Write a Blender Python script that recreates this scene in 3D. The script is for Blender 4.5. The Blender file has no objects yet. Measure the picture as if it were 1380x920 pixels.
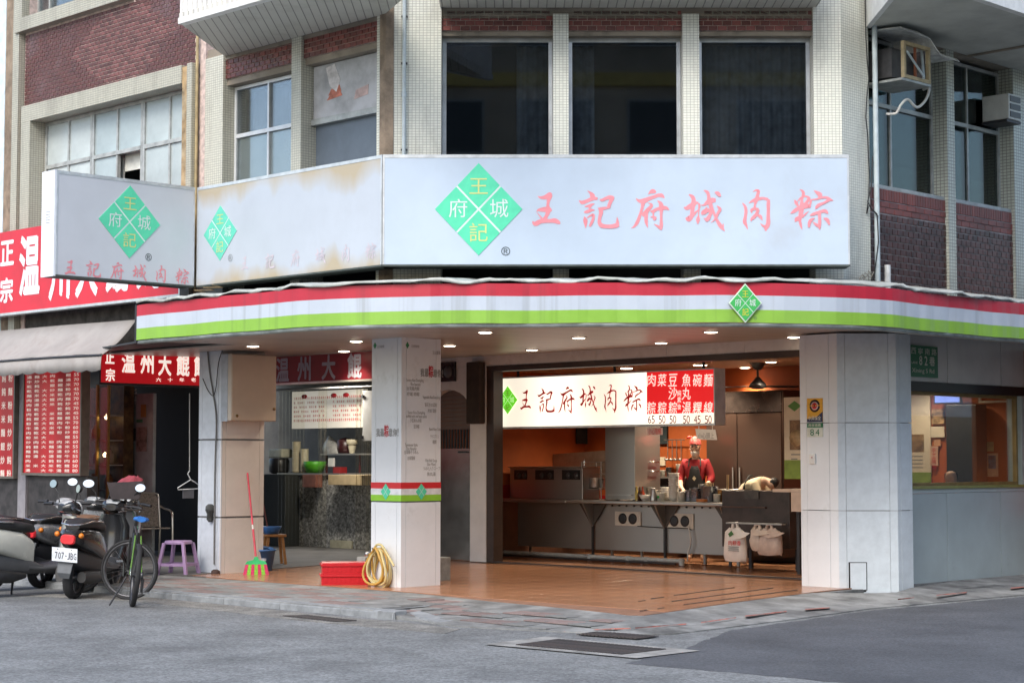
import bpy, bmesh, math, random
from mathutils import Vector, Matrix
random.seed(7)
SC = bpy.context.scene
COL = SC.collection
R = math.radians

# ------------------------------------------------------------------ camera
FPX = 2480.0                      # focal length in photo pixels (1380 wide)
PITCH = math.atan((621.0 - 460.0) / FPX)
CAMZ = 1.6
cam_d = bpy.data.cameras.new('camera')
cam_d.sensor_width = 36.0
cam_d.lens = FPX / 1380.0 * 36.0
cam_d.clip_end = 2000.0
cam = bpy.data.objects.new('camera', cam_d)
COL.objects.link(cam)
cam.location = (0, 0, CAMZ)
cam.rotation_euler = (R(90) + PITCH, 0, 0)
SC.camera = cam

# ------------------------------------------------------------------ world, sun, exposure
SUN_EL, SUN_AZ = R(44), R(-156)    # azimuth measured from +Y towards +X: behind the camera, to the left
world = bpy.data.worlds.new('World')
SC.world = world
world.use_nodes = True
wn = world.node_tree.nodes
bg = wn['Background']
sky = wn.new('ShaderNodeTexSky')
sky.sky_type = 'NISHITA'
sky.sun_disc = False
sky.sun_elevation = SUN_EL
sky.sun_rotation = SUN_AZ
sky.air_density = 1.0
sky.dust_density = 2.0
sky.ozone_density = 0.2
world.node_tree.links.new(sky.outputs[0], bg.inputs[0])
bg.inputs[1].default_value = 0.15
sun_d = bpy.data.lights.new('sun', 'SUN')
sun_d.energy = 1.1
sun_d.angle = R(28)
sun_d.color = (1.0, 0.985, 0.94)
sun = bpy.data.objects.new('sun', sun_d)
COL.objects.link(sun)
sd = Vector((math.sin(SUN_AZ) * math.cos(SUN_EL), math.cos(SUN_AZ) * math.cos(SUN_EL), math.sin(SUN_EL)))
sun.rotation_euler = (-sd).to_track_quat('-Z', 'Y').to_euler()
SC.view_settings.view_transform = 'Standard'
SC.view_settings.look = 'None'
SC.view_settings.gamma = 1.0
SC.view_settings.exposure = 0.95
SC.cycles.max_bounces = 8
SC.cycles.transparent_max_bounces = 16
SC.cycles.use_denoising = True
SC.cycles.caustics_reflective = False
SC.cycles.caustics_refractive = False

# ------------------------------------------------------------------ measuring helpers
def ray(u, v):
    x = (u - 690.0) / FPX
    y = (460.0 - v) / FPX
    return Vector((x, math.cos(PITCH) - y * math.sin(PITCH), math.sin(PITCH) + y * math.cos(PITCH)))
def gz(u, v, z):
    d = ray(u, v)
    t = (z - CAMZ) / d.z
    return Vector((d.x * t, d.y * t, z))
Q = math.sqrt(0.5)
AX = {'L': Vector((Q, -Q, 0)), 'F': Vector((1, 0, 0)), 'R': Vector((Q, Q, 0))}
NX = {'L': Vector((-Q, -Q, 0)), 'F': Vector((0, -1, 0)), 'R': Vector((Q, -Q, 0))}
class Frame:
    """A vertical wall plane.  L: X+Y=c (left street), F: Y=c, R: Y-X=c (alley).
    p(s,h,d): s along the wall to the right, h up, d out of the wall."""
    def __init__(f, kind, c, o=None):
        f.kind, f.c = kind, c
        if kind == 'X':
            f.a, f.n, f.o = c[0], c[1], o
        else:
            f.a, f.n = AX[kind], NX[kind]
            f.o = -f.n * (c if kind == 'F' else c * Q)
    def p(f, s, h, d=0.0):
        q = f.o + f.a * s + f.n * d
        return Vector((q.x, q.y, h + q.z))
    def at(f, u, v):
        d = ray(u, v)
        t = (f.o.dot(f.n)) / d.dot(f.n) if f.kind != 'X' else ((f.o - Vector((0, 0, CAMZ))).dot(f.n)) / d.dot(f.n)
        q = d * t
        w = q - f.o
        return (w.dot(f.a), q.z + CAMZ - f.o.z)
    def s(f, u, v=460):
        return f.at(u, v)[0]
    def h(f, u, v):
        return f.at(u, v)[1]
def xf(origin, yaw):
    """free frame: origin, a = local x rotated by yaw, n = facing (-y rotated)"""
    a = Vector((math.cos(yaw), math.sin(yaw), 0)); n = Vector((math.sin(yaw), -math.cos(yaw), 0))
    return Frame('X', (a, n), Vector(origin))

def sat(fr, u, d, v=660):
    """s coordinate on frame fr of what is seen at column u when it stands d out of (or, negative, behind) that plane"""
    return Frame(fr.kind, fr.c - d * (1.0 if fr.kind == 'F' else 1.41421)).s(u, v)
# ------------------------------------------------------------------ materials
MATS = {}
def M(name, col=(.5, .5, .5), rough=.5, metal=0.0, var=.12, scale=6.0, bump=0.0, bscale=None, emit=0.0, ecol=None,
      spec=.5, col2=None, stretch=None, rnd=0.0, coat=0.0, alpha=1.0, dirt=None, trans=0.0, rv=.1, detail=6.0):
    if name in MATS: return MATS[name]
    m = bpy.data.materials.new(name); m.use_nodes = True; MATS[name] = m
    nt = m.node_tree; N = nt.nodes; Lk = nt.links.new
    b = N['Principled BSDF']
    b.inputs['Roughness'].default_value = rough
    b.inputs['Metallic'].default_value = metal
    b.inputs['Specular IOR Level'].default_value = spec
    b.inputs['Coat Weight'].default_value = coat
    b.inputs['Alpha'].default_value = alpha
    b.inputs['Transmission Weight'].default_value = trans
    c4 = (col[0], col[1], col[2], 1)
    tc = N.new('ShaderNodeTexCoord')
    vec = tc.outputs['Object']
    if stretch:
        mp = N.new('ShaderNodeMapping'); mp.inputs['Scale'].default_value = stretch
        Lk(vec, mp.inputs[0]); vec = mp.outputs[0]
    nz = N.new('ShaderNodeTexNoise'); nz.inputs['Scale'].default_value = scale
    nz.inputs['Detail'].default_value = detail; nz.inputs['Roughness'].default_value = .6
    Lk(vec, nz.inputs['Vector'])
    mix = N.new('ShaderNodeMix'); mix.data_type = 'RGBA'
    lo = col2 if col2 else tuple(c * (1 - var * 2) for c in col)
    hi = col if col2 else tuple(min(1, c * (1 + var)) for c in col)
    mix.inputs[6].default_value = (lo[0], lo[1], lo[2], 1)
    mix.inputs[7].default_value = (hi[0], hi[1], hi[2], 1)
    rmp = N.new('ShaderNodeMapRange'); rmp.inputs[1].default_value = .3; rmp.inputs[2].default_value = .62
    Lk(nz.outputs['Fac'], rmp.inputs[0]); Lk(rmp.outputs[0], mix.inputs[0])
    out = mix.outputs[2]
    if rnd:
        oi = N.new('ShaderNodeObjectInfo')
        hs = N.new('ShaderNodeHueSaturation')
        mr = N.new('ShaderNodeMapRange'); mr.inputs[3].default_value = 1 - rnd; mr.inputs[4].default_value = 1 + rnd * .7
        Lk(oi.outputs['Random'], mr.inputs[0]); Lk(mr.outputs[0], hs.inputs['Value'])
        Lk(out, hs.inputs['Color']); out = hs.outputs[0]
    if dirt:                       # large soft stains (colour, scale, threshold)
        n2 = N.new('ShaderNodeTexNoise'); n2.inputs['Scale'].default_value = dirt[1]; n2.inputs['Detail'].default_value = 8.0
        n2.inputs['Roughness'].default_value = .65
        if len(dirt) > 3:
            mp2 = N.new('ShaderNodeMapping'); mp2.inputs['Scale'].default_value = dirt[3]
            Lk(tc.outputs['Object'], mp2.inputs[0]); Lk(mp2.outputs[0], n2.inputs['Vector'])
        else:
            Lk(tc.outputs['Object'], n2.inputs['Vector'])
        r2 = N.new('ShaderNodeMapRange'); r2.inputs[1].default_value = dirt[2]; r2.inputs[2].default_value = dirt[2] + .22
        r2.inputs[4].default_value = .75
        Lk(n2.outputs['Fac'], r2.inputs[0])
        m2 = N.new('ShaderNodeMix'); m2.data_type = 'RGBA'
        d = dirt[0]; m2.inputs[7].default_value = (d[0], d[1], d[2], 1)
        Lk(r2.outputs[0], m2.inputs[0]); Lk(out, m2.inputs[6]); out = m2.outputs[2]
    Lk(out, b.inputs['Base Color'])
    rr = N.new('ShaderNodeMapRange'); rr.inputs[3].default_value = max(.02, rough - rv); rr.inputs[4].default_value = min(1, rough + rv)
    Lk(nz.outputs['Fac'], rr.inputs[0]); Lk(rr.outputs[0], b.inputs['Roughness'])
    if bump:
        nb = N.new('ShaderNodeTexNoise'); nb.inputs['Scale'].default_value = bscale or scale * 8
        nb.inputs['Detail'].default_value = 8.0
        Lk(vec, nb.inputs['Vector'])
        bp = N.new('ShaderNodeBump'); bp.inputs['Strength'].default_value = bump; bp.inputs['Distance'].default_value = .01
        Lk(nb.outputs['Fac'], bp.inputs['Height']); Lk(bp.outputs[0], b.inputs['Normal'])
    if emit:
        e = ecol or col
        b.inputs['Emission Color'].default_value = (e[0], e[1], e[2], 1)
        b.inputs['Emission Strength'].default_value = emit
    return m

def glass(name, tint=(.6, .65, .65), refl=1.0, rough=.02):
    if name in MATS: return MATS[name]
    m = bpy.data.materials.new(name); m.use_nodes = True; MATS[name] = m
    nt = m.node_tree; N = nt.nodes; Lk = nt.links.new
    for n in list(N):
        if n.type == 'BSDF_PRINCIPLED': N.remove(n)
    tr = N.new('ShaderNodeBsdfTransparent'); tr.inputs[0].default_value = (*tint, 1)
    gl = N.new('ShaderNodeBsdfGlossy'); gl.inputs['Roughness'].default_value = rough
    gl.inputs['Color'].default_value = (.95, .97, 1, 1)
    fr = N.new('ShaderNodeFresnel'); fr.inputs[0].default_value = 1.5
    mu = N.new('ShaderNodeMath'); mu.operation = 'MULTIPLY'; mu.inputs[1].default_value = refl
    mx = N.new('ShaderNodeMixShader')
    Lk(fr.outputs[0], mu.inputs[0]); Lk(mu.outputs[0], mx.inputs[0])
    Lk(tr.outputs[0], mx.inputs[1]); Lk(gl.outputs[0], mx.inputs[2])
    Lk(mx.outputs[0], N['Material Output'].inputs[0])
    return m

def tile_mat(name, c1, c2, mortar, bw, bh, ms=.06, rough=.35, offset=0.0, dirt=(.16, .14, .11)):
    """small ceramic mosaic far too small to pick apart: uv in metres"""
    if name in MATS: return MATS[name]
    m = bpy.data.materials.new(name); m.use_nodes = True; MATS[name] = m
    nt = m.node_tree; N = nt.nodes; Lk = nt.links.new
    b = N['Principled BSDF']; b.inputs['Roughness'].default_value = rough
    uv = N.new('ShaderNodeUVMap')
    br = N.new('ShaderNodeTexBrick'); br.offset = offset; br.offset_frequency = 2
    br.inputs['Scale'].default_value = 1.0
    br.inputs['Brick Width'].default_value = bw; br.inputs['Row Height'].default_value = bh
    br.inputs['Mortar Size'].default_value = ms * bh; br.inputs['Mortar Smooth'].default_value = .3
    br.inputs['Color1'].default_value = (*c1, 1); br.inputs['Color2'].default_value = (*c2, 1)
    br.inputs['Mortar'].default_value = (*mortar, 1)
    Lk(uv.outputs[0], br.inputs['Vector'])
    tc = N.new('ShaderNodeTexCoord')
    mp = N.new('ShaderNodeMapping'); mp.inputs['Scale'].default_value = (1, 1, .25)
    Lk(tc.outputs['Object'], mp.inputs[0])
    nz = N.new('ShaderNodeTexNoise'); nz.inputs['Scale'].default_value = 2.2; nz.inputs['Detail'].default_value = 9; nz.inputs['Roughness'].default_value = .7
    Lk(mp.outputs[0], nz.inputs['Vector'])
    r2 = N.new('ShaderNodeMapRange'); r2.inputs[1].default_value = .5; r2.inputs[2].default_value = .75; r2.inputs[4].default_value = .55
    Lk(nz.outputs['Fac'], r2.inputs[0])
    m2 = N.new('ShaderNodeMix'); m2.data_type = 'RGBA'; m2.inputs[7].default_value = (*dirt, 1)
    Lk(r2.outputs[0], m2.inputs[0]); Lk(br.outputs['Color'], m2.inputs[6]); Lk(m2.outputs[2], b.inputs['Base Color'])
    bp = N.new('ShaderNodeBump'); bp.inputs['Strength'].default_value = .5; bp.inputs['Distance'].default_value = .004; bp.invert = True
    Lk(br.outputs['Fac'], bp.inputs['Height']); Lk(bp.outputs[0], b.inputs['Normal'])
    return m

def emis(name, col, strength, bands=None):
    """backlit plastic: emission with fluorescent-tube unevenness along the object's own length"""
    if name in MATS: return MATS[name]
    m = M(name, col, rough=.35, var=.03)
    b = m.node_tree.nodes['Principled BSDF']
    b.inputs['Emission Color'].default_value = (*col, 1)
    b.inputs['Emission Strength'].default_value = strength
    if bands:
        N = m.node_tree.nodes; Lk = m.node_tree.links.new
        uv = N.new('ShaderNodeUVMap'); sx = N.new('ShaderNodeSeparateXYZ'); Lk(uv.outputs[0], sx.inputs[0])
        mm = N.new('ShaderNodeMath'); mm.operation = 'MULTIPLY'; mm.inputs[1].default_value = bands[0] * 2 * math.pi
        ad = N.new('ShaderNodeMath'); ad.operation = 'ADD'; ad.inputs[1].default_value = bands[1]
        cs = N.new('ShaderNodeMath'); cs.operation = 'COSINE'
        mr = N.new('ShaderNodeMapRange'); mr.inputs[1].default_value = -1; mr.inputs[2].default_value = bands[2]
        mr.inputs[3].default_value = strength * bands[3]; mr.inputs[4].default_value = strength
        Lk(sx.outputs[0], mm.inputs[0]); Lk(mm.outputs[0], ad.inputs[0]); Lk(ad.outputs[0], cs.inputs[0])
        Lk(cs.outputs[0], mr.inputs[0]); Lk(mr.outputs[0], b.inputs['Emission Strength'])
    return m

# ------------------------------------------------------------------ mesh building
class MB:
    def __init__(b):
        b.v, b.f, b.uv, b.mi, b.sm = [], [], [], [], []
        b.cur = 0; b.smooth = False
    def face(b, pts, uv=None):
        i = len(b.v)
        b.v += [Vector(p) for p in pts]
        b.f.append(list(range(i, i + len(pts))))
        b.uv.append(uv or [(0, 0)] * len(pts)); b.mi.append(b.cur); b.sm.append(b.smooth)
    def box(b, fr, s0, s1, h0, h1, d0, d1, back=True):
        P = fr.p
        b.face([P(s0, h0, d1), P(s1, h0, d1), P(s1, h1, d1), P(s0, h1, d1)], [(s0, h0), (s1, h0), (s1, h1), (s0, h1)])
        if back: b.face([P(s1, h0, d0), P(s0, h0, d0), P(s0, h1, d0), P(s1, h1, d0)], [(s1, h0), (s0, h0), (s0, h1), (s1, h1)])
        b.face([P(s0, h0, d0), P(s0, h0, d1), P(s0, h1, d1), P(s0, h1, d0)], [(d0, h0), (d1, h0), (d1, h1), (d0, h1)])
        b.face([P(s1, h0, d1), P(s1, h0, d0), P(s1, h1, d0), P(s1, h1, d1)], [(d1, h0), (d0, h0), (d0, h1), (d1, h1)])
        b.face([P(s0, h1, d1), P(s1, h1, d1), P(s1, h1, d0), P(s0, h1, d0)], [(s0, d1), (s1, d1), (s1, d0), (s0, d0)])
        b.face([P(s0, h0, d0), P(s1, h0, d0), P(s1, h0, d1), P(s0, h0, d1)], [(s0, d0), (s1, d0), (s1, d1), (s0, d1)])
        return b
    def prism(b, fr, poly, d0, d1):
        """polygon (s,h) counter-clockwise seen from outside, extruded from d0 to d1"""
        P = fr.p; n = len(poly)
        b.face([P(s, h, d1) for s, h in poly], [(s, h) for s, h in poly])
        b.face([P(s, h, d0) for s, h in reversed(poly)], [(s, h) for s, h in reversed(poly)])
        for i in range(n):
            (s0, h0), (s1, h1) = poly[i], poly[(i + 1) % n]
            b.face([P(s0, h0, d1), P(s0, h0, d0), P(s1, h1, d0), P(s1, h1, d1)], [(d1, h0), (d0, h0), (d0, h1), (d1, h1)])
        return b
    def plan(b, pts, z0, z1):
        """plan polygon (x,y), counter-clockwise from above, extruded in z"""
        n = len(pts)
        zz = z1 if callable(z1) else (lambda x, y: z1)
        z00 = z0 if callable(z0) else (lambda x, y: z0)
        b.face([(x, y, zz(x, y)) for x, y in pts], [(x, y) for x, y in pts])
        b.face([(x, y, z00(x, y)) for x, y in reversed(pts)], [(x, y) for x, y in reversed(pts)])
        t = 0
        for i in range(n):
            (x0, y0), (x1, y1) = pts[i], pts[(i + 1) % n]
            l = math.hypot(x1 - x0, y1 - y0)
            a0, a1, c0, c1 = z00(x0, y0), z00(x1, y1), zz(x0, y0), zz(x1, y1)
            b.face([(x0, y0, a0), (x1, y1, a1), (x1, y1, c1), (x0, y0, c0)], [(t, a0), (t + l, a1), (t + l, c1), (t, c0)])
            t += l
        return b
    def rings(b, rings, cap=True, closed=True, smooth=True):
        """loft through rings of equal point count"""
        n = len(rings[0]); i0 = len(b.v)
        for r in rings: b.v += [Vector(p) for p in r]
        m = n if closed else n - 1
        for k in range(len(rings) - 1):
            for j in range(m):
                j2 = (j + 1) % n
                b.f.append([i0 + k * n + j, i0 + k * n + j2, i0 + (k + 1) * n + j2, i0 + (k + 1) * n + j])
                b.uv.append([(j / n, k), ((j + 1) / n, k), ((j + 1) / n, k + 1), (j / n, k + 1)])
                b.mi.append(b.cur); b.sm.append(smooth)
        if cap and closed:
            b.face(list(reversed(rings[0]))); b.face(rings[-1])
        return b
    def tube(b, pts, r, n=8, cap=True, closed=False):
        pts = [Vector(p) for p in pts]; k = len(pts)
        rr = r if isinstance(r, (list, tuple)) else [r] * k
        rings = []; up = None
        for i, p in enumerate(pts):
            if closed: t = pts[(i + 1) % k] - pts[i - 1]
            else: t = pts[min(i + 1, k - 1)] - pts[max(i - 1, 0)]
            if t.length < 1e-9: t = Vector((0, 0, 1))
            t.normalize()
            if up is None:
                up = Vector((0, 0, 1)) if abs(t.z) < .9 else Vector((1, 0, 0))
            x = t.cross(up)
            if x.length < 1e-6: x = t.cross(Vector((0, 1, 0)))
            x.normalize(); y = x.cross(t).normalized(); up = y
            rings.append([p + (x * math.cos(a) + y * math.sin(a)) * rr[i] for a in [-2 * math.pi * q / n for q in range(n)]])
        if closed:
            rings.append(rings[0]); cap = False
        b.rings(rings, cap=cap)
        return b
    def lathe(b, prof, base, n=20, axis=None, cap=True):
        """profile of (radius, height) about a vertical axis (or given axis) at base"""
        base = Vector(base)
        ax = Vector(axis).normalized() if axis else Vector((0, 0, 1))
        x = ax.orthogonal().normalized(); y = ax.cross(x)
        rings = [[base + ax * h + (x * math.cos(2 * math.pi * j / n) + y * math.sin(2 * math.pi * j / n)) * r for j in range(n)] for r, h in prof]
        b.rings(rings, cap=cap)
        return b
    def build(b, name, mats, parent=None, label=None, cat=None, group=None, kind=None, bevel=0.0, merge=False, origin=None):
        if not isinstance(mats, (list, tuple)): mats = [mats]
        lo = Vector((min(v.x for v in b.v), min(v.y for v in b.v), min(v.z for v in b.v)))
        hi = Vector((max(v.x for v in b.v), max(v.y for v in b.v), max(v.z for v in b.v)))
        o = Vector(origin) if origin is not None else Vector(((lo.x + hi.x) / 2, (lo.y + hi.y) / 2, lo.z))
        me = bpy.data.meshes.new(name)
        me.from_pydata([v - o for v in b.v], [], b.f)
        uvl = me.uv_layers.new(name='UVMap')
        flat = [c for fu in b.uv for uv in fu for c in uv]
        uvl.data.foreach_set('uv', flat)
        me.polygons.foreach_set('material_index', b.mi)
        me.polygons.foreach_set('use_smooth', b.sm)
        for m in mats: me.materials.append(m)
        if merge:
            bm = bmesh.new(); bm.from_mesh(me); bmesh.ops.remove_doubles(bm, verts=bm.verts, dist=1e-5)
            bm.to_mesh(me); bm.free()
        me.update()
        ob = bpy.data.objects.new(name, me)
        COL.objects.link(ob)
        put(ob, o, parent)
        if bevel:
            if not merge:
                bm = bmesh.new(); bm.from_mesh(me); bmesh.ops.remove_doubles(bm, verts=bm.verts, dist=1e-5); bm.to_mesh(me); bm.free()
            md = ob.modifiers.new('bevel', 'BEVEL'); md.width = bevel; md.segments = 2; md.limit_method = 'ANGLE'; md.angle_limit = R(40)
        tag(ob, label, cat, group, kind)
        return ob
WPOS = {}
def put(ob, world_loc, parent):
    world_loc = Vector(world_loc)
    if parent is not None:
        ob.parent = parent
        ob.location = world_loc - WPOS[parent.name]
    else:
        ob.location = world_loc
    WPOS[ob.name] = world_loc
def tag(o, label=None, cat=None, group=None, kind=None):
    if label: o['label'] = label
    if cat: o['category'] = cat
    if group: o['group'] = group
    if kind: o['kind'] = kind
    return o
def thing(name, label, cat, loc, group=None):
    o = bpy.data.objects.new(name, None); COL.objects.link(o)
    o.empty_display_size = .1
    put(o, loc, None)
    return tag(o, label, cat, group)
def link_copy(name, src, loc, parent, rot=0.0, scale=None):
    o = bpy.data.objects.new(name, src.data); COL.objects.link(o)
    put(o, loc, parent)
    if rot: o.rotation_euler = (0, 0, rot)
    if scale: o.scale = scale
    return o
def B(name, mat, fr, s0, s1, h0, h1, d0, d1, parent=None, **k):
    return MB().box(fr, s0, s1, h0, h1, d0, d1).build(name, mat, parent, **k)
def copy_tree(root, new_name_label, loc, rotz=None, group=None):
    c = root.copy(); COL.objects.link(c); c.parent = None; c.location = loc
    if rotz is not None: c.rotation_euler = (0, 0, rotz)
    c['label'] = new_name_label
    WPOS[c.name] = Vector(loc)
    for ch in root.children:
        k = ch.copy(); COL.objects.link(k); k.parent = c
        for g in ch.children:
            q = g.copy(); COL.objects.link(q); q.parent = k
    return c

# ------------------------------------------------------------------ lettering
_glyph = {}
def glyph(ch, offset=0.0):
    key = (ch, offset)
    if key in _glyph: return _glyph[key]
    c = bpy.data.curves.new('glyph', 'FONT'); c.body = ch; c.resolution_u = 3; c.offset = offset
    o = bpy.data.objects.new('glyph', c); COL.objects.link(o)
    dg = bpy.context.evaluated_depsgraph_get()
    me = bpy.data.meshes.new_from_object(o.evaluated_get(dg))
    vs = [(v.co.x, v.co.y) for v in me.vertices]; fs = [list(p.vertices) for p in me.polygons]
    bpy.data.objects.remove(o); bpy.data.curves.remove(c); bpy.data.meshes.remove(me)
    if not vs: vs = [(0, 0)]
    x0 = min(x for x, y in vs); x1 = max(x for x, y in vs); y0 = min(y for x, y in vs); y1 = max(y for x, y in vs)
    _glyph[key] = (vs, fs, x0, x1, y0, y1)
    return _glyph[key]
def add_glyph(mb, ch, fr, s, h, d, w, ht, offset=0.0, em=False, shear=0.0):
    """one glyph centred on (s,h), fitted to w x ht; offset > 0 thickens the strokes by stepped repeats"""
    vs, fs, x0, x1, y0, y1 = glyph(ch, 0.0)
    o = max(0.0, offset)
    kx = (w - 2 * o * w) / max(.05, x1 - x0); ky = (ht - 2 * o * ht) / max(.05, y1 - y0); cx, cy = (x0 + x1) / 2, (y0 + y1) / 2
    shifts = [(0, 0)] if o < .003 else [(-o, -o * .5), (o, o * .5), (-o * .4, o), (o * .4, -o)]
    for q, (sx, sy) in enumerate(shifts):
        i = len(mb.v)
        for x, y in vs:
            yy = (y - cy) * ky + sy * ht
            mb.v.append(fr.p(s + (x - cx) * kx + sx * w + yy * shear, h + yy, d + q * .0004))
        for f in fs:
            mb.f.append([i + k for k in f]); mb.uv.append([(0, 0)] * len(f)); mb.mi.append(mb.cur); mb.sm.append(False)
def character(ch, fr, s, h, d, w, ht, mat, parent, offset=0.0, em=False, name='character', shear=0.0):
    mb = MB(); add_glyph(mb, ch, fr, s, h, d, w, ht, offset, em, shear)
    return mb.build(name, mat, parent)
def text_line(mb, txt, fr, s0, h, d, ht, offset=0.0, width=None, center=False):
    """a line of small print as one run"""
    vs, fs, x0, x1, y0, y1 = glyph(txt, 0.0)
    k = ht / .75; kx = k if width is None else width / (x1 - x0)
    if center: s0 = s0 - (x1 - x0) * kx / 2
    i = len(mb.v)
    for x, y in vs: mb.v.append(fr.p(s0 + (x - x0) * kx, h + (y - .36) * k, d))
    for f in fs:
        mb.f.append([i + q for q in f]); mb.uv.append([(0, 0)] * len(f)); mb.mi.append(mb.cur); mb.sm.append(False)

# brush-written characters: strokes of (x, y, width) in a 920 box, y down
BRUSH = {
'王': [[(285,220,8),(345,248,50),(430,245,85),(500,220,115),(545,190,108),(580,190,40)],
      [(550,160,50),(535,210,110),(508,310,72),(495,400,58),(500,470,84),(495,560,90),(460,640,72),(420,710,90)],
      [(262,540,10),(300,510,50),(380,500,90),(470,495,110),(540,510,100),(580,520,10)],
      [(268,560,8),(330,630,25),(375,690,45)],
      [(175,745,20),(235,795,95),(340,745,92),(440,732,88),(540,735,78),(640,730,100),(720,770,70),(745,800,10)]],
'記': [[(210,110,10),(270,150,50),(310,205,100),(330,260,80)],
      [(35,305,10),(100,352,78),(200,320,70),(290,280,78),(360,265,72),(420,275,48)],
      [(150,437,16),(220,425,46),(290,398,48),(355,380,16)], [(300,405,30),(240,480,40)],
      [(140,555,30),(210,540,68),(290,510,58),(362,515,10)],
      [(145,640,10),(165,720,88),(170,800,60),(170,885,8)],
      [(200,672,15),(270,625,35),(325,610,58),(330,670,58),(300,760,60),(255,850,45)],
      [(465,285,20),(510,305,58),(590,270,66),(660,245,78),(725,262,95),(755,280,40)],
      [(720,265,90),(680,350,72),(655,420,72),(650,470,55)],
      [(680,462,16),(600,465,50),(500,482,66),(425,468,14)],
      [(475,475,80),(490,560,85),(465,660,66),(455,760,74),(500,830,90),(600,850,78),(720,848,84),(820,825,95),(835,820,60)],
      [(825,850,85),(828,740,50),(820,655,6)]],
'府': [[(425,182,8),(480,132,72),(530,120,92),(580,142,45)],
      [(170,265,8),(230,315,62),(330,320,105),(430,275,78),(540,235,66),(640,200,72),(710,212,76),(762,262,8)],
      [(320,340,90),(298,460,60),(262,580,56),(230,680,66),(180,790,66),(120,860,36),(65,885,6)],
      [(420,355,8),(495,405,56),(420,500,82),(340,590,92),(295,615,50)],
      [(385,560,66),(375,680,72),(385,780,56),(412,880,6)],
      [(465,530,18),(520,535,66),(610,490,62),(720,465,82),(800,470,66),(858,512,6)],
      [(610,315,10),(670,360,66),(695,440,96),(690,560,58),(690,700,52),(690,820,68),(680,920,45)],
      [(540,798,6),(610,840,45),(670,880,62)], [(465,657,8),(520,650,42),(560,685,88),(585,700,40)], [(525,560,40),(530,640,20)]],
'城': [[(155,150,20),(220,190,70),(250,260,82),(240,350,92),(225,450,76),(215,570,82)],
      [(50,405,12),(110,425,78),(190,380,92),(280,325,78),(345,312,20)],
      [(90,615,20),(145,640,115),(220,575,72),(290,510,42),(345,455,18)],
      [(350,325,36),(365,380,46),(352,470,26),(345,570,22),(335,650,76),(330,745,14)],
      [(395,368,10),(460,360,42),(540,300,92),(620,268,104),(690,265,70)],
      [(450,65,8),(520,100,60),(550,170,60),(555,250,72),(590,370,78),(620,460,72),(672,570,46),(720,680,56),(790,790,78),(868,888,10)],
      [(840,735,8),(828,810,44)], [(415,560,20),(440,520,92),(520,470,82),(600,485,60)], [(520,400,14),(430,500,28)],
      [(595,480,60),(575,560,62),(530,640,82),(490,685,40)], [(448,625,8),(505,655,55)],
      [(710,375,8),(775,445,62),(730,530,50),(690,620,50),(650,670,24),(590,715,6)], [(675,105,20),(735,130,78),(785,190,36)]],
'肉': [[(160,330,12),(215,400,56),(235,500,62),(220,620,62),(205,720,78),(240,800,46),(267,885,6)],
      [(380,98,8),(440,68,36),(495,82,62),(480,150,60),(465,230,82),(435,320,56),(415,400,42),(425,450,72)],
      [(292,338,8),(350,300,46),(430,270,82),(520,240,62),(610,235,52),(690,262,66)],
      [(705,255,50),(697,350,72),(696,480,66),(692,620,72),(690,760,86),(645,850,80),(640,915,16)],
      [(525,752,6),(590,810,46),(665,825,72)], [(355,545,8),(350,480,62),(420,450,52),(490,470,62)],
      [(490,465,60),(450,560,62),(400,620,72),(345,670,50),(340,712,8)], [(465,575,30),(530,615,68),(572,692,8)]],
'粽': [[(205,78,6),(265,115,50),(280,180,62),(250,280,48),(245,400,92),(235,500,92),(220,600,86),(205,700,52),(220,790,50),(247,885,10)],
      [(100,288,12),(135,350,66),(182,432,18)], [(160,322,12),(230,250,40),(320,215,30),(388,255,62),(350,330,60),(295,385,50)],
      [(20,560,18),(80,525,62),(160,470,76),(260,430,92),(385,410,82),(400,440,38)],
      [(108,732,8),(140,680,88),(205,640,60)], [(250,642,30),(310,580,36),(388,512,5)],
      [(395,450,36),(425,330,40),(440,290,26),(540,275,32),(640,245,42),(740,240,48),(790,275,72),(875,302,6)],
      [(490,98,8),(550,140,60),(610,185,92),(610,250,60)],
      [(795,285,60),(700,345,46),(600,385,62),(545,430,60),(520,475,12)],
      [(408,600,22),(480,575,62),(570,540,52),(690,510,66),(735,530,62),(772,572,8)],
      [(590,555,70),(600,650,56),(600,760,62),(595,885,24)], [(460,728,6),(520,780,50),(592,822,62)],
      [(505,655,6),(430,690,62),(390,760,62),(385,842,36)], [(678,660,18),(750,690,72),(792,792,26)]],
}
def cat_rom(P, k=4):
    out = []
    n = len(P)
    for i in range(n - 1):
        p0, p1, p2, p3 = P[max(i - 1, 0)], P[i], P[i + 1], P[min(i + 2, n - 1)]
        for j in range(k):
            t = j / k
            out.append(tuple(.5 * (2 * b + (c - a) * t + (2 * a - 5 * b + 4 * c - d) * t * t + (3 * b - a - 3 * c + d) * t ** 3) for a, b, c, d in zip(p0, p1, p2, p3)))
    out.append(P[-1])
    return out
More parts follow.
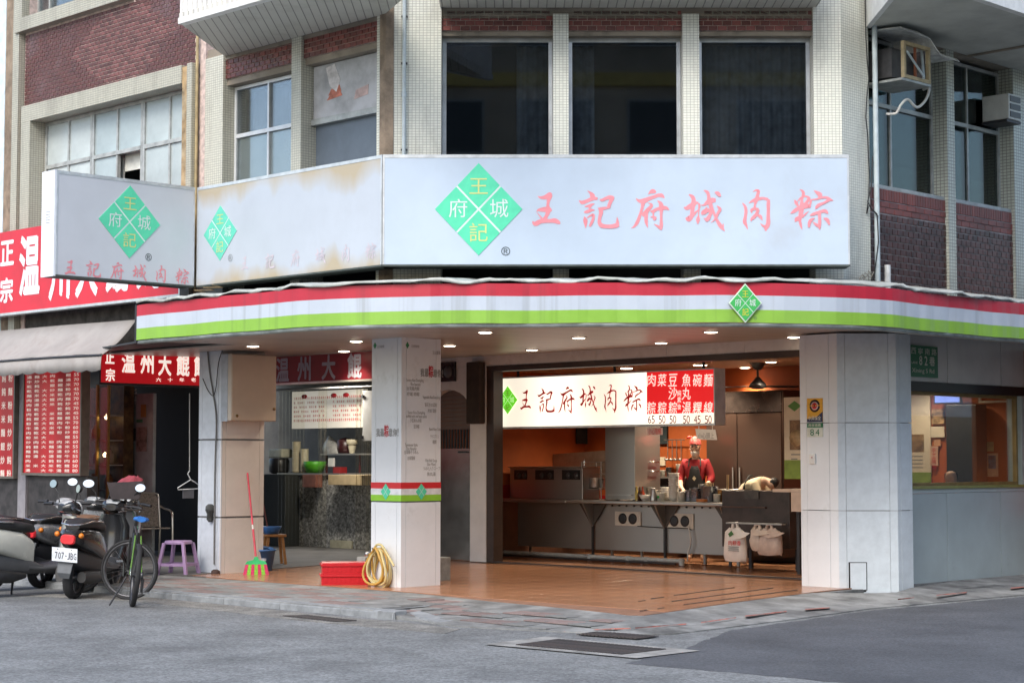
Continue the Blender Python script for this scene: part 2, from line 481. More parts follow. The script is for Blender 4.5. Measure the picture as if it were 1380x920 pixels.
def brush_char(ch, fr, s, h, d, size, mat, parent, wscale=1.0, sx=1.0):
    mb = MB()
    for q, st in enumerate(BRUSH[ch]):
        pts = cat_rom(st)
        dd = d + q * .0004
        left, right = [], []
        for i, (x, y, w) in enumerate(pts):
            a = pts[max(i - 1, 0)]; b = pts[min(i + 1, len(pts) - 1)]
            tx, ty = b[0] - a[0], b[1] - a[1]; l = math.hypot(tx, ty) or 1
            nx, ny = -ty / l, tx / l; w = max(3, w) * wscale
            left.append((x + nx * w / 2, y + ny * w / 2)); right.append((x - nx * w / 2, y - ny * w / 2))
        T = lambda p: fr.p(s + (p[0] - 460) / 920 * size * sx, h - (p[1] - 480) / 920 * size, dd)
        for i in range(len(pts) - 1):
            mb.face([T(left[i]), T(left[i + 1]), T(right[i + 1]), T(right[i])])
    ob = mb.build('character', mat, parent)
    return ob
def emblem(fr, s, h, d, half, parent, green, yellow, white, hh=None, reg=True, regmat=None, flip=False):
    """the green diamond cut in four by a white cross, one character in each quarter"""
    hh = hh or half * 1.04
    g = half * .035
    e = MB()
    e.prism(fr, [(s, h - hh), (s + half, h), (s, h + hh), (s - half, h)], d, d + .003)
    root = e.build('emblem', white, parent)
    for cx, cy in ((0, .515), (-.515, 0), (.515, 0), (0, -.515)):
        q = .485
        MB().prism(fr, [(s + cx * half, h + cy * hh - q * hh), (s + cx * half + q * half, h + cy * hh), (s + cx * half, h + cy * hh + q * hh), (s + cx * half - q * half, h + cy * hh)], d + .003, d + .006).build('diamond_tile', green, root)
    for ch, cx, cy, m in (('王', 0, .5, yellow), ('府', -.47, 0.02, white), ('城', .47, 0.02, white), ('記', 0, -.5, yellow)):
        character(ch, fr, s + cx * half, h + cy * hh, d + .009, half * .42, hh * .34 if ch == '王' else hh * .40, m, root, offset=-.004)
    return root
# ------------------------------------------------------------------ shared materials
mosaic = tile_mat('cream_mosaic', (.80, .81, .72), (.72, .74, .66), (.38, .37, .33), .046, .034, .09)
mosaic_old = tile_mat('aged_cream_mosaic', (.50, .49, .40), (.45, .44, .36), (.22, .21, .18), .046, .034, .10)
mosaic_left = tile_mat('left_wing_mosaic', (.62, .62, .53), (.56, .56, .48), (.28, .27, .24), .046, .034, .10)  # same cream tile, darkened to offset the sun on the left wing
mosaic_dark = tile_mat('grey_mosaic', (.62, .65, .57), (.55, .58, .51), (.24, .24, .21), .06, .045, .12)
strip_soffit = tile_mat('soffit_boarding', (.60, .59, .54), (.57, .56, .51), (.25, .24, .22), .11, 40.0, .0002, rough=.6, dirt=(.35, .33, .29))
concrete = M('weathered_concrete', (.30, .26, .21), .9, var=.25, scale=3, bump=.4, dirt=((.12, .10, .08), 1.5, .5))
concrete_brown = M('stained_concrete', (.27, .21, .155), .9, var=.25, scale=4, bump=.5, dirt=((.10, .075, .05), 2.0, .48, (1, 1, .3)))
brick_red = M('glazed_red_brick', (.215, .062, .05), .38, var=.25, scale=9, bump=.15, rnd=.42, col2=(.13, .04, .036), dirt=((.30, .22, .21), .8, .58))
brick_faded = M('faded_purple_brick', (.165, .058, .052), .5, var=.3, scale=7, bump=.2, rnd=.40, col2=(.115, .05, .05), dirt=((.25, .20, .225), .5, .52))
brick_bright = M('orange_red_brick', (.20, .05, .04), .4, var=.2, scale=9, rnd=.3, dirt=((.28, .2, .19), .9, .62))
brick_dark = M('dark_glazed_brick', (.075, .030, .027), .3, var=.3, scale=9, rnd=.5, dirt=((.20, .18, .18), .7, .6))
mortar = M('mortar', (.56, .45, .41), .95, var=.2, scale=12, bump=.3)
mortar_dark = M('grey_mortar', (.38, .36, .36), .95, var=.3, scale=5)
alu = M('aluminium_frame', (.52, .55, .57), .35, .7, var=.15, scale=3, dirt=((.25, .24, .23), 2, .6))
alu_white = M('white_aluminium', (.72, .75, .78), .35, .2, var=.06)
alu_grey = M('grey_window_frame', (.42, .44, .43), .5, .3, var=.15)
dark_room = M('dark_room', (.018, .018, .02), .9)  # near-black colour standing in for unlit rooms
curtain_blue = M('dark_blue_curtain', (.16, .19, .22), .9, var=.2)
curtain_grey = M('pale_blind', (.70, .72, .66), .85, var=.2, scale=1.5)
blind_green = M('grey_green_blind', (.13, .17, .16), .85, var=.2, scale=1.5)
gl_dark = glass('dark_tinted_glass', (.68, .70, .72), 1.0)
gl_grey = glass('clear_dusty_glass', (.86, .88, .88), .6, .02)
gl_green = glass('green_tinted_glass', (.38, .47, .44), .9, .02)
gl_frost = M('frosted_glass', (.50, .56, .56), .22, var=.10, scale=1.3, dirt=((.36, .40, .41), 1.5, .55))
gl_frost2 = M('frosted_glass_blue', (.40, .48, .50), .2, var=.12, scale=1.1)
gl_frost3 = M('frosted_glass_grey', (.45, .52, .53), .2, var=.12, scale=1.1)
gl_shop = glass('shop_window_glass', (.95, .96, .95), .35)
pvc_blue = M('pale_blue_pipe', (.52, .60, .63), .4, var=.1)
pvc_grey = M('grey_pipe', (.42, .44, .44), .45, var=.12)
black_rubber = M('black_cable', (.02, .02, .022), .6)
steel_dark = M('dark_steel', (.06, .06, .065), .5, .6)

# ------------------------------------------------------------------ wall planes
FW, LW, RW = Frame('F', 23.0), Frame('L', 21.4), Frame('R', 18.85)
ZTOP = 10.0

def window(fr, s0, s1, h0, h1, d, cols, rows, fmat, gmat, parent, t=.045, depth=.06, curtain=None, skip=(), cd=.28):
    """frame mesh with its panes as children; cols/rows are inner divisions as fractions"""
    mb = MB()
    mb.box(fr, s0, s1, h1 - t, h1, d - depth, d); mb.box(fr, s0, s1, h0, h0 + t, d - depth, d)
    mb.box(fr, s0, s0 + t, h0 + t, h1 - t, d - depth, d); mb.box(fr, s1 - t, s1, h0 + t, h1 - t, d - depth, d)
    cs = [s0 + t] + [s0 + (s1 - s0) * c for c in cols] + [s1 - t]
    rs = [h0 + t] + [h0 + (h1 - h0) * r for r in rows] + [h1 - t]
    for r in rs[1:-1]: mb.box(fr, s0 + t, s1 - t, r - t * .6, r + t * .6, d - depth, d + .004)
    for i in range(len(rs) - 1):
        a = rs[i] + (t * .6 if i else 0); b = rs[i + 1] - (t * .6 if i < len(rs) - 2 else 0)
        for c in cs[1:-1]: mb.box(fr, c - t * .4, c + t * .4, a, b, d - depth, d - .003)
    w = mb.build('window', fmat, parent)
    for i in range(len(rs) - 1):
        for j in range(len(cs) - 1):
            if (i, j) in skip: continue
            MB().box(fr, cs[j], cs[j + 1], rs[i], rs[i + 1], d - depth * .65, d - depth * .45).build('pane', gmat, w)
    if curtain: fold(fr, s0, s1, h0, h1, d - cd, curtain, w)
    return w
def fold(fr, s0, s1, h0, h1, d, mat, parent, amp=.03, name='curtain', wl=.13):
    mb = MB(); n = max(12, int((s1 - s0) / wl * 6)); pts = []
    ph = random.random() * 6
    for i in range(n + 1):
        s = s0 + (s1 - s0) * i / n
        pts.append((s, d + amp * math.sin(s / wl * 6.28 + ph + .8 * math.sin(s * 3))))
    mb.rings([[fr.p(s, h0, dd) for s, dd in pts], [fr.p(s, h1, dd) for s, dd in pts]], cap=False, closed=False)
    return mb.build(name, mat, parent)

_bm = {}
def brick_mesh(fr, w, h, th, mat, name):
    key = (fr.kind, round(w, 4), round(h, 4), mat.name, name)
    if key in _bm: return _bm[key]
    o = Frame(fr.kind, 0.0); mb = MB(); e = min(.004, h * .1)
    a = [(-w / 2, 0), (w / 2, 0), (w / 2, h), (-w / 2, h)]; c = [(-w / 2 + e, e), (w / 2 - e, e), (w / 2 - e, h - e), (-w / 2 + e, h - e)]
    mb.face([o.p(s, z, th) for s, z in c])
    for i in range(4):
        j = (i + 1) % 4
        mb.face([o.p(*a[i], th - e), o.p(*a[j], th - e), o.p(*c[j], th), o.p(*c[i], th)])
        mb.face([o.p(*a[i], 0), o.p(*a[j], 0), o.p(*a[j], th - e), o.p(*a[i], th - e)])
    me = bpy.data.meshes.new(name); me.from_pydata([v for v in mb.v], [], mb.f); me.materials.append(mat); me.update()
    _bm[key] = me
    return me
def bricks(fr, s0, s1, h0, h1, d, bw, bh, parent, mat, mort, joint=.009, th=.012, limit=9999, keep=None, panel=None, holes=()):
    """running-bond bricks standing proud of a mortar panel; those past the limit are joined in one part"""
    if panel is None:
        panel = B('brick_panel', mort, fr, s0, s1, h0, h1, d - .08, d - .003, parent)
    row = 0; h = h0; cells = []
    while h + bh * .4 < h1:
        hh = min(bh, h1 - h) - joint
        s = s0 - (bw * .5 if row % 2 else 0) + joint / 2
        while s < s1 - joint:
            a, b = max(s, s0 + joint / 2), min(s + bw - joint, s1 - joint / 2)
            if b - a > .02 and hh > .012:
                cs, ch = (a + b) / 2, h + hh / 2
                if not any(x0 < cs + (b - a) / 2 and cs - (b - a) / 2 < x1 and y0 < ch + hh / 2 and ch - hh / 2 < y1 for x0, x1, y0, y1 in holes):
                    cells.append((a, b, h, hh))
            s += bw
        h += bh; row += 1
    if keep: cells.sort(key=keep)
    rest = MB()
    for i, (a, b, h, hh) in enumerate(cells):
        if i < limit:
            ob = bpy.data.objects.new('brick', brick_mesh(fr, b - a, hh, th + random.choice((0, .001, .002)), mat, 'brick')); COL.objects.link(ob)
            put(ob, fr.p((a + b) / 2, h, d - .003), panel)
        else:
            rest.box(fr, a, b, h, h + hh, d - .003, d + th - .003 + random.random() * .002, back=False)
    if rest.v: rest.build('far_bricks', mat, panel, kind='stuff')
    return panel

# ================================================================== corner building, upper floors
cb = thing('corner_building', 'cream tiled corner building with brick bands above the white shop signs', 'building', (1.3, 25.0, 0))
# near-black core behind the windows; the rooms' darkness is put into its colour
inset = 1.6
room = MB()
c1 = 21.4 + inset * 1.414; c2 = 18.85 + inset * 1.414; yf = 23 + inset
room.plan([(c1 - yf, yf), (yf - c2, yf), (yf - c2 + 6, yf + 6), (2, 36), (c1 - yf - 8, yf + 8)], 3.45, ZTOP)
room.build('dark_room_core', dark_room, cb)
# floor slab / ceilings between rooms and wall
slab = MB()
for z0, z1 in ((3.6, 3.75), (7.2, 7.4)):
    slab.plan([(21.45 - 23.05 , 23.05), (23.05 - 18.9, 23.05), (23.05 - 18.9 + 7, 30.05), (1.5, 37), (-10, 31.45)], z0, z1)
slab.build('floor_slab', concrete, cb)

def pilaster(fr, s0, s1, h0, h1, d0=-.45, d1=0.0, mat=None):
    return B('pilaster', mat or mosaic, fr, s0, s1, h0, h1, d0, d1, cb)
# corner piers (front face + wing face, one prism each)
sFL, sFR = FW.s(518), FW.s(1138)
a0, a1 = FW.s(529), FW.s(594)
w0 = LW.s(506); wR = RW.s(1175)
MB().plan([(LW.p(w0, 0).x, LW.p(w0, 0).y), (sFL, 23.0), (a1, 23.0), (a1, 23.5), (a1 - .6, 23.9), (LW.p(w0, 0, -.3).x, LW.p(w0, 0, -.3).y)], 3.5, ZTOP).build('corner_pier', mosaic, cb)
b0 = FW.s(1100)
MB().plan([(b0, 23.0), (sFR, 23.0), (RW.p(wR, 0).x, RW.p(wR, 0).y), (RW.p(wR, 0, -.35).x, RW.p(wR, 0, -.35).y), (b0 + .1, 23.6), (b0, 23.5)], 3.5, ZTOP).build('corner_pier', mosaic, cb)
# bare concrete strip up the left corner
st = MB(); st.plan([(LW.p(LW.s(511), 0, .012).x, LW.p(LW.s(511), 0, .012).y), (sFL, 22.986), (FW.s(529), 22.986), (FW.s(529), 23.05), (sFL, 23.1), (LW.p(LW.s(511), 0, -.05).x, LW.p(LW.s(511), 0, -.05).y)], 3.6, ZTOP)
st.build('concrete_strip', concrete_brown, cb)
for u0, u1 in ((746, 767), (922, 945)):
    pilaster(FW, FW.s(u0), FW.s(u1), 3.5, 7.25)
HB, HT = FW.h(690, 40), FW.h(690, 10)         # brick band bottom / top
bays = ((a1, FW.s(746)), (FW.s(767), FW.s(922)), (FW.s(945), b0))
for k, (s0, s1) in enumerate(bays):
    bricks(FW, s0, s1, HB, HT, -.06, .120, .066, cb, brick_red, mortar)
    B('lintel', concrete, FW, s0, s1, HB - .06, HB - .004, -.35, -.09, cb)
    window(FW, s0 + .004, s1 - .004, 4.3, HB - .06, -.24, (.5,) if k == 9 else (), (), alu, gl_dark, cb, t=.05, curtain=None)
fold(FW, bays[0][0] + .95, bays[0][1], 4.3, 6.95, -.55, curtain_blue, cb)
fold(FW, bays[1][0], bays[1][0] + .35, 4.3, 6.95, -.55, curtain_blue, cb)
fold(FW, bays[2][0], bays[2][1], 4.3, 6.95, -.5, curtain_blue, cb)

# left wing
for u0, u1 in ((273, 297), (390, 403)):
    pilaster(LW, LW.s(u0), LW.s(u1), 3.5, 7.27, -.4, 0, mosaic_left)
lb = ((LW.s(297), LW.s(390)), (LW.s(403), w0))
for k, (s0, s1) in enumerate(lb):
    hb = 6.93 if k == 0 else 6.95
    bricks(LW, s0, s1, hb, 7.24, -.05, .120, .066, cb, brick_red, mortar)
    B('lintel', concrete, LW, s0, s1, hb - .09, hb - .004, -.3, -.075, cb)
s0, s1 = lb[0]
window(LW, s0 + .003, s1 - .003, 4.2, 6.83, -.2, (.5,), (.735,), alu_white, gl_grey, cb, curtain=None)
for j in range(2): B('frosted_pane', gl_frost, LW, s0 + .05 + j * (s1 - s0 - .1) / 2, s0 + .05 + (j + 1) * (s1 - s0 - .1) / 2, 4.25, 6.10, -.262, -.25, cb)
B('blind', curtain_grey, LW, s0 + .05, s1 - .05, 4.3, 6.05, -.42, -.40, cb)
fold(LW, s0 + .05, s1, 6.1, 6.8, -.5, M('grey_net_curtain', (.16, .17, .19), .9), cb)
s0, s1 = lb[1]
board_up = M('torn_poster_board', (.46, .47, .49), .7, var=.2, scale=2, dirt=((.55, .57, .62), 2.2, .5))
B('boarded_panel', board_up, LW, s0 + .02, s1 - .01, 6.14, 6.85, -.24, -.2, cb)
po = MB()
for (pa, pb, pc, pd) in ((.30, .52, 6.36, 6.42), (.33, .50, 6.42, 6.50)):
    po.prism(LW, [(s0 + pa, pc), (s0 + pb + .1, pc + .03), (s0 + pb + .06, pd + .04), (s0 + pa + .06, pd)], -.2, -.196)
po.build('torn_poster', M('faded_orange_paper', (.55, .20, .14), .8, var=.3), cb)
po = MB(); po.prism(LW, [(s0 + .28, 6.80), (s0 + .36, 6.55), (s0 + .5, 6.45), (s0 + .58, 6.6), (s0 + .46, 6.83)], -.199, -.195)
po.build('torn_poster', M('pale_torn_paper', (.62, .60, .60), .8, var=.25), cb)
po = MB(); po.prism(LW, [(s0 + .86, 6.30), (s0 + 1.14, 6.33), (s0 + 1.15, 6.46), (s0 + .9, 6.42)], -.199, -.195)
po.build('torn_poster', M('faded_pink_paper', (.56, .42, .40), .8, var=.2), cb)
B('transom', alu_grey, LW, s0 + .003, s1 - .003, 6.06, 6.14, -.3, -.17, cb)
B('blue_grey_board', M('blue_grey_board', (.14, .175, .22), .45, var=.12, scale=1.5, dirt=((.3, .32, .35), 3, .63)), LW, s0 + .003, s1 - .003, 4.2, 6.06, -.3, -.26, cb)
# right wing
for u0, u1 in ((1281, 1291), (1371, 1392)):
    pilaster(RW, RW.s(u0), RW.s(u1), 3.5, 7.2, -.42, 0, mosaic_dark)
rb = ((wR, RW.s(1281)), (RW.s(1291), RW.s(1371)))
zsp = 5.13
for k, (s0, s1) in enumerate(rb):
    pn = B('brick_panel', mortar_dark, RW, s0, s1, 3.6, zsp, -.13, -.053, cb)
    bricks(RW, s0, s1, zsp - .155, zsp, -.05, .062, .16, cb, brick_bright, mortar, panel=pn)
    bricks(RW, s0, s1, zsp - .32, zsp - .158, -.05, .205, .08, cb, brick_bright, mortar, panel=pn)
    bricks(RW, s0, s1, 3.6, zsp - .325, -.05, .125, .086, cb, brick_dark, mortar, joint=.015, panel=pn, limit=18, keep=lambda c: -c[2])
    B('window_sill', alu_grey, RW, s0, s1, zsp + .002, zsp + .045, -.3, -.055, cb)
    window(RW, s0 + .003, s1 - .003, zsp + .045, 7.15, -.22, (.45,), (.56,), alu_grey, gl_green, cb, curtain=None)
    B('blind', blind_green, RW, s0 + .1 + .5, s1 - .05, zsp + .5, 7.1, -.5, -.48, cb)
B('stacked_papers', M('pale_green_paper', (.42, .50, .45), .9, var=.25), RW, rb[0][0] + .95, rb[0][1] - .1, zsp + .05, zsp + .42, -.42, -.36, cb)
B('stacked_papers', MATS['pale_green_paper'], RW, rb[1][0] + 1.05, rb[1][1] - .15, zsp + .05, zsp + .45, -.42, -.36, cb)

# third-floor balconies: left wing, front, right wing
white_rib = M('white_corrugated_cladding', (.72, .72, .70), .5, var=.08, dirt=((.45, .42, .38), 2, .62, (1, 1, .2)))
zb = 7.25
oL = gz(241, 31, zb); iL = gz(303, 76, zb); iR = LW.p(w0 + .03, zb); c_out = oL.x + oL.y
oR = Vector((-.35, c_out + .35, zb))
bal = MB(); bal.plan([(oL.x, oL.y), (oR.x, oR.y), (sFL + .0, 22.98), (iR.x, iR.y), (iL.x, iL.y)], zb, zb + .12)
bal.build('balcony_soffit', strip_soffit, cb)
BF = Frame('L', c_out)
sa, sb = BF.s(241, 28), (oR - BF.o).dot(BF.a)
par = MB(); par.box(BF, sa, sb, zb - .02, zb + .06, -.1, .012); par.box(BF, sa + .01, sb - .01, zb + .06, zb + 1.2, -.08, -.015)
s = sa + .03
while s < sb: par.box(BF, s, s + .05, zb + .061, zb + 1.2, -.015, .004); s += .105
bp = par.build('balcony_parapet', white_rib, cb)
fb = MB(); fb.plan([(a1 - .02, 22.2), (b0 + .05, 22.2), (b0 + .05, 23.04), (a1 - .02, 23.04)], HT + .003, HT + .14); fb.build('balcony_soffit', strip_soffit, cb)
B('balcony_parapet', white_rib, FW, a1 - .02, b0 + .05, HT + .14, HT + 1.2, .7, .8, cb)
zr = 7.2
rs0, rs1 = wR + .02, RW.s(1420)
RO = Frame('R', 16.3); re0 = RO.p(RO.s(1500), 0); re1 = RW.p(RW.s(1500), 0, -.05); ri = RW.p(rs0, 0, -.05)
xe = RW.p(rs0, 0).x + .03
rbm = MB(); rbm.plan([(xe, ri.y), (xe, xe + 16.3), (re0.x, re0.y), (re1.x, re1.y)], zr, zr + .15); rbm.build('balcony_soffit', M('grey_painted_soffit', (.50, .51, .47), .8, var=.1, scale=2, dirt=((.3, .3, .27), 1, .58)), cb)
MB().plan([(xe - .07, ri.y), (xe - .07, xe + 16.25), (xe, xe + 16.3), (xe, ri.y)], zr - .02, zr + .8).build('balcony_beam', M('white_painted_edge', (.68, .70, .70), .6, var=.08), cb)
B('balcony_parapet', white_rib, RO, RO.s(1310), RO.s(1500), zr - .03, zr + 1.2, -.08, .02, cb)
B('balcony_joint', concrete, RW, RW.s(1310), RW.s(1310) + .05, zr - .025, zr - .002, 0, 1.5, cb)
# drain pipes on the corners
MB().tube([FW.p(FW.s(543.5), z, .05) for z in (5.25, 5.6, 8)], .024, 10).build('drain_pipe', pvc_blue, cb)
MB().tube([FW.p(FW.s(543.5), z, .05) for z in (6.18, 6.24)], .033, 10).build('pipe_collar', pvc_blue, cb)
for dv in (5.5, 6.6, 7.2): B('pipe_clip', steel_dark, FW, FW.s(543.5) - .04, FW.s(543.5) + .04, dv, dv + .02, 0, .03, cb)
MB().tube([RW.p(wR + .06, z, .06) for z in (3.85, 5, 8.5)], .035, 10).build('drain_pipe', pvc_blue, cb)
MB().tube([RW.p(wR + .30, z, .05) for z in (3.75, 4.12)], .04, 10).build('vent_stub', M('white_pvc', (.66, .68, .68), .45), cb)
cb1 = [RW.p(wR - .08 + .03 * math.sin(z * 5), z, .03 + .01 * math.sin(z * 9)) for z in [8.5 - .25 * i for i in range(16)]]
cb1 += [RW.p(wR - .1, 4.85, .05), RW.p(wR + .02, 4.75, .09), RW.p(wR + .03, 4.4, .1), RW.p(wR - .02, 3.9, .05)]
MB().tube(cb1, .008, 6).build('cable', black_rubber, cb)
MB().tube([RW.p(wR + .02, 5.5, .03), RW.p(wR - .04, 5.1, .05), RW.p(wR - .13, 4.9, .05), RW.p(wR - .07, 4.82, .06), RW.p(wR + .03, 4.72, .1)], .008, 6).build('cable', black_rubber, cb)
for k in range(3):
    MB().tube([RW.p(wR - .3 + .1 * k + .05 * math.sin(i * 1.3 + k), 3.86 + .1 * math.sin(i * .9 + k) ** 2 + .03 * k, .06 + .02 * math.cos(i)) for i in range(7)], .006, 6).build('cable', M('pale_cable', (.35, .33, .28), .7), cb)

# ================================================================== brick building on the left
bb = thing('brick_apartment_building', 'purple red brick building with cream tiled window surround at left', 'building', (-7.2, 28.8, 0))
eS = LW.s(273) ; wS = LW.s(28)
# openings (surround outer box) in (s,h)
x0, x1 = LW.s(36, 240), LW.s(268, 100); yt = LW.h(140, 119); y0 = 4.3
t0 = LW.s(30, 20); tb = LW.h(100, 25)
holes = [(x0, x1, y0 - 2, yt), (t0, LW.s(181, 0), tb, 20)]
B('brick_panel_wall', mortar, LW, wS - .02, x0, 3.6, ZTOP, -.35, -.003, bb)
pn = B('brick_panel_wall', mortar, LW, x0, eS, yt - .02, tb + .02, -.35, -.003, bb)
B('brick_panel_wall', mortar, LW, x1 - .03, eS, 3.6, yt - .02, -.35, -.0035, bb)
B('brick_panel_wall', mortar, LW, LW.s(181, 0), eS, tb + .02, ZTOP, -.35, -.0025, bb)
cx, cy = LW.s(165, 60), LW.h(165, 60)
bricks(LW, wS, eS - .005, 3.9, 9.2, 0.0, .118, .062, bb, brick_faded, mortar, joint=.012, panel=pn, limit=300, holes=holes + [(eS - .16, eS - .07, 3, 10)],
       keep=lambda c: abs((c[0] + c[1]) / 2 - cx) * .55 + abs(c[2] - cy))
# cream tiled surround
sw = x1 - .26
sr = thing
B('window_surround', mosaic_old, LW, x0, x1 - .26, yt - .26, yt, -.3, .12, bb)
B('window_surround', mosaic_old, LW, x0, x0 + .27, y0 - .3, yt - .26, -.3, .118, bb)
B('window_surround', M('rust_stained_tile', (.36, .25, .13), .7, var=.3, scale=5, bump=.3, dirt=((.5, .45, .33), 3, .5)), LW, x1 - .26, x1 - .12, y0 - .3, yt - .03, -.3, .10, bb)
B('window_surround', mosaic_old, LW, x1 - .12, x1, y0 - .3, yt - .001, -.3, .121, bb)
# big steel-framed window, three bays, two rows
ws0, ws1 = x0 + .27, x1 - .26
wh1 = yt - .26 - .005
third = (ws1 - ws0) / 3
for k in range(3):
    p, q = ws0 + third * k, ws0 + third * (k + 1) - .005
    window(LW, p, q, 4.3, wh1, -.16, (.5,), ((LW.h(150, 203) - 4.3) / (wh1 - 4.3),) , alu_grey, (gl_frost, gl_frost2, gl_frost3)[k], bb, t=.05, skip=((0, 1),) if k == 1 else ())
    for j in range(2):
        if (k, j) == (1, 1):
            B('blind', curtain_grey, LW, (p + q) / 2, q, 5.98, wh1, -.33, -.31, bb)
            continue
        B('blind', curtain_grey if (k + j) % 2 else M('pale_blue_blind', (.55, .63, .64), .85, var=.2, scale=1.2), LW, p + (q - p) / 2 * j + .03, p + (q - p) / 2 * (j + 1) - .03, 4.3, wh1, -.33 - .03 * j, -.31 - .03 * j, bb)
B('dark_interior', dark_room, LW, ws0, ws1, 4.2, wh1, -1.6, -1.5, bb)  # black sheet in place of an unlit room
# storey above: sill ledge and window corner
B('window_surround', mosaic_old, LW, t0, LW.s(181, 0), tb, tb + .22, -.3, .14, bb)
B('window_surround', mosaic_old, LW, t0, t0 + .22, tb + .22, ZTOP, -.3, .138, bb)
window(LW, t0 + .22, LW.s(181, 0), tb + .22, ZTOP, -.14, (.12, .4, .7), (), alu_grey, gl_grey, bb)
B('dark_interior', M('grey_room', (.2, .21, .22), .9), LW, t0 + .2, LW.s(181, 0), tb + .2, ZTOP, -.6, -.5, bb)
MB().tube([LW.p(LW.s(269.5, 100), z, .05) for z in (3.9, 6, 9)], .022, 10).build('drain_pipe', M('yellowed_pipe', (.38, .30, .16), .6, var=.25, scale=4), bb)
# building further left: tiled pier, stained concrete and pale blue edge
nb = thing('far_left_building', 'pale edge of the tiled building at the far left', 'building', (-9.0, 30.4, 0))
f0, f1, f2, f3 = LW.s(-60), LW.s(5), LW.s(18), LW.s(27)
B('tiled_pier', mosaic_old, LW, f2, f3 - .02, 3.5, ZTOP, -.3, .1, nb)
B('concrete_strip', concrete_brown, LW, f1, f2, 3.5, ZTOP, -.3, .05, nb)
B('blue_wall', M('pale_blue_wall', (.62, .72, .77), .7, var=.1), LW, f0, f1, 3.0, ZTOP, -.3, .06, nb)
# ================================================================== sign boxes
def sign_face(name, base, stain=None, top=0.0, bot=0.0, h0=0, h1=1):
    """translucent acrylic, not lit; optional ochre water stains along top/bottom edge (uv in metres)"""
    m = M(name, base, .35, var=.03, scale=1.2, dirt=((.42, .46, .52), .8, .56))
    if stain:
        N = m.node_tree.nodes; Lk = m.node_tree.links.new; b = N['Principled BSDF']
        src = b.inputs['Base Color'].links[0].from_socket
        uv = N.new('ShaderNodeUVMap'); sx = N.new('ShaderNodeSeparateXYZ'); Lk(uv.outputs[0], sx.inputs[0])
        nz = N.new('ShaderNodeTexNoise'); nz.inputs['Scale'].default_value = 1.15; nz.inputs['Detail'].default_value = 5
        mp = N.new('ShaderNodeMapping'); mp.inputs['Scale'].default_value = (1.3, .45, 1); mp.inputs['Location'].default_value = (stain[1], 0, 0); Lk(uv.outputs[0], mp.inputs[0]); Lk(mp.outputs[0], nz.inputs['Vector'])
        def edge(a, c, w):
            mr = N.new('ShaderNodeMapRange'); mr.inputs[1].default_value = a; mr.inputs[2].default_value = c; mr.inputs[3].default_value = 0; mr.inputs[4].default_value = w
            Lk(sx.outputs[1], mr.inputs[0]); return mr.outputs[0]
        et = edge(h1 - .52, h1, top); eb = edge(h0 + .42, h0, bot)
        mx = N.new('ShaderNodeMath'); mx.operation = 'MAXIMUM'; Lk(et, mx.inputs[0]); Lk(eb, mx.inputs[1])
        ad = N.new('ShaderNodeMath'); ad.operation = 'ADD'; Lk(mx.outputs[0], ad.inputs[0]); Lk(nz.outputs['Fac'], ad.inputs[1])
        r = N.new('ShaderNodeMapRange'); r.inputs[1].default_value = .74; r.inputs[2].default_value = 1.02; r.inputs[4].default_value = .85; Lk(ad.outputs[0], r.inputs[0])
        mm = N.new('ShaderNodeMix'); mm.data_type = 'RGBA'; mm.inputs[7].default_value = (*stain[0], 1)
        Lk(r.outputs[0], mm.inputs[0]); Lk(src, mm.inputs[6]); Lk(mm.outputs[2], b.inputs['Base Color'])
    return m
mint = M('faded_mint_green', (.10, .66, .40), .35, var=.05)
mint2 = M('faded_aqua_green', (.13, .62, .47), .35, var=.12, scale=3)
pale_yellow = M('faded_yellow', (.62, .66, .25), .4, var=.05)
pale_white = M('sign_white', (.66, .74, .74), .4, var=.04)
pink = M('faded_pink_red', (.78, .27, .31), .4, var=.06)
ghost = M('almost_faded_pink', (.54, .49, .55), .4, var=.05)
black_ink = M('black_ink', (.03, .05, .06), .5)
sign_metal = M('sign_edge_metal', (.62, .65, .67), .35, .5, var=.1)
sign_under = M('sign_underside', (.06, .075, .07), .6, var=.2)
ZS0, ZS1 = 3.965, 5.315
def sign_box(name, label, fr, s0, s1, thick, face, z0=ZS0, z1=ZS1, loc=None, group=None):
    t = thing(name, label, 'sign', fr.p((s0 + s1) / 2, z0, -thick / 2), group)
    e = .022
    MB().box(fr, s0 + e, s1 - e, z0 + e, z1 - e, -.03, -.0008).build('face_panel', face, t)
    c = MB(); c.box(fr, s0, s1, z1 - e, z1 + .02, -thick, .004); c.box(fr, s0, s0 + e, z0 + e, z1 - e, -thick, .003); c.box(fr, s1 - e, s1, z0 + e, z1 - e, -thick, .003)
    c.box(fr, s0 + e, s1 - e, z0 + e, z1 - e, -thick, -thick + .02)
    c.build('casing', sign_metal, t)
    MB().box(fr, s0, s1, z0, z0 + e, -thick, .002).build('underside', sign_under, t)
    return t
SF = Frame('F', 22.3)
x0, x1 = SF.s(515), SF.s(1147)
fs = sign_box('sign_box', 'wide white front sign box with green diamond and six faded pink characters', SF, x0, x1, .34, sign_face('white_acrylic_front', (.48, .57, .68)))
es, eh = SF.at(645, 282)
emblem(SF, es, eh, .001, SF.s(704) - es, fs, mint, pale_yellow, pale_white, hh=SF.h(645, 220) - eh)
character('®', SF, *SF.at(681.5, 338.5), .003, .11, .11, black_ink, fs, offset=-.012)
PX = SF.s(766, 280) - SF.s(706, 280)
for ch, u, v, k in (('王', 736, 281.3, 60), ('記', 808, 281.3, 60), ('府', 876, 281.3, 60), ('城', 949, 284.3, 62), ('肉', 1020, 283.3, 60), ('粽', 1095, 282.3, 62)):
    brush_char(ch, SF, SF.s(u, v), SF.h(u, v), .002, PX * k / 60, pink, fs)

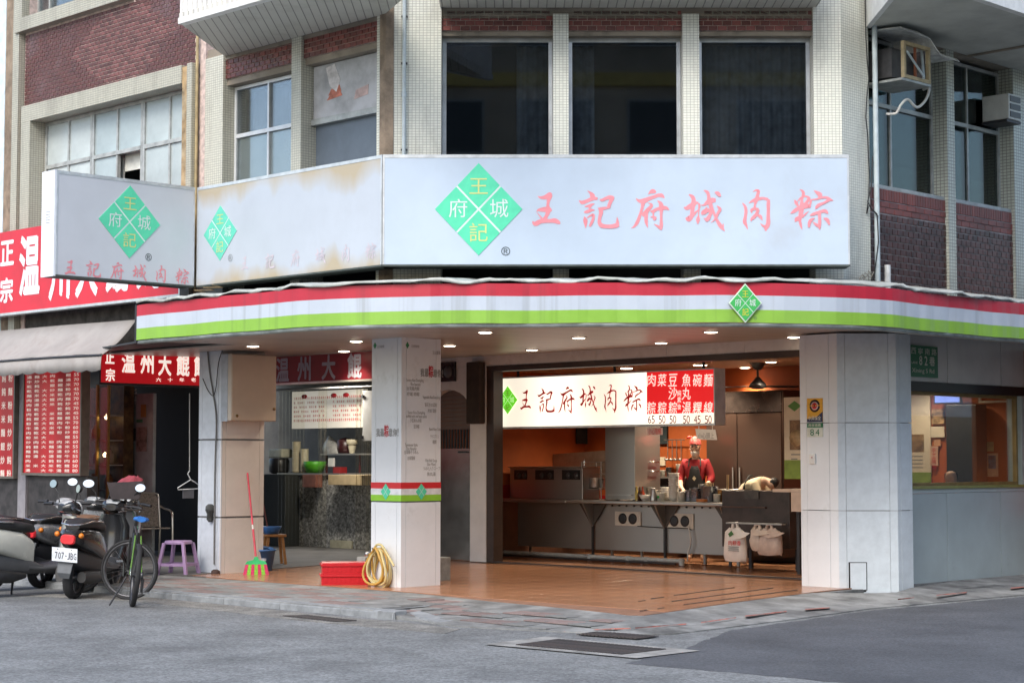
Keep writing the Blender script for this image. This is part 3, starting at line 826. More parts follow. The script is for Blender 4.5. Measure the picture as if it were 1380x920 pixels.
SL = Frame('L', x0 + 22.3)
l0, l1 = SL.s(265.5, 300), SL.s(514.5, 300)
ls = sign_box('sign_box', 'white angled sign box stained ochre along its edges with small diamond', SL, l0, l1, .3,
              sign_face('white_acrylic_stained', (.46, .51, .58), ((.42, .34, .21), 1.1), .55, .50, ZS0, ZS1))
es, eh = SL.at(297, 314)
emblem(SL, es, eh, .001, SL.s(319.5, 312) - es, ls, mint2, pale_yellow, pale_white, hh=SL.h(297, 277) - eh)
character('®', SL, *SL.at(310.5, 347.5), .003, .10, .10, M('grey_ink', (.25, .28, .30), .5), ls, offset=-.012)
for i, ch in enumerate('王記府城肉粽'):
    u = 330 + i * 34; v = 354 - i * 3.2
    brush_char(ch, SL, SL.s(u, v), SL.h(u, v), .002, .24, ghost, ls)

pc = SL.p(l0, 0, .01)
SR = Frame('R', pc.y - pc.x)
r1 = (pc - SR.o).dot(SR.a); r0 = SR.s(75.5, 300)
ps = sign_box('projecting_sign', 'grey white projecting sign with green diamond above small pink characters', SR, r0, r1 - .03, .3, sign_face('white_acrylic_grey', (.55, .58, .635)))
es, eh = SR.at(174.5, 299)
emblem(SR, es, eh, .001, SR.s(215.5, 303) - es, ps, mint, pale_yellow, pale_white, hh=SR.h(174.5, 250) - eh)
character('®', SR, *SR.at(200, 346.5), .003, .10, .10, black_ink, ps, offset=-.012)
for ch, u, v in (('王', 94.5, 360), ('記', 126, 362), ('府', 157.5, 364.5), ('城', 188, 367.5), ('肉', 217, 369.5), ('粽', 246, 372.5)):
    brush_char(ch, SR, SR.s(u, v), SR.h(u, v), .002, .25, pink, ps)
EF = xf(SR.p(r0, 0, -.15), math.atan2(-Q, Q))
ec = MB(); ec.box(EF, -.155, .155, ZS0, ZS1 + .021, .0, .03); ec.build('end_cap', M('white_end_cap', (.76, .80, .86), .4, var=.03), ps)
vl = MB()
for k in range(5): vl.box(EF, -.05, .06, 4.66 + k * .035, 4.668 + k * .035, .03, .034)
vl.build('vent_louvre', M('grey_vent', (.45, .48, .52), .5), ps)

# neighbour's red signs
red_vinyl = M('red_vinyl', (.62, .022, .045), .4, var=.08, scale=1.5)
white_vinyl = M('white_vinyl', (.78, .76, .80), .4, var=.05)
NS = Frame('L', 20.85)
n0, n1 = NS.s(-90, 400), NS.s(243, 390)
zb0, zb1 = NS.h(120, 412), NS.h(28, 309)
ns = thing('red_sign_board', 'large red sign board with white characters behind the projecting sign', 'sign', NS.p((n0 + n1) / 2, zb0))
B('face_panel', red_vinyl, NS, n0, n1 - .03, zb0 + .03, zb1, -.12, 0, ns)
B('bottom_trim', sign_metal, NS, n0, n1, zb0 - .01, zb0 + .03, -.14, .012, ns)
B('end_trim', sign_metal, NS, n1 - .03, n1, zb0 + .03, zb1 + .01, -.14, .012, ns)
for ch, u, v, w, h in (('正', 10, 341, .42, .40), ('宗', 9, 391, .40, .40), ('温', 40, 357, .62, .95), ('州', 80, 360, .62, .95), ('大', 117, 362, .62, .95), ('餛', 158, 362, .62, .92), ('飩', 200, 362, .62, .92)):
    s, hh = NS.at(u, v)
    if u > 60: hh = NS.h(40, 357) - .13
    character(ch, NS, s, hh, .004, w, h, white_vinyl, ns, offset=.036)
# grey wall strip with bracket beams behind the sign ends
B('sign_bracket', M('grey_galvanised', (.22, .23, .22), .6, .4), NS, n1 + .02, n1 + .5, zb0 - .35, zb1 - .5, -.45, -.35, ns)

# ================================================================== striped canopy
def fillet(P, r, k=10):
    out = [P[0]]
    for i in range(1, len(P) - 1):
        p, a, b = Vector(P[i]), Vector(P[i - 1]), Vector(P[i + 1])
        d1, d2 = (a - p).normalized(), (b - p).normalized()
        q0, q1 = p + d1 * r, p + d2 * r
        for j in range(k + 1):
            t = j / k; out.append(tuple(q0 * (1 - t) ** 2 + p * 2 * t * (1 - t) + q1 * t * t))
    out.append(P[-1]); return out
def resample(P, step):
    P = [Vector(p) for p in P]; out = [P[0]]; acc = 0
    for a, b in zip(P, P[1:]):
        l = (b - a).length; n = max(1, int(l / step))
        for j in range(1, n + 1): out.append(a + (b - a) * (j / n))
    return out
YC, CL, CR = 20.9, 19.05, 17.1
e0 = Frame('L', CL).p(Frame('L', CL).s(187, 440), 0)
path = resample(fillet([(e0.x, e0.y), (CL - YC, YC), (YC - CR, YC), (YC - CR + 6, YC + 6)], 1.15), .11)
def outn(P, i):
    t = (P[min(i + 1, len(P) - 1)] - P[max(i - 1, 0)]).normalized()
    return Vector((t.y, -t.x))
def zs(x, y):                            # soffit falls slightly towards the street
    return 3.15 + .13 * (x + y - 19.0) / 10.25
cn = thing('striped_canopy', 'canopy with red, white and green striped fascia wrapping the corner', 'canopy', (1.0, 21.5, 3.15))
rip = [.005 * math.sin(i * .31) + .004 * math.sin(i * .83 + 1) + .004 * math.sin(i * 2.1) for i in range(len(path))]
wav = [.006 * math.sin(i * .11 + .5) + .003 * math.sin(i * .47) for i in range(len(path))]
vr = M('red_banner', (.47, .022, .045), .42, var=.05, scale=2, dirt=((.27, .03, .045), 1.4, .54, (3.2, 3.2, .10)), bump=.05)
vw = M('white_banner', (.48, .54, .62), .42, var=.03, scale=2, dirt=((.27, .29, .30), 1.4, .53, (3.2, 3.2, .10)))
vg = M('lime_green_banner', (.24, .46, .055), .42, var=.05, scale=2, dirt=((.15, .28, .04), 1.4, .54, (3.2, 3.2, .10)))
for nm, m, za, zb_ in (('red_stripe', vr, 3.475, 3.62), ('white_stripe', vw, 3.312, 3.475), ('green_stripe', vg, 3.165, 3.312)):
    mb = MB(); rows = []
    for k in range(4):
        z = za + (zb_ - za) * k / 3; row = []
        for i, p in enumerate(path):
            n = outn(path, i); zz = z + wav[i]
            q = p + n * (.03 + rip[i] * (1.4 - (z - 3.165) / .455))
            row.append((q.x, q.y, zz))
        rows.append(row)
    mb.rings(rows, cap=False, closed=False, smooth=False)
    ob = mb.build(nm, m, cn)
    md = ob.modifiers.new('thick', 'SOLIDIFY'); md.thickness = .004; md.offset = -1
# metal lip below and frame behind
lip = MB(); r1_, r2_ = [], []
for a, z in ((.012, 3.165), (.018, 3.125), (-.10, 3.125), (-.10, 3.165)):
    r1_.append([(p.x + outn(path, i).x * a, p.y + outn(path, i).y * a, z + wav[i] * .6 - .004) for i, p in enumerate(path)])
lip.rings(r1_ + [r1_[0]], cap=False, closed=False)
lip.build('edge_lip', M('galvanised_edge', (.36, .40, .38), .45, .5, var=.2, scale=4, dirt=((.30, .14, .06), 3, .66)), cn)
# weathered roofing sheet, ragged along the edge
sheet = MB(); rows = []
inner = resample(fillet([(SL.p(l0 - .6, 0, -.5).x, SL.p(l0 - .6, 0, -.5).y), (x0 + .05, 22.75), (YC - CR - .15 + .6, 22.75), (YC - CR + 6, YC + 7.6)], .8), .1)
def nearest(i): return inner[int(i / (len(path) - 1) * (len(inner) - 1))]
for k, f in enumerate((-.05, 0.0, .1, .3, .6, 1.0)):
    row = []
    for i, p in enumerate(path):
        n = outn(path, i); q = nearest(i); fl = .022 * math.sin(i * .9) * math.sin(i * .23 + 1) + random.uniform(-.010, .010)
        base = Vector((p.x + n.x * (.05 + .03 * math.sin(i * .21)), p.y + n.y * (.05 + .03 * math.sin(i * .21))))
        if k == 0: row.append((base.x, base.y, 3.635 + wav[i] + fl * 1.0))
        else:
            xy = base.lerp(q, f); row.append((xy.x, xy.y, 3.665 + wav[i] + .20 * f + fl * (1 - f) + .006 * math.sin(i * 1.7)))
    rows.append(row)
sheet.rings(rows, cap=False, closed=False)
ob = sheet.build('roof_sheet', M('weathered_roof_sheet', (.50, .53, .50), .6, .1, var=.2, scale=5, dirt=((.16, .15, .12), 2.5, .50), bump=.3), cn)
md = ob.modifiers.new('thick', 'SOLIDIFY'); md.thickness = .008
# end plate on the left
ep = MB(); pv = e0; E2 = Frame('R', e0.y - e0.x); se = (e0 - E2.o).dot(E2.a)
MB().box(E2, se - .03, se + .22, 3.13, 3.63, -.05, -.005).build('end_plate', steel_dark, cn)
MB().tube([SL.p(l0 + .35 + .1 * k, 3.86 + .012 * k, .1 + .25 * (k % 2)) for k in range(6)], .006, 5).build('loose_wire', M('rusty_wire', (.25, .18, .10), .8), cn)

# soffit boards under the canopy and arcade
so_m = M('soffit_panel', (.42, .37, .33), .38, .0, var=.08, scale=3, rnd=.10)
cR = 17.35
while cR < 34.0:
    w = .15 * 1.414; g = .008
    st_c = 19.10 if cR < 28.75 else 21.2
    X, Y = (st_c - cR) / 2, (st_c + cR) / 2
    if Y < 20.95: Y = 20.95; X = Y - cR
    # follow the rounded corners
    for _ in range(40):
        pin = min(((Vector((X, Y)) - p).length, i) for i, p in enumerate(path))
        p = path[pin[1]]; n = outn(path, pin[1])
        if (Vector((X, Y)) - p).dot(n) > -.05 and cR < 28.75: X += .02; Y += .02
        else: break
    Xe, Ye = (29.25 - cR) / 2, (29.25 + cR) / 2
    if cR < 19.2: Xe, Ye = Xe + 4, Ye + 4
    q = [(X + w / 2 - g, Y - w / 2 + g), (Xe + w / 2 - g, Ye - w / 2 + g), (Xe, Ye), (X, Y)]
    q = [(X, Y - w / 2 + g), (Xe + w / 2 - g, Ye - w / 2 + g), (Xe, Ye), (X - w / 2 + g, Y)]
    mb = MB()
    A0, A1, A2, A3 = (X + .25 * w, Y - .25 * w), (Xe + .25 * w, Ye - .25 * w), (Xe - .23 * w, Ye + .23 * w), (X - .23 * w, Y + .23 * w)
    mb.plan([A0, A1, A2, A3], lambda x, y: zs(x, y), lambda x, y: zs(x, y) + .02)
    mb.f = [list(reversed(f)) for f in mb.f]
    mb.build('soffit_board', so_m, cn)
    cR += w
# dark sheet above the boards, its colour standing in for the unlit void
vd = MB(); vd.plan([(-4.6, 24.0), (-1.6, 21.1), (3.6, 21.1), (9, 26.6), (9, 33), (-4, 40), (-9, 32)], lambda x, y: zs(x, y) + .035, lambda x, y: zs(x, y) + .06)
vd.f = [list(reversed(f)) for f in vd.f]
vd.build('dark_void_sheet', steel_dark, cn)
# diamond emblem hung on the fascia
k = min(range(len(path)), key=lambda i: abs(path[i].x / path[i].y - (1004 - 690) / FPX))
n = outn(path, k)
GF = xf((path[k].x + n.x * .06, path[k].y + n.y * .06, 0), math.atan2(n.x, -n.y))
em_z = 3.39
lime = M('leaf_green', (.05, .42, .10), .4, var=.08); yel = M('yellow_paint', (.72, .62, .05), .4)
MB().prism(GF, [(0, em_z - .225), (.19, em_z), (0, em_z + .225), (-.19, em_z)], -.02, 0).build('emblem_rim', M('emblem_rim', (.62, .74, .62), .4), cn)
emblem(GF, 0, em_z, .001, .175, cn, lime, yel, pale_white, hh=.205)
character('®', GF, .11, em_z - .17, .012, .04, .04, black_ink, cn)

# recessed downlights
warm = (1.0, .82, .60)
lamp_face = emis('downlight_glow', (1.0, .84, .62), 9)
ring_m = M('downlight_ring', (.7, .66, .6), .4, .3)
def downlight(u, v, z=None, power=36, parent=None, name='downlight', r=.085, cone=120):
    zz = z or 3.2
    for _ in range(4):
        p = gz(u, v, zz)
        zz = z or zs(p.x, p.y)
    p = gz(u, v, zz)
    rg = MB(); rg.lathe([(r, -.012), (r + .022, -.012), (r + .022, .0), (r, .0)], p, 20); rg2 = rg.build('downlight_ring' if parent else name, ring_m, parent)
    dk = MB(); dk.lathe([(.001, -.020), (r * .7, -.019), (r * .98, -.012), (r * .98, .001)], p, 18, cap=False); dk.build('bulb', lamp_face, rg2)
    l = bpy.data.lights.new('lamp', 'SPOT'); l.energy = power; l.color = warm; l.spot_size = R(cone); l.spot_blend = .6; l.shadow_soft_size = .07
    o = bpy.data.objects.new('lamp', l); COL.objects.link(o); put(o, (p.x, p.y, p.z - .03), rg2)
    return rg2
for u, v in ((341, 465.6), (480, 459), (463.5, 472.5), (606, 465), (654, 447), (780, 454.3), (717, 470.8), (891, 461.3), (958, 446.5), (1069.6, 453.5), (1218, 464.5), (1291, 461)):
    downlight(u, v, parent=cn)
# ================================================================== ground
def lerp(a, b, t): return a + (b - a) * t
asph = M('worn_asphalt', (.19, .198, .20), .92, var=.16, scale=1.2, bump=.5, bscale=60, dirt=((.11, .115, .12), .35, .52))
def speckle(m, sc, amt):
    N = m.node_tree.nodes; Lk = m.node_tree.links.new; b = N['Principled BSDF']
    src = b.inputs['Base Color'].links[0].from_socket
    tc = N.new('ShaderNodeTexCoord'); v = N.new('ShaderNodeTexVoronoi'); v.inputs['Scale'].default_value = sc; Lk(tc.outputs['Object'], v.inputs['Vector'])
    sp = N.new('ShaderNodeSeparateColor'); Lk(v.outputs['Color'], sp.inputs[0])
    mr = N.new('ShaderNodeMapRange'); mr.inputs[3].default_value = 1 - amt; mr.inputs[4].default_value = 1 + amt; Lk(sp.outputs[0], mr.inputs[0])
    hs = N.new('ShaderNodeHueSaturation'); Lk(mr.outputs[0], hs.inputs['Value']); Lk(src, hs.inputs['Color']); Lk(hs.outputs[0], b.inputs['Base Color'])
    return m
speckle(speckle(asph, 55, .34), 22, .12)
asph2 = speckle(M('dark_new_asphalt', (.085, .09, .10), .85, var=.14, scale=.9, bump=.35, bscale=70, dirt=((.13, .135, .14), .5, .6)), 60, .28)
ZR = -.13
MB().plan([(-150, -120), (150, -120), (150, 160), (-150, 160)], ZR - .3, ZR).build('road', asph, kind='structure')
pp = [gz(u, v, ZR + .004) for u, v in ((845, 893), (915, 876), (935, 868), (985, 848.5), (1082, 835), (1175, 822), (1320, 809), (1500, 796), (1500, 990), (1150, 990))]
far = [(p.x, p.y) for p in pp]
far[7:] = [(12.5, 29.3), (14.5, 26), (9, 12), (4.2, 13.2)]
rj = random.Random(3); jag = []
for (xa, ya), (xb, yb) in zip(far, far[1:] + far[:1]):
    nn = max(1, int(math.hypot(xb - xa, yb - ya) / .12))
    jag += [(xa + (xb - xa) * k / nn + rj.uniform(-.025, .025), ya + (yb - ya) * k / nn + rj.uniform(-.04, .04)) for k in range(nn)]
far = jag
MB().plan(list(reversed(far)), ZR + .001, ZR + .004).build('asphalt_patch', asph2, kind='structure')
# concrete gutter strip along the kerb
gq = [gz(u, v, ZR + .004) for u, v in ((-40, 797), (90, 800), (200, 804), (330, 817), (440, 829), (545, 838), (620, 847), (600, 853), (520, 846), (410, 836), (300, 823), (190, 810), (80, 804), (-40, 800))]
MB().plan([(p.x, p.y) for p in reversed(gq)], ZR + .001, ZR + .004).build('gutter', speckle(M('gutter_concrete', (.215, .21, .195), .95, var=.25, scale=3, bump=.5, bscale=50, dirt=((.13, .13, .125), 1.2, .5)), 60, .35), kind='structure')

inner_px = [(552, 798), (660, 809.6), (760, 819), (845, 828), (868, 829), (890, 826), (1000, 810), (1100, 797.5), (1135, 798.5), (1205, 798.5), (1229, 791)]
zi = -.022
LT = 21.55
inn = [Vector((-13, LT + 13, zi)), Vector((-8, LT + 8, zi)), Vector((-4, LT + 4, zi))] + [gz(u, v, zi) for u, v in inner_px] + [Vector((6.2, 25.4, -.02)), Vector((12, 31.2, -.02))]
outer_px = [(562, 835), (605, 842.4), (690, 847), (773, 850.8), (850, 854), (900, 854), (980, 844.5), (1080, 832), (1173, 819), (1319, 806)]
CK = 19.0
kz = -.045
ks = Frame('L', CK)
kend = ks.p(ks.s(531, 825), 0)
out_ = [Vector((CK - 32, 32, kz)), Vector((CK - 27.5, 27.5, kz)), Vector((CK - 23.5, 23.5, kz)), Vector((kend.x - .25, kend.y + .25, kz))] + [gz(u, v, ZR + .012) for u, v in outer_px] + [Vector((10.5, 27.4, ZR + .012)), Vector((14.5, 31.2, ZR + .012))]
def resamp3(P, n):
    L = [0]
    for a, b in zip(P, P[1:]): L.append(L[-1] + (b - a).length)
    o = []
    for i in range(n + 1):
        t = L[-1] * i / n; k = max(j for j in range(len(L)) if L[j] <= t + 1e-9); k = min(k, len(P) - 2)
        o.append(P[k].lerp(P[k + 1], (t - L[k]) / (L[k + 1] - L[k])))
    return o
# pair the curves by the L/R turn so that the ruled strip does not twist
NI = 90
ia, oa = resamp3(inn[:8], 50), resamp3(out_[:9], 50)
ib, ob_ = resamp3(inn[7:], 40), resamp3(out_[8:], 40)
IN, OUT = ia + ib[1:], oa + ob_[1:]
conc_sw = M('pavement_concrete', (.24, .245, .24), .9, var=.3, scale=2.5, bump=.5, bscale=40, dirt=((.11, .112, .115), 1.1, .46))
sw = MB()
rows = [[IN[i].lerp(OUT[i], k / 5) for i in range(len(IN))] for k in range(6)]
sw.rings(list(reversed(rows)), cap=False, closed=False)
under = [Vector((p.x, p.y, ZR - .2)) for p in OUT]
sw.rings([[Vector((p.x, p.y, ZR - .2)) for p in OUT], OUT], cap=False, closed=False)
sidewalk = sw.build('sidewalk', conc_sw, kind='structure')
def swz(x, y):
    best = None
    for i in range(len(IN)):
        a, b = IN[i], OUT[i]; d = b - a; t = ((x - a.x) * d.x + (y - a.y) * d.y) / (d.x ** 2 + d.y ** 2)
        dd = (a.x + d.x * t - x) ** 2 + (a.y + d.y * t - y) ** 2
        if best is None or dd < best[0]: best = (dd, t, a.z + d.z * t)
    return best[1], best[2]
# pavers, red and grey, laid square to the left street
pv_r = M('red_paver', (.26, .185, .172), .9, var=.2, scale=4, bump=.4, bscale=50, rnd=.22, dirt=((.17, .165, .16), 2.5, .45))
pv_g = M('grey_paver', (.24, .245, .24), .9, var=.2, scale=4, bump=.4, bscale=50, rnd=.22, dirt=((.15, .15, .148), 2.5, .48))
PV = .32
def slabmesh(name, a, th, mat, e=.006):
    mb = MB(); h = a / 2 - (.004 if th > .005 else .003)
    c = [(-h, -h), (h, -h), (h, h), (-h, h)]; d = [(x * (1 - e / h), y * (1 - e / h)) for x, y in c]
    r = lambda x, y: (x * Q - y * Q, x * Q + y * Q)
    mb.face([(*r(x, y), th) for x, y in d])
    for i in range(4):
        j = (i + 1) % 4
        mb.face([(*r(*c[i]), th - e * .5), (*r(*c[j]), th - e * .5), (*r(*d[j]), th), (*r(*d[i]), th)])
        mb.face([(*r(*c[i]), 0), (*r(*c[j]), 0), (*r(*c[j]), th - e * .5), (*r(*c[i]), th - e * .5)])
    me = bpy.data.meshes.new(name); me.from_pydata(mb.v, [], mb.f); me.materials.append(mat); me.update()
    return me
pm = (slabmesh('paver', PV, .012, pv_r), slabmesh('paver', PV, .012, pv_g))
cover_c = gz(525, 813, -.05)
i = 0
for a in range(20, 110):
    for b in range(0, 5):
        sL = 19.0 / 1.414 + .17 + PV * (b + .5); sA = PV * (a + .5)      # along R (depth) and along L
        if not (0 <= b <= 4): continue
        x = Q * sL + Q * (-sA); y = Q * sL + Q * sA
        u = 690 + x / y * FPX
        if u < 150 or u > 830: continue
        t, z = swz(x, y)
        if t < .16 or t > .90: continue
        if (Vector((x, y)) - cover_c.xy).length < .42: continue
        if u > 640 and t < .28: continue
        o = bpy.data.objects.new('paver', pm[0 if ((a * 7 + b * 3 + (a // 2)) % 2 == 0) else 1]); COL.objects.link(o)
        put(o, (x, y, z - .004 + random.uniform(-.002, .002)), sidewalk)
        i += 1
# kerb stones
kerb_m = M('kerb_concrete', (.26, .275, .285), .9, var=.22, scale=3, bump=.5, bscale=40, dirt=((.10, .105, .11), 1.2, .52))
kerb = MB().box(ks, ks.s(-300, 800), ks.s(-60, 800), ZR - .1, kz - .001, -.18, .02).build('kerb', kerb_m, kind='structure')
s = ks.s(-60, 800); s_end = ks.s(531, 825)
while s < s_end - .05:
    e = min(s + 1.1, s_end)
    k = MB(); k.prism(Frame('X', (-ks.n, ks.a), ks.p(0, 0, 0) + ks.a * s), [(-.02, ZR - .1), (.19, ZR - .1), (.19, kz + .006), (.02, kz + .006), (-.012, kz - .02)], .006, e - s)
    k.build('kerb_stone', kerb_m, kerb, bevel=.008); s = e
# curved end of the kerb sinking to the road
kp = [ks.p(s_end, 0, 0)] + [gz(u, v, ZR) for u, v in ((548, 830), (562, 835), (585, 839), (610, 843))]
rows = []
for j, p in enumerate(kp):
    t = (kp[min(j + 1, 4)] - kp[max(j - 1, 0)]); t.z = 0; t.normalize(); n = Vector((-t.y, t.x, 0)); top = lerp(kz + .006, ZR + .014, j / 4.0)
    q = Vector((p.x, p.y, 0))
    rows.append([q - n * .02 + Vector((0, 0, ZR - .1)), q + n * .19 + Vector((0, 0, ZR - .1)), q + n * .19 + Vector((0, 0, top)), q - n * .012 + Vector((0, 0, top - .012))])
MB().rings(rows, smooth=False).build('kerb_stone', kerb_m, kerb)
# painted red kerb line (worn) on the right
redline = M('worn_red_paint', (.36, .11, .08), .85, var=.35, scale=6, dirt=((.25, .24, .235), 7, .40))
rl = MB()
for seg in (((800, 847.5), (850, 846)), ((856, 845.5), (925, 840)), ((945, 838), (992, 831.5)), ((1004, 829.5), (1060, 823)), ((1085, 820.5), (1118, 818)), ((1210, 807), (1232, 804.5)), ((1262, 801.5), (1303, 797.5)), ((1362, 792), (1400, 788))):
    (ua, va), (ub, vb) = seg
    def zz(u, v):
        z = -.1
        for _ in range(3):
            p = gz(u, v, z); z = swz(p.x, p.y)[1] + .006
        return gz(u, v, z)
    rl.face([zz(ua, va + .9), zz(ub, vb + .9), zz(ub, vb - .7), zz(ua, va - .7)])
rl.build('red_kerb_line', redline, kind='structure')

# drain gratings and covers
grate_m = M('rusty_iron', (.11, .10, .10), .7, .4, var=.3, scale=8, dirt=((.16, .11, .08), 3, .5))
def quad_frame(px, z):
    P = [gz(u, v, z) for u, v in px]; return P
def grate(label, px, z, nb, border=None, bmat=None, along=0, fill=None):
    P = quad_frame(px, z)
    c = sum(P, Vector()) / 4
    t = thing('drain_grating', label, 'grating', c)
    if border:
        m = MB(); O = [c + (p - c) * border for p in P]
        for i in range(4):
            j = (i + 1) % 4; m.face([O[i], O[j], P[j], P[i]])
        m.build('concrete_surround', bmat, t)
    pl = MB(); pl.face([p + Vector((0, 0, -.0)) for p in P]); pl.build('pit', fill or M('grate_dark', (.03, .03, .032), .9), t)
    for k in range(nb):
        a, b = (k + .18) / nb, (k + .72) / nb
        A0, A1 = P[0].lerp(P[1], a), P[0].lerp(P[1], b); D0, D1 = P[3].lerp(P[2], a), P[3].lerp(P[2], b)
        h = Vector((0, 0, .008))
        m = MB(); m.face([A0 + h, A1 + h, D1 + h, D0 + h]); m.face([A0, A1, A1 + h, A0 + h]); m.face([A1, D1, D1 + h, A1 + h]); m.face([D0, A0, A0 + h, D0 + h])
        m.build('grate_bar', grate_m, t)
    return t
grate('rusty drain cover in a concrete surround at the corner of the road', [(694, 868.5), (838, 881.5), (899, 874.5), (752, 861)], ZR + .012, 26, 1.42, M('old_concrete', (.29, .285, .27), .95, var=.25, scale=3, bump=.5, bscale=40), fill=M('iron_plate', (.10, .095, .09), .8, .3, var=.3))
grate('narrow drain grating at the pavement edge behind the larger cover', [(776, 854.5), (858, 860.5), (889, 857), (806, 850.5)], ZR + .012, 16)
grate('drain grating in the gutter beside the kerb', [(380, 829.5), (452, 837.5), (482, 836), (414, 828.5)], ZR + .006, 14)
cv = thing('utility_cover', 'square grey utility cover set in the paving by the column', 'cover', cover_c)
P = [gz(u, v, -.045) for u, v in ((478, 813.5), (527, 819.5), (571, 815.5), (520, 810))]
m = MB(); c = sum(P, Vector()) / 4; O = [c + (p - c) * 1.25 for p in P]
for k in range(4): m.face([O[k], O[(k + 1) % 4], P[(k + 1) % 4], P[k]])
m.build('cover_frame', kerb_m, cv); m = MB(); m.face([p + Vector((0, 0, .003)) for p in P]); m.build('cover_plate', M('cover_plate', (.12, .125, .125), .8, .2, var=.25), cv)
cv2 = thing('utility_cover', 'dark cover in the pavement by the alley wall', 'cover', gz(1340, 794, -.04))
P = [gz(u, v, swz(gz(u, v, -.05).x, gz(u, v, -.05).y)[1] + .008) for u, v in ((1292, 793), (1345, 797), (1395, 792), (1340, 787))]
m = MB(); m.face(P); m.build('cover_plate', MATS['cover_plate'], cv2)

# tiled arcade floor
tile_m = M('terracotta_tile', (.40, .195, .105), .22, var=.05, scale=1.2, rnd=.10, rv=.04, detail=2)
grout = M('tile_grout', (.25, .13, .08), .8, var=.15)
fl = MB()
tf_out = [(p.x, p.y) for p in inn[3:11]]
poly = [(LT - 26.2, 26.2)] + tf_out + [(4.4, 23.9), (7.4, 26.85), (3.5, 36), (-1.5, 31.0)]
poly = [(-4.55, LT + 4.55)] + tf_out + [(5.0, 24.4), (8.6, 28.1), (3.3, 35.6), (.2, 34.5), (-.75, 31.4), (-1.9, 30.6), (-4.6, 33.6), (-7.6, 30.6)]
ZT = -.015
def ztile(x, y): return ZT
MB().plan([(-30, 51.5), (-4.2, 25.7), (0, 21.5), (1.4, 20.3), (5, 24.2), (9, 28.3), (0, 45), (-30, 70)], -.25, -.03).build('arcade_base', conc_sw, kind='structure')
fl.plan(poly, -.028, ZT - .003)
floor = fl.build('tiled_floor', grout, kind='structure')
TS = .45
tm = slabmesh('tile', TS, .004, tile_m, e=.002)
def inpoly(x, y, P):
    r = False
    for k in range(len(P)):
        (xa, ya), (xb, yb) = P[k - 1], P[k]
        if (ya > y) != (yb > y) and x < (xb - xa) * (y - ya) / (yb - ya) + xa: r = not r
    return r
def clip(P, C):
    """polygon P cut to the convex counter-clockwise cell C"""
    for k in range(len(C)):
        (ax, ay), (bx, by) = C[k - 1], C[k]; o = []
        side = lambda p: (bx - ax) * (p[1] - ay) - (by - ay) * (p[0] - ax)
        for i in range(len(P)):
            p, q_ = P[i - 1], P[i]; sp_, sq = side(p), side(q_)
            if (sp_ >= 0) != (sq >= 0):
                t = sp_ / (sp_ - sq); o.append((p[0] + (q_[0] - p[0]) * t, p[1] + (q_[1] - p[1]) * t))
            if sq >= 0: o.append(q_)
        P = o
        if not P: return P
    return P
cells = []
for a in range(15, 85):
    for b in range(0, 50):
        sL, sA = 15.3 + TS * (b + .5), TS * (a + .5)
        x, y = Q * sL - Q * sA, Q * sL + Q * sA
        hw = TS * .5 * 1.38
        k = [inpoly(x + dx, y + dy, poly) for dx, dy in ((hw, 0), (-hw, 0), (0, hw), (0, -hw))]
        if all(k): cells.append((y, x, 1))
        elif any(k) or inpoly(x, y, poly): cells.append((y, x, 0))
cells.sort()
rest = MB(); cnt = 0
for y, x, full in cells:
    z = ZT - .003; h = TS / 2 * 1.414 - .002
    cell = [(x - h, y), (x, y - h), (x + h, y), (x, y + h)]
    if not full:
        cell = clip(poly, cell)
        if len(cell) < 3: continue
    if cnt < 296:
        cnt += 1
        if full: o = bpy.data.objects.new('tile', tm); COL.objects.link(o); put(o, (x, y, z), floor)
        else: MB().plan(cell, z, z + .004).build('tile', tile_m, floor)
    else: rest.plan(cell, z, z + .004)
if rest.v: rest.build('far_tiles', tile_m, floor, kind='stuff')
strip_m = M('black_antislip', (.03, .028, .026), .9, var=.3, scale=9)
for (ua, va), (ub, vb) in (((907, 809), (992, 802)), ((908, 801.5), (990, 791)), ((921, 814), (1075, 794)), ((905, 809.5), (1042, 791.5)), ((860, 809.5), (870, 808)), ((877, 806), (895, 803.8)), ((862, 822.5), (872, 821)), ((886, 819.5), (895, 818))):
    if (ua, va) == (907, 809): continue
    zf = lambda u, v: ztile(gz(u, v, 0).x, gz(u, v, 0).y) + .004
    m = MB(); m.face([gz(ua, va + .5, zf(ua, va)), gz(ub, vb + .5, zf(ub, vb)), gz(ub, vb - .35, zf(ub, vb)), gz(ua, va - .35, zf(ua, va))])
    m.build('antislip_strip', strip_m, floor)
conc_fl = M('dark_concrete_floor', (.13, .125, .12), .7, var=.2, scale=2, bump=.2)
MB().plan([(-30, 51.5), (-4.25, 25.75), (-4.5, 26.05), (-4.6, 26.15), (-1.8, 30.55), (-.8, 31.4), (.2, 34.6), (-8, 43), (-30, 60)], -.2, -.006).build('arcade_floor', conc_fl, kind='structure')

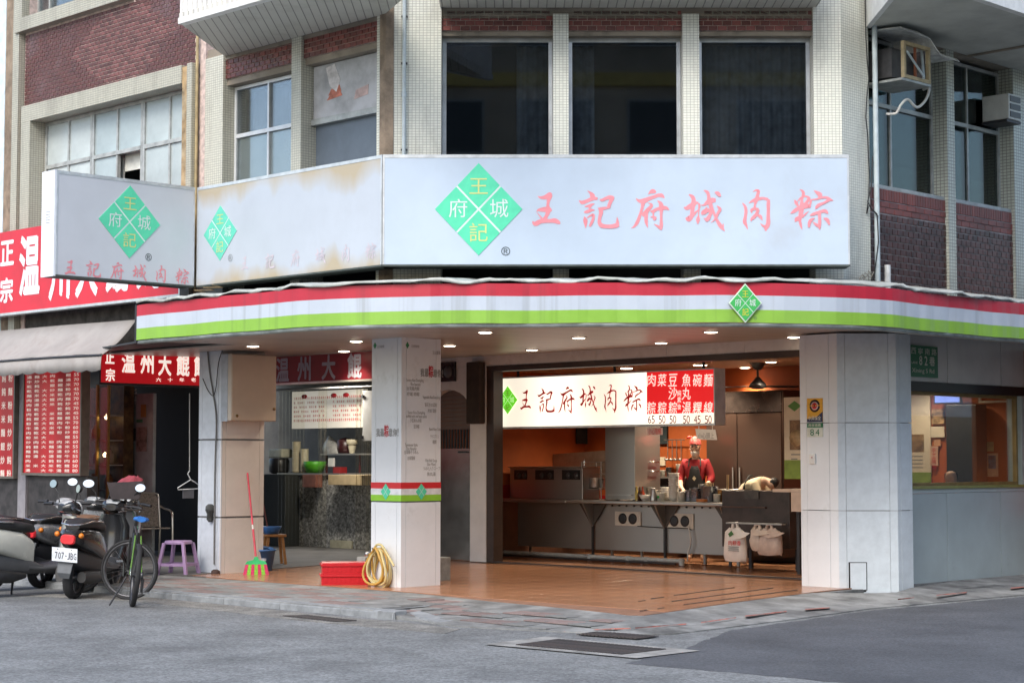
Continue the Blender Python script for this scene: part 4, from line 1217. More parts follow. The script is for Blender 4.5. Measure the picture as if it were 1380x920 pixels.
# ================================================================== ground-floor columns and walls of the corner building
panel_w = M('white_wall_panel', (.76, .79, .82), .38, var=.04, scale=1.5, dirt=((.46, .46, .45), 2.2, .55))
panel_p = M('beige_wall_panel', (.70, .68, .66), .45, var=.05, scale=2, dirt=((.40, .36, .33), 1.5, .58))
panel_g = M('grey_green_wall_panel', (.48, .56, .57), .45, var=.05, scale=1.5, dirt=((.26, .28, .28), 1, .56))
core_m = M('panel_joint', (.16, .165, .17), .7)
stripe_r = M('red_tape', (.62, .025, .03), .4, var=.04); stripe_g = M('green_tape', (.27, .58, .04), .4, var=.04); stripe_w = M('white_tape', (.72, .74, .76), .4)
def column(E, wl, wr, zb, name_label, tiers, pL, pR, edge=.085):
    """rectangular column standing with its edge E towards the camera; L face to the left, R face to the right"""
    FL = Frame('L', E.x + E.y); FR = Frame('R', E.y - E.x)
    sl = (Vector((E.x, E.y, 0)) - FL.o).dot(FL.a); sr = (Vector((E.x, E.y, 0)) - FR.o).dot(FR.a)
    top = zs(E.x, E.y) + .02
    c = MB(); a = Vector((-Q, Q)); b = Vector((Q, Q)); e = Vector((E.x, E.y)) + Vector((0, .012 * 1.414))
    q = [e, e + b * (wr - .02), e + b * (wr - .02) + a * (wl - .02), e + a * (wl - .02)]
    col = c.plan([(p.x, p.y) for p in q], zb, top).build('column', core_m, cb)
    for fr, s0, s1, m in ((FL, sl - wl, sl, pL), (FR, sr, sr + wr, pR)):
        sgn = 1
        for z0, z1 in tiers:
            B('panel', m, fr, s0 + edge, s1 - edge, z0 + .004, z1 - .004, -.02, 0, col)
            for p0, p1 in ((s0, s0 + edge - .006), (s1 - edge + .006, s1)):
                B('edge_trim', m, fr, p0, p1 if p1 != sl else p1, z0 + .002, z1 - .002, -.02, -.001, col)
    return col, FL, FR, sl, sr
EA = Vector((-.0601 * 23.7, 23.7))
colA, AL, AR, asl, asr = column(EA, .585, .69, -.11, '', ((-.11, 1.07), (1.09, 3.2)), panel_w, panel_w)
for fr, s0, s1 in ((AL, asl - .59, asl + .0025), (AR, asr - .0025, asr + .695)):
    B('red_band', stripe_r, fr, s0, s1, 1.245, 1.325, -.02, .003, colA); B('white_band', stripe_w, fr, s0, s1, 1.165, 1.245, -.02, .003, colA); B('green_band', stripe_g, fr, s0, s1, 1.085, 1.165, -.02, .003, colA)
    sc = (s0 + s1) / 2
    dm = MB(); dm.prism(fr, [(sc, 1.10), (sc + .095, 1.205), (sc, 1.31), (sc - .095, 1.205)], .003, .008); dm.build('diamond_badge', mint, colA)
    dl = MB(); dl.prism(fr, [(sc - .05, 1.15), (sc - .045, 1.148), (sc + .05, 1.26), (sc + .045, 1.262)], .008, .009); dl.prism(fr, [(sc + .045, 1.148), (sc + .05, 1.15), (sc - .045, 1.262), (sc - .05, 1.26)], .0085, .0095); dl.build('badge_cross', pale_white, colA)
# printing on the column
ink = M('grey_print', (.26, .25, .24), .5); rink = M('red_print', (.62, .03, .04), .5); gink = M('green_print', (.05, .30, .12), .5)
def slogan(fr, u, v, w, k=1.0):
    s, h = fr.at(u, v); wch = w / 5.3
    m = MB()
    for j, ch in ((0, '我'), (1, '最'), (3, '意'), (4, '你')): add_glyph(m, ch, fr, s + (j - 2) * wch, h, .004, wch * .9, .105 * k, .012)
    add_glyph(m, '!', fr, s + 2.75 * wch, h, .004, wch * .16, .10 * k, .01)
    m.build('slogan_print', ink, colA, kind=None)
    m = MB(); add_glyph(m, '粽', fr, s, h + .02, .0045, wch * 1.1, .16 * k, .02); m.build('slogan_character', rink, colA)
slogan(AL, 521, 582.5, .44); slogan(AR, 580.5, 502.5, .40)
pr = MB()
for u, v, t, w in ((559, 512, 'Savory Rice Dumpling', .30), (560, 517.5, 'Rice Specialty', .17), (556.5, 523.5, '台湾風肉粽', .22), (556.5, 531, '府城 肉粽', .22), (581, 535, 'Vegetable Rice Dumpling', .30), (580.5, 545.5, '落花生の菜粽', .22), (582, 553.5, '府城 菜粽', .15),
                   (561, 555.5, 'Sweet Rice Dumpling', .30), (561, 560.5, 'stuffed with red bean paste', .36), (560, 566.5, '小豆あんの粽', .20), (561, 574.5, '豆沙粽', .10), (586, 578, 'Bowl Rice Cake', .2), (585.5, 588, 'ライスプリン', .15), (585.5, 595.5, '碗粿', .07),
                   (554, 599, 'Taiwanese Style', .22), (554, 604, 'Thin Noodles', .18), (554, 609, '台湾風そうめん', .25), (554, 617, '台南麵線', .13), (581, 620, 'Fish Ball Soup', .2), (581, 625, '(San Maw)', .15), (581.5, 631, 'つみれ入りスープ', .30), (581, 638.5, '魚丸湯', .15)):
    s, h = AR.at(u, v); text_line(pr, t, AR, s, h, .0035, .042, width=w, center=True)
for fr, u, v in ((AR, 558, 466.5), (AL, 512, 467)):
    s, h = fr.at(u, v); text_line(pr, '王記府城肉粽', fr, s + .02, h, .0035, .03, width=.14, center=True)
s, h = AR.at(588, 475.5); text_line(pr, '王記菜單', AR, s, h, .0035, .04, width=.14, center=True)
pr.build('menu_print', ink, colA, kind='stuff')
for fr, u, v in ((AR, 549, 465), (AL, 505.5, 465.5)):
    s, h = fr.at(u, v); MB().prism(fr, [(s, h - .045), (s + .03, h), (s, h + .045), (s - .03, h)], .001, .004).build('logo_print', gink, colA)

EBv = Vector((-.1577 * 26.6, 26.6))
colB, BL, BR, bsl, bsr = column(EBv, .56, .77, -.04, '', ((-.04, .78), (.8, 1.9), (1.92, 3.2)), M('blue_white_panel', (.60, .64, .70), .35, var=.06, dirt=((.40, .42, .46), 1.5, .56)), panel_p)

# corner pier at the right
PY = 23.65
p1 = Vector((4.18, PY)); p2 = Vector((4.94, PY)); p0 = p1 + Vector((-.415, .415)); p3 = p2 + Vector((.245, .245))
pc_ = MB(); pc_.plan([(p0.x + .03, p0.y + .03), (p1.x + .01, p1.y + .02), (p2.x - .01, p2.y + .02), (p3.x - .03, p3.y + .03), (p3.x - .5, p3.y + .9), (p0.x + .4, p0.y + .9)], -.1, 3.25)
pier = pc_.build('corner_pier', core_m, cb)
PFL, PFF, PFR = Frame('L', p1.x + p1.y), Frame('F', PY), Frame('R', p2.y - p2.x)
def sof(fr, p): return (Vector((p.x, p.y, 0)) - fr.o).dot(fr.a)
tz = ((-.1, .96), (.965, 2.28), (2.285, 3.24))
def jz(fr, u, v): return fr.h(u, v)
zj = (PFF.h(1165, 688), PFF.h(1165, 569.5))
tz = ((-.1, zj[0]), (zj[0] + .004, zj[1]), (zj[1] + .004, 3.24))
L0, L1 = sof(PFL, p0), sof(PFL, p1); F0, F1 = p1.x, p2.x; R0, R1 = sof(PFR, p2), sof(PFR, p3)
for z0, z1 in tz:
    for fr, a, b, m, e0_, e1_ in ((PFL, L0, L1, panel_w, .10, .13), (PFF, F0, F1, M('cool_white_panel', (.66, .72, .76), .35, var=.05, dirt=((.38, .40, .40), 1.2, .57)), .10, .10), (PFR, R0, R1, MATS['cool_white_panel'], .08, 0)):
        B('panel', m, fr, a + e0_ + .004, b - e1_ - .004, z0 + .003, z1 - .003, -.02, 0, pier)
        if e0_: B('edge_trim', m, fr, a, a + e0_, z0 + .001, z1 - .001, -.02, -.002, pier)
        if e1_: B('edge_trim', m, fr, b - e1_, b, z0 + .001, z1 - .001, -.02, -.002, pier)
hs0, hh0 = PFF.at(1145, 795); hs1, hh1 = PFF.at(1167, 757)
hd = MB(); hd.box(PFF, hs0 + .01, hs1, hh0 + .01, hh1 - .01, -.01, .012); hd.build('access_hatch', MATS['cool_white_panel'], pier)
hd = MB(); hd.box(PFF, hs0 - .01, hs0 + .01, hh0 - .02, hh1, -.005, .004); hd.box(PFF, hs0, hs1, hh0 - .02, hh0 + .01, -.005, .004); hd.box(PFF, hs0, hs1 + .01, hh1 - .01, hh1, -.005, .004); hd.box(PFF, hs1, hs1 + .012, hh0, hh1, -.005, .004); hd.build('hatch_gap', black_rubber, pier)

# alley wall with shop window
AW = Frame('R', 19.3)
w0_, w1_ = sof(AW, p3) - .2, AW.s(1500)
za, zb_, zc = AW.h(1240, 655), AW.h(1225, 513), zs(7, 26)
for k, (ua, ub) in enumerate(((1222, 1276.5), (1277, 1348.5), (1349, 1420), (1420.5, 1500))):
    B('panel', panel_g, AW, AW.s(ua, 720) + .003, AW.s(ub, 720) - .003, -.05, za - .10, -.1, 0, cb)
    B('panel', panel_p, AW, AW.s(ua, 490) + .003, AW.s(ub, 490) - .003, zb_, zc + .05, -.1, 0, cb)
B('panel_rail', panel_g, AW, w0_, w1_, za - .095, za - .035, -.1, .004, cb)
B('window_sill', M('olive_sill', (.30, .31, .10), .5, var=.1), AW, w0_, w1_, za - .035, za, -.25, .03, cb)
B('window_head', M('black_frame', (.015, .015, .016), .4), AW, w0_, w1_, zb_ - .13, zb_ - .003, -.25, .012, cb)
ww = window(AW, w0_ + .02, AW.s(1378, 580), za, zb_ - .13, -.08, (), (), M('ochre_frame', (.30, .21, .08), .5, var=.15), gl_shop, cb, t=.045)
B('wall_end', panel_g, AW, AW.s(1378, 580), w1_, za, zb_, -.25, -.01, cb)

# shop front opening parallel to the left street
OW = Frame('L', 29.0)
o_l, o_r = OW.s(655, 600), OW.s(1100, 600)
hz0 = 3.115
us = (560, 635, 717, 803, 898, 1003, 1110)
for a, b in zip(us, us[1:]):
    B('header_panel', panel_p, OW, OW.s(a, 475) + .003, OW.s(b, 475) - .003, hz0, 3.33, -.2, 0, cb)
brown = M('dark_brown_frame', (.045, .026, .018), .45, var=.15)
B('opening_frame', brown, OW, o_l + .02, o_r, hz0 - .09, hz0 - .003, -.2, .01, cb)
B('opening_frame', brown, OW, o_l + .02, o_l + .18, 0, hz0 - .09, -.2, .008, cb)
B('white_post', panel_p, OW, OW.s(634.5, 700), o_l + .02, 0, hz0 - .003, -.25, .02, cb)
B('door_track', steel_dark, OW, o_l, o_r, -.002, .016, -.08, 0, cb)
# arched side door
ca, ra = OW.s(604, 600), .52
zsp_ = OW.h(634, 556); zt_ = OW.h(606, 525)
arc = [(ca + ra * math.cos(R(a)), zsp_ + (zt_ - zsp_) * math.sin(R(a))) for a in range(0, 181, 15)]
wl_, wr_ = OW.s(556, 600), OW.s(634.5, 700) - .004
MB().prism(OW, [(ca + ra, 0), (wr_, 0), (wr_, hz0 - .003), (wl_, hz0 - .003), (wl_, 0), (ca - ra, 0)] + list(reversed(arc)), -.2, -.004).build('arch_wall', panel_p, cb)
ad = MB()
ad.box(OW, ca - ra, ca + ra, 0, OW.h(615, 604), -.19, -.14); dr = ad.build('steel_door', M('door_steel', (.30, .29, .28), .22, .85, var=.12, scale=2), cb)
MB().box(OW, ca + .1, ca + .32, OW.h(615, 610) - .0, OW.h(615, 610) + .03, -.14, -.12).build('door_handle', steel_dark, dr)
zb1_, zb2_ = OW.h(615, 604), OW.h(615, 578)
for k in range(15):
    s = ca - ra + .07 * k + .02
    B('door_bar', steel_dark, OW, s, s + .028, zb1_, zb2_, -.17, -.14, dr)
sl_m = M('brown_shutter', (.15, .11, .095), .5, .3, var=.1)
z = zb2_
while z < zt_ + .05:
    B('shutter_slat', sl_m, OW, ca - ra, ca + ra, z, z + .066, -.19, -.15, dr); z += .07
bx = MB(); q0, q1 = OW.s(637.5, 530), OW.s(655.5, 530); zq0, zq1 = OW.h(646, 571), OW.h(646, 488)
bx.box(OW, q0, q1, zq0, zq1, .025, .16); bx.build('brown_cover', M('brown_fabric', (.04, .028, .022), .9, var=.2), cb, bevel=.02)
fr_ = MB(); q0, q1 = OW.s(588, 500), OW.s(615, 500); zq0, zq1 = OW.h(606, 514), OW.h(606, 488)
fr_.box(OW, q0, q1, zq0, zq1, 0.0, .05)
pf = fr_.build('framed_picture', M('black_gloss', (.02, .02, .022), .2), None, label='small black framed panel above the arched steel door', cat='picture')
fr2 = MB(); fr2.lathe([(.001, 0), (.1, 0), (.1, .012), (.001, .012)], OW.p((q0 + q1) / 2 + .1, (zq0 + zq1) / 2, .05), 18, axis=OW.n); fr2.build('dial', M('dark_grey_disc', (.09, .08, .08), .4), pf)

# shop interior shell
orange = M('orange_wall', (.44, .10, .022), .6, var=.12, scale=1.2)
red_band = M('red_wall_band', (.42, .012, .015), .5, var=.05)
dk_brown = M('dark_brown_panel', (.085, .04, .025), .4, var=.15)
CB = 34.2; IB = Frame('L', CB); IL = Frame('R', 31.6)
shell = thing
def wallp(name, m, fr, s0, s1, h0, h1, t=.12): return B(name, m, fr, s0, s1, h0, h1, -t, 0, cb)
ib0 = (CB - 31.6) / 2; cx_, cy_ = ib0, CB - ib0
sB0 = sof(IB, Vector((cx_, cy_))); sB1 = sof(IB, Vector((7.9, CB - 7.9)))
wallp('interior_wall', orange, IB, sB0, sB1, 1.0, 3.2)
wallp('interior_wall', dk_brown, IB, sB0, sB1, -.12, .82); wallp('wall_band', red_band, IB, sB0, sB1, .823, .997, .118)
sL0, sL1 = sof(IL, Vector(((29.2 - 31.6) / 2, (29.2 + 31.6) / 2))), sof(IL, Vector((cx_, cy_)))
B('interior_wall', orange, IL, sL0, sL1, 1.2, 3.2, -.1, 0, cb); B('wall_band', red_band, IL, sL0, sL1, .963, 1.197, -.1, -.002, cb); B('interior_wall', dk_brown, IL, sL0, sL1, -.12, .96, -.1, 0, cb)
ceil_m = M('interior_ceiling', (.42, .27, .18), .6, var=.05)
MB().plan([(-1.2, 30.3), (3.9, 25.2), (5.0, 24.5), (8.6, 28.1), (1.1, 35.3)], 3.135, 3.2).build('interior_ceiling', ceil_m, cb)

# the street opposite and the house across the alley: they close the street and show in the window panes
op_m = M('tan_render', (.55, .47, .36), .8, var=.2, scale=.4); op_y = M('yellow_band', (.75, .58, .2), .8, var=.1); op_g = M('opposite_glass', (.04, .05, .06), .12)
def plain_house(label, fr, s0, s1, h, depth, storeys, wallm, bandm, nw):
    t = thing('street_house', label, 'building', fr.p((s0 + s1) / 2, ZR, -depth / 2), 'houses across the street')
    B('wall', wallm, fr, s0, s1, ZR, h, -depth, 0, t)
    for k in range(storeys):
        z = 3.6 + k * 3.3
        B('band', bandm, fr, s0 - .02, s1 + .02, z - .5, z - .1, 0, .12, t)
        for j in range(nw):
            a = s0 + (s1 - s0) * (j + .15) / nw; b = s0 + (s1 - s0) * (j + .85) / nw
            w = B('window', alu_grey, fr, a, b, z + .7, z + 2.4, .001, .06, t); B('pane', op_g, fr, a + .08, b - .08, z + .78, z + 2.32, .06, .07, w)
    B('shopfront', op_g, fr, s0 + .5, s1 - .5, .2, 2.6, .0, .05, t)
OPF = xf((0, -9, 0), math.pi)
plain_house('tan house with yellow band, seen only mirrored in the dark upper windows', OPF, -13, 7, 15.5, 8, 4, op_m, op_y, 6)
ALF = xf((9.5, 16.6, 0), math.atan2(-Q, -Q))
plain_house('grey house across the alley, seen only mirrored in the alley windows', ALF, -22, 0, 7, 8, 1, M('grey_render', (.50, .52, .52), .8, var=.2, scale=.5), concrete, 6)
# ================================================================== main shop: fittings
steel = M('brushed_steel', (.46, .44, .42), .30, .85, var=.05, scale=1.2, stretch=(1, 1, 6), rv=.04, detail=2)
steel2 = M('dull_steel', (.38, .365, .35), .38, .75, var=.05, scale=.8, rv=.05, detail=2)
black_pl = M('black_plastic', (.02, .02, .022), .4)
white_pl = M('white_plastic', (.74, .74, .72), .4, var=.04)
paper = M('white_paper', (.74, .73, .70), .7, var=.04)
cream = M('cream_paper', (.70, .62, .48), .7, var=.05)

# lit menu sign above the counter
MS = Frame('L', 29.55)
m0, m1, mr = MS.s(669, 540), MS.s(962, 540), MS.s(871.5, 540)
mz0, mz1 = MS.h(815, 572.6), MS.h(815, 504)
ms = thing('lit_menu_sign', 'lit white and red menu sign with prices hanging over the counter', 'sign', MS.p((m0 + m1) / 2, mz0))
cs = MB(); cs.box(MS, m0 - .02, m1 + .02, mz0 - .03, mz0, -.24, .004); cs.box(MS, m0 - .02, m1 + .02, mz1, mz1 + .02, -.24, .004); cs.box(MS, m0 - .02, m0, mz0, mz1, -.24, .003); cs.box(MS, m1, m1 + .02, mz0, mz1, -.24, .003)
cs.build('casing', sign_metal, ms)
MB().box(MS, m0, m1, mz0, mz1, -.24, -.22).build('back_panel', sign_metal, ms)
zp = mz0 + (mz1 - mz0) * .195
lit_w = emis('lit_white_acrylic', (1.0, .93, .78), .62, (.52, 2.2, .5, .70))
lit_r = emis('lit_red_acrylic', (.75, .012, .015), .40)
lit_rw = emis('lit_white_lettering', (.9, .82, .74), .45)
MB().box(MS, m0, mr, mz0, mz1, -.03, -.004).build('face_panel', lit_w, ms)
MB().box(MS, mr, m1, mz0, zp, -.03, -.004).build('price_panel', lit_w, ms)
MB().box(MS, mr, m1, zp, mz1, -.03, -.004).build('red_panel', lit_r, ms)
red_ink = M('red_brush_ink', (.60, .012, .02), .4, emit=.08, ecol=(.8, .02, .02))
lit_g = M('lit_leaf_green', (.12, .60, .03), .4, emit=.35, ecol=(.18, .8, .03)); olive_ink = M('olive_ink', (.22, .25, .02), .4, emit=.06, ecol=(.3, .3, .02)); lit_pale = M('lit_pale_green', (.6, .8, .4), .4, emit=.4, ecol=(.7, .9, .5))
es, eh = MS.at(684.5, 539)
emblem(MS, es, eh, .001, MS.s(697.6, 539) - es, ms, lit_g, olive_ink, lit_pale, hh=MS.h(684.5, 520) - eh)
for ch, u, v in (('王', 708.5, 538), ('記', 736.5, 538.5), ('府', 763.5, 538), ('城', 793, 537.5), ('肉', 823, 537), ('粽', 854, 536.5)):
    brush_char(ch, MS, MS.s(u, v), MS.h(u, v), .003, .46 if ch != '王' else .42, red_ink, ms, wscale=.8, sx=.92)
cols = (878, 892.4, 906.9, 925.2, 939.8, 954.6)
for r_, row in enumerate(('肉菜豆魚碗麵', '  沙丸  ', '粽粽粽湯粿線')):
    for u, ch in zip(cols, row):
        if ch == ' ': continue
        v = (512, 530, 549.5)[r_]
        character(ch, MS, MS.s(u, v), MS.h(u, v), .003, .165, .185, lit_rw, ms, offset=.006, shear=.1)
for ch, v in (('純', 529.5), ('素', 538.5), ('食', 548)):
    character(ch, MS, MS.s(915.5, v), MS.h(915.5, v), .004, .075, .085, lit_rw, ms, offset=.006)
for u, t in zip(cols, ('65', '50', '50', '50', '45', '50')):
    for k, ch in enumerate(t):
        character(ch, MS, MS.s(u + (-2.4 if k == 0 else 2.4), 565), MS.h(u, 565), .003, .062, .118, M('dark_red_ink', (.28, .02, .03), .5), ms, name='price_digit')
for u in (690, 820, 940):
    MB().box(MS, MS.s(u, 500), MS.s(u, 500) + .03, mz1 + .02, 3.14, -.14, -.11).build('hanger', steel_dark, ms)
# paper notices hung below it
for (ua, ub, va, vb, txt, mm, lab, sk) in ((872, 893, 576.5, 586, '小心階梯', rink, 'pink paper notice with red characters under the lit menu sign', 0), (937, 964, 579, 592, '小心頭上', ink, 'white paper notice with dark characters hanging under the lit sign', .03)):
    s0, s1 = MS.s(ua, 580), MS.s(ub, 580); h0, h1 = MS.h(ua, vb), MS.h(ua, va)
    t = MB(); t.prism(MS, [(s0 + sk, h0), (s1 + sk, h0 - .3 * sk), (s1, h1), (s0, h1 + .5 * sk)], -.004, 0); t = t.build('paper_notice', paper if sk else M('pink_paper', (.72, .55, .52), .7), None, label=lab, cat='notice', group='paper notices under the lit sign')
    l = MB(); text_line(l, txt, MS, (s0 + s1) / 2 + sk * .5, (h0 + h1) / 2 - (.02 if sk else 0), .003, .075, .01, width=(s1 - s0) * .8, center=True); l.build('notice_print', mm, t)
    for q in (s0 + .06, s1 - .06): MB().box(MS, q, q + .012, h1, mz0 - .02, -.004, .0).build('tape', paper, t)

# long stainless counter
CFc = 31.1
CF = Frame('L', CFc)
ct = thing('steel_counter', 'long stainless steel serving counter with triangular brackets and socket plates', 'counter', CF.p(CF.s(820, 700), 0, -.3))
c0, cm, c1 = CF.s(672, 673), CF.s(766, 673), CF.s(978, 683)
zt = CF.h(766, 673)
MB().box(CF, c0, cm - .004, zt - .055, zt, -.75, .06).build('counter_top', steel, ct, bevel=.012)
MB().box(CF, cm + .004, c1, zt - .052, zt + .002, -.75, .07).build('counter_top', steel, ct, bevel=.012)
pz = CF.h(780, 740)
MB().box(CF, c0 + .22, CF.s(784, 700), pz, zt - .06, -.32, -.24).build('front_panel', steel2, ct)
MB().box(CF, CF.s(789, 700), c1 - .02, pz, zt - .06, -.32, -.24).build('front_panel', steel2, ct)
for u in (787, 884, 972):
    s = CF.s(u, 700)
    MB().prism(Frame('X', (CF.n, -CF.a), CF.p(s, 0)), [(-.24, zt - .5), (.03, zt - .06), (-.24, zt - .06)], -.014, .014).build('bracket', steel2, ct)
    MB().prism(CF, [(s - .02, zt - .42), (s + .02, zt - .42), (s + .30, zt - .058), (s - .30, zt - .058)], -.22, -.205).build('bracket_plate', M('dark_bracket', (.10, .085, .075), .5, .5), ct)
    MB().box(CF, s - .02, s + .02, 0, zt - .4, -.23, -.2).build('leg', steel_dark, ct)
for u in (690, 800, 840, 925, 970):
    MB().box(CF, CF.s(u, 740), CF.s(u, 740) + .04, 0, pz + .02, -.45, -.41).build('leg', steel2, ct)
MB().tube([CF.p(CF.s(u, 750), .07, .06) for u in (683, 760, 840, 924)], .035, 10).build('floor_pipe', pvc_grey, ct)
MB().tube([CF.p(CF.s(u, 752), .025, .14) for u in (683, 760, 840, 918)], .018, 8).build('floor_pipe', steel_dark, ct)
for u in (798, 850, 875, 922): MB().tube([CF.p(CF.s(u, 750), z, .06) for z in (-.0, .11)], .045, 8).build('pipe_joint', pvc_grey, ct)
for ua, ub, va, vb in ((829.8, 864.3, 689, 708), (898.3, 935.5, 691.5, 712)):
    PFr = Frame('L', CFc + .24 * 1.414)
    s0, s1, h0, h1 = PFr.s(ua, va), PFr.s(ub, va), PFr.h((ua + ub) / 2, vb), PFr.h((ua + ub) / 2, va)
    pl = MB().box(PFr, s0, s1, h0, h1, 0, .02).build('socket_plate', M('cream_plate', (.62, .57, .50), .5, var=.06), ct)
    for k in (.31, .70):
        MB().lathe([(.001, 0), (.085, 0), (.085, .012), (.06, .02), (.001, .012)], PFr.p(s0 + (s1 - s0) * k, (h0 + h1) / 2, .02), 20, axis=PFr.n, cap=False).build('vent_disc', black_pl, pl)
kn = MB()
for k in range(19): kn.lathe([(.001, 0), (.014, 0), (.014, .02), (.001, .02)], CF.p(CF.s(812, 682) + k * .155, zt - .085, -.24), 8, axis=CF.n, cap=False)
kn.build('rivets', steel_dark, ct, kind='stuff')
MB().tube([CF.p(CF.s(u, 710), CF.h(u, v), -.2) for u, v in ((848, 709), (880, 711), (915, 712), (921, 714))], .008, 6).build('cable', black_rubber, ct)
MB().tube([CF.p(CF.s(u, 710), CF.h(u, v), -.18) for u, v in ((917, 708), (920, 720), (921, 733), (917, 745), (916, 757))], .012, 6).build('cable', M('pale_grey_cable', (.55, .52, .48), .5), ct)

# vented steamer cabinet on the counter
def on_counter(u, d=-.3): return CF.p(sat(CF, u, d), zt, d)
sc_ = thing('steamer_cabinet', 'stainless steamer cabinet with three dark vents on the counter left end', 'cabinet', on_counter(735))
K = Frame('L', CFc + .14 * 1.414)
k0, k1 = K.s(687, 650), K.s(785, 650); kz0, kz1 = zt + .002, K.h(735, 630)
MB().box(K, k0, k1, kz0, kz1, -.42, 0).build('body', steel2, sc_, bevel=.008)
MB().box(K, k0 - .02, k1 + .02, kz1, kz1 + .02, -.44, .02).build('top_plate', steel, sc_)
for ua, ub in ((693, 710.5), (721.5, 746.5), (757.5, 782)):
    s0, s1, h0, h1 = K.s(ua, 640), K.s(ub, 640), K.h((ua + ub) / 2, 646), K.h((ua + ub) / 2, 633)
    v = MB().box(K, s0, s1, h0, h1, -.01, .004).build('vent', black_pl, sc_)
    for q in (.36, .8): MB().lathe([(.001, 0), (.05, 0), (.04, .02), (.001, .02)], K.p(s0 + (s1 - s0) * q, h0 + .07, .004), 12, axis=K.n, cap=False).build('knob', M('dark_grey_knob', (.07, .07, .075), .35), v)
MB().lathe([(.02, 0), (.012, .03), (.02, .06), (.006, .12)], K.p(k1 - .05, kz1 + .02, -.1), 10).build('tap', M('chrome', (.6, .6, .6), .15, .95), sc_)
# sloping splash plate behind the cabinet
sp = MB(); sp.prism(Frame('L', 33.0), [(Frame('L', 33.0).s(745, 620), 1.15), (Frame('L', 33.0).s(816, 620), 1.15), (Frame('L', 33.0).s(816, 610), 1.78), (Frame('L', 33.0).s(745, 610), 1.72)], -.02, 0)
sp.build('splash_plate', M('copper_toned_steel', (.36, .30, .24), .3, .8, var=.1), None, label='tilted steel splash plate catching the light behind the steamer cabinet', cat='splash plate')
# wire rack with a pot
rk = thing('wire_rack', 'small wire rack with a pot between steamer and tall steel cabinet', 'rack', on_counter(800))
for u in (787, 813):
    for d in (-.25, -.6): MB().tube([CF.p(sat(CF, u, -.3), z, d) for z in (zt, zt + .62)], .01, 6).build('post', steel2, rk)
for z in (.18, .62):
    MB().box(CF, sat(CF, 786, -.3), sat(CF, 814, -.3), zt + z - .012, zt + z, -.6, -.25).build('shelf', steel2, rk)
MB().tube([CF.p(CF.s(u, 672), zt + .42, -.25) for u in (787, 813)], .008, 6).build('rail', steel2, rk)
def pot(label, u, d, r, h, m, z=None, handle=True, cat='pot', name='pot', grp=None, lid=False):
    p = on_counter(u, d); p.z = z if z is not None else zt + .004
    t = MB(); t.lathe([(.001, 0), (r * .96, 0), (r, .012), (r, h), (r * 1.04, h + .006), (r * .97, h + .004), (r * .95, .02), (.001, .018)], p, 22, cap=False)
    o = t.build(name, m, None, label=label, cat=cat, group=grp)
    if handle:
        for sg in (-1, 1):
            MB().tube([p + CF.a * sg * r + Vector((0, 0, h * .78)), p + CF.a * sg * (r + .03) + Vector((0, 0, h * .8)), p + CF.a * sg * (r + .03) + Vector((0, 0, h * .66)), p + CF.a * sg * r + Vector((0, 0, h * .64))], .007, 6).build('handle', steel2, o)
    return o
pot('small steel pot on the wire rack shelf', 804, -.42, .13, .16, steel, z=zt + .19)
pot('steel canister on the counter under the wire rack', 792, -.38, .08, .14, steel, handle=False, cat='canister')
# tall steel cabinet (its right side catches warm light)
tc_ = thing('tall_steel_cabinet', 'tall stainless cabinet rising from the counter beneath the lit sign', 'cabinet', on_counter(836, -.3))
T = Frame('L', CFc + .1 * 1.414)
t0_, t1_ = T.s(815.5, 620), T.s(855.5, 620)
MB().box(T, t0_, t1_, zt + .004, 2.6, -.62, 0).build('body', M('warm_steel', (.36, .34, .32), .3, .8, var=.03, scale=.7, rv=.03, detail=1), tc_, bevel=.006)
for v in (622, 634.5):
    p = T.p(t1_ + .006, T.h(856, v), -.35); MB().tube([p, p + CF.a * .04, p + CF.a * .04 - CF.n * .18, p - CF.n * .18], .012, 8).build('handle', MATS['chrome'], tc_)
MB().box(T, t0_ + .08, t1_ - .05, zt + .08, zt + .1, 0, .03).build('drip_lip', steel, tc_)

# crockery on the counter
bowl_m = M('white_bowl', (.74, .70, .64), .3, var=.03)
def bowl(p, r, h, m, label=None, parent=None, name='bowl', group=None):
    b = MB(); b.lathe([(.001, 0), (r * .45, 0), (r * .5, .008), (r * .8, h * .45), (r, h), (r * .97, h), (r * .76, h * .45), (.001, h * .15)], p, 20, cap=False)
    return b.build(name, m, parent, label=label, cat='bowl' if label else None, group=group)
bowl(on_counter(870.5, -.08), .11, .10, bowl_m, 'white rice bowl left of the steel jug on the counter')
for k in range(11):
    bowl(on_counter(908, -.2) + Vector((random.uniform(-.004, .004), random.uniform(-.004, .004), .036 * k)), .088, .085, bowl_m, ('lowest', 'second', 'third', 'fourth', 'fifth', 'sixth', 'seventh', 'eighth', 'ninth', 'tenth', 'topmost')[k] + (' white bowl of the tall stack beside the cook' if k in (0, 10) else ' white bowl from the bottom of the tall stack beside the cook'), group='stacked white bowls')
jug = MB(); jug.lathe([(.001, 0), (.06, 0), (.06, .02), (.05, .1), (.035, .16), (.035, .2), (.025, .21), (.001, .21)], on_counter(881, -.1), 14, cap=False); jug.build('steel_jug', steel, None, label='slim steel shaker beside the white rice bowl', cat='shaker')
cupm = M('paper_cup', (.68, .66, .58), .5, var=.05)
def cup(p, r0, r1, h, m, label, name='cup', grp=None, cat='cup'):
    c = MB(); c.lathe([(.001, 0), (r0, 0), (r1, h), (r1 * 1.05, h + .006), (r1 * .95, h), (r0 * .9, .01), (.001, .01)], p, 16, cap=False); return c.build(name, m, None, label=label, cat=cat, group=grp)
cg = cup(on_counter(890.5, -.12), .055, .066, .13, cupm, 'short white jar with a green mark left of the bowl stack')
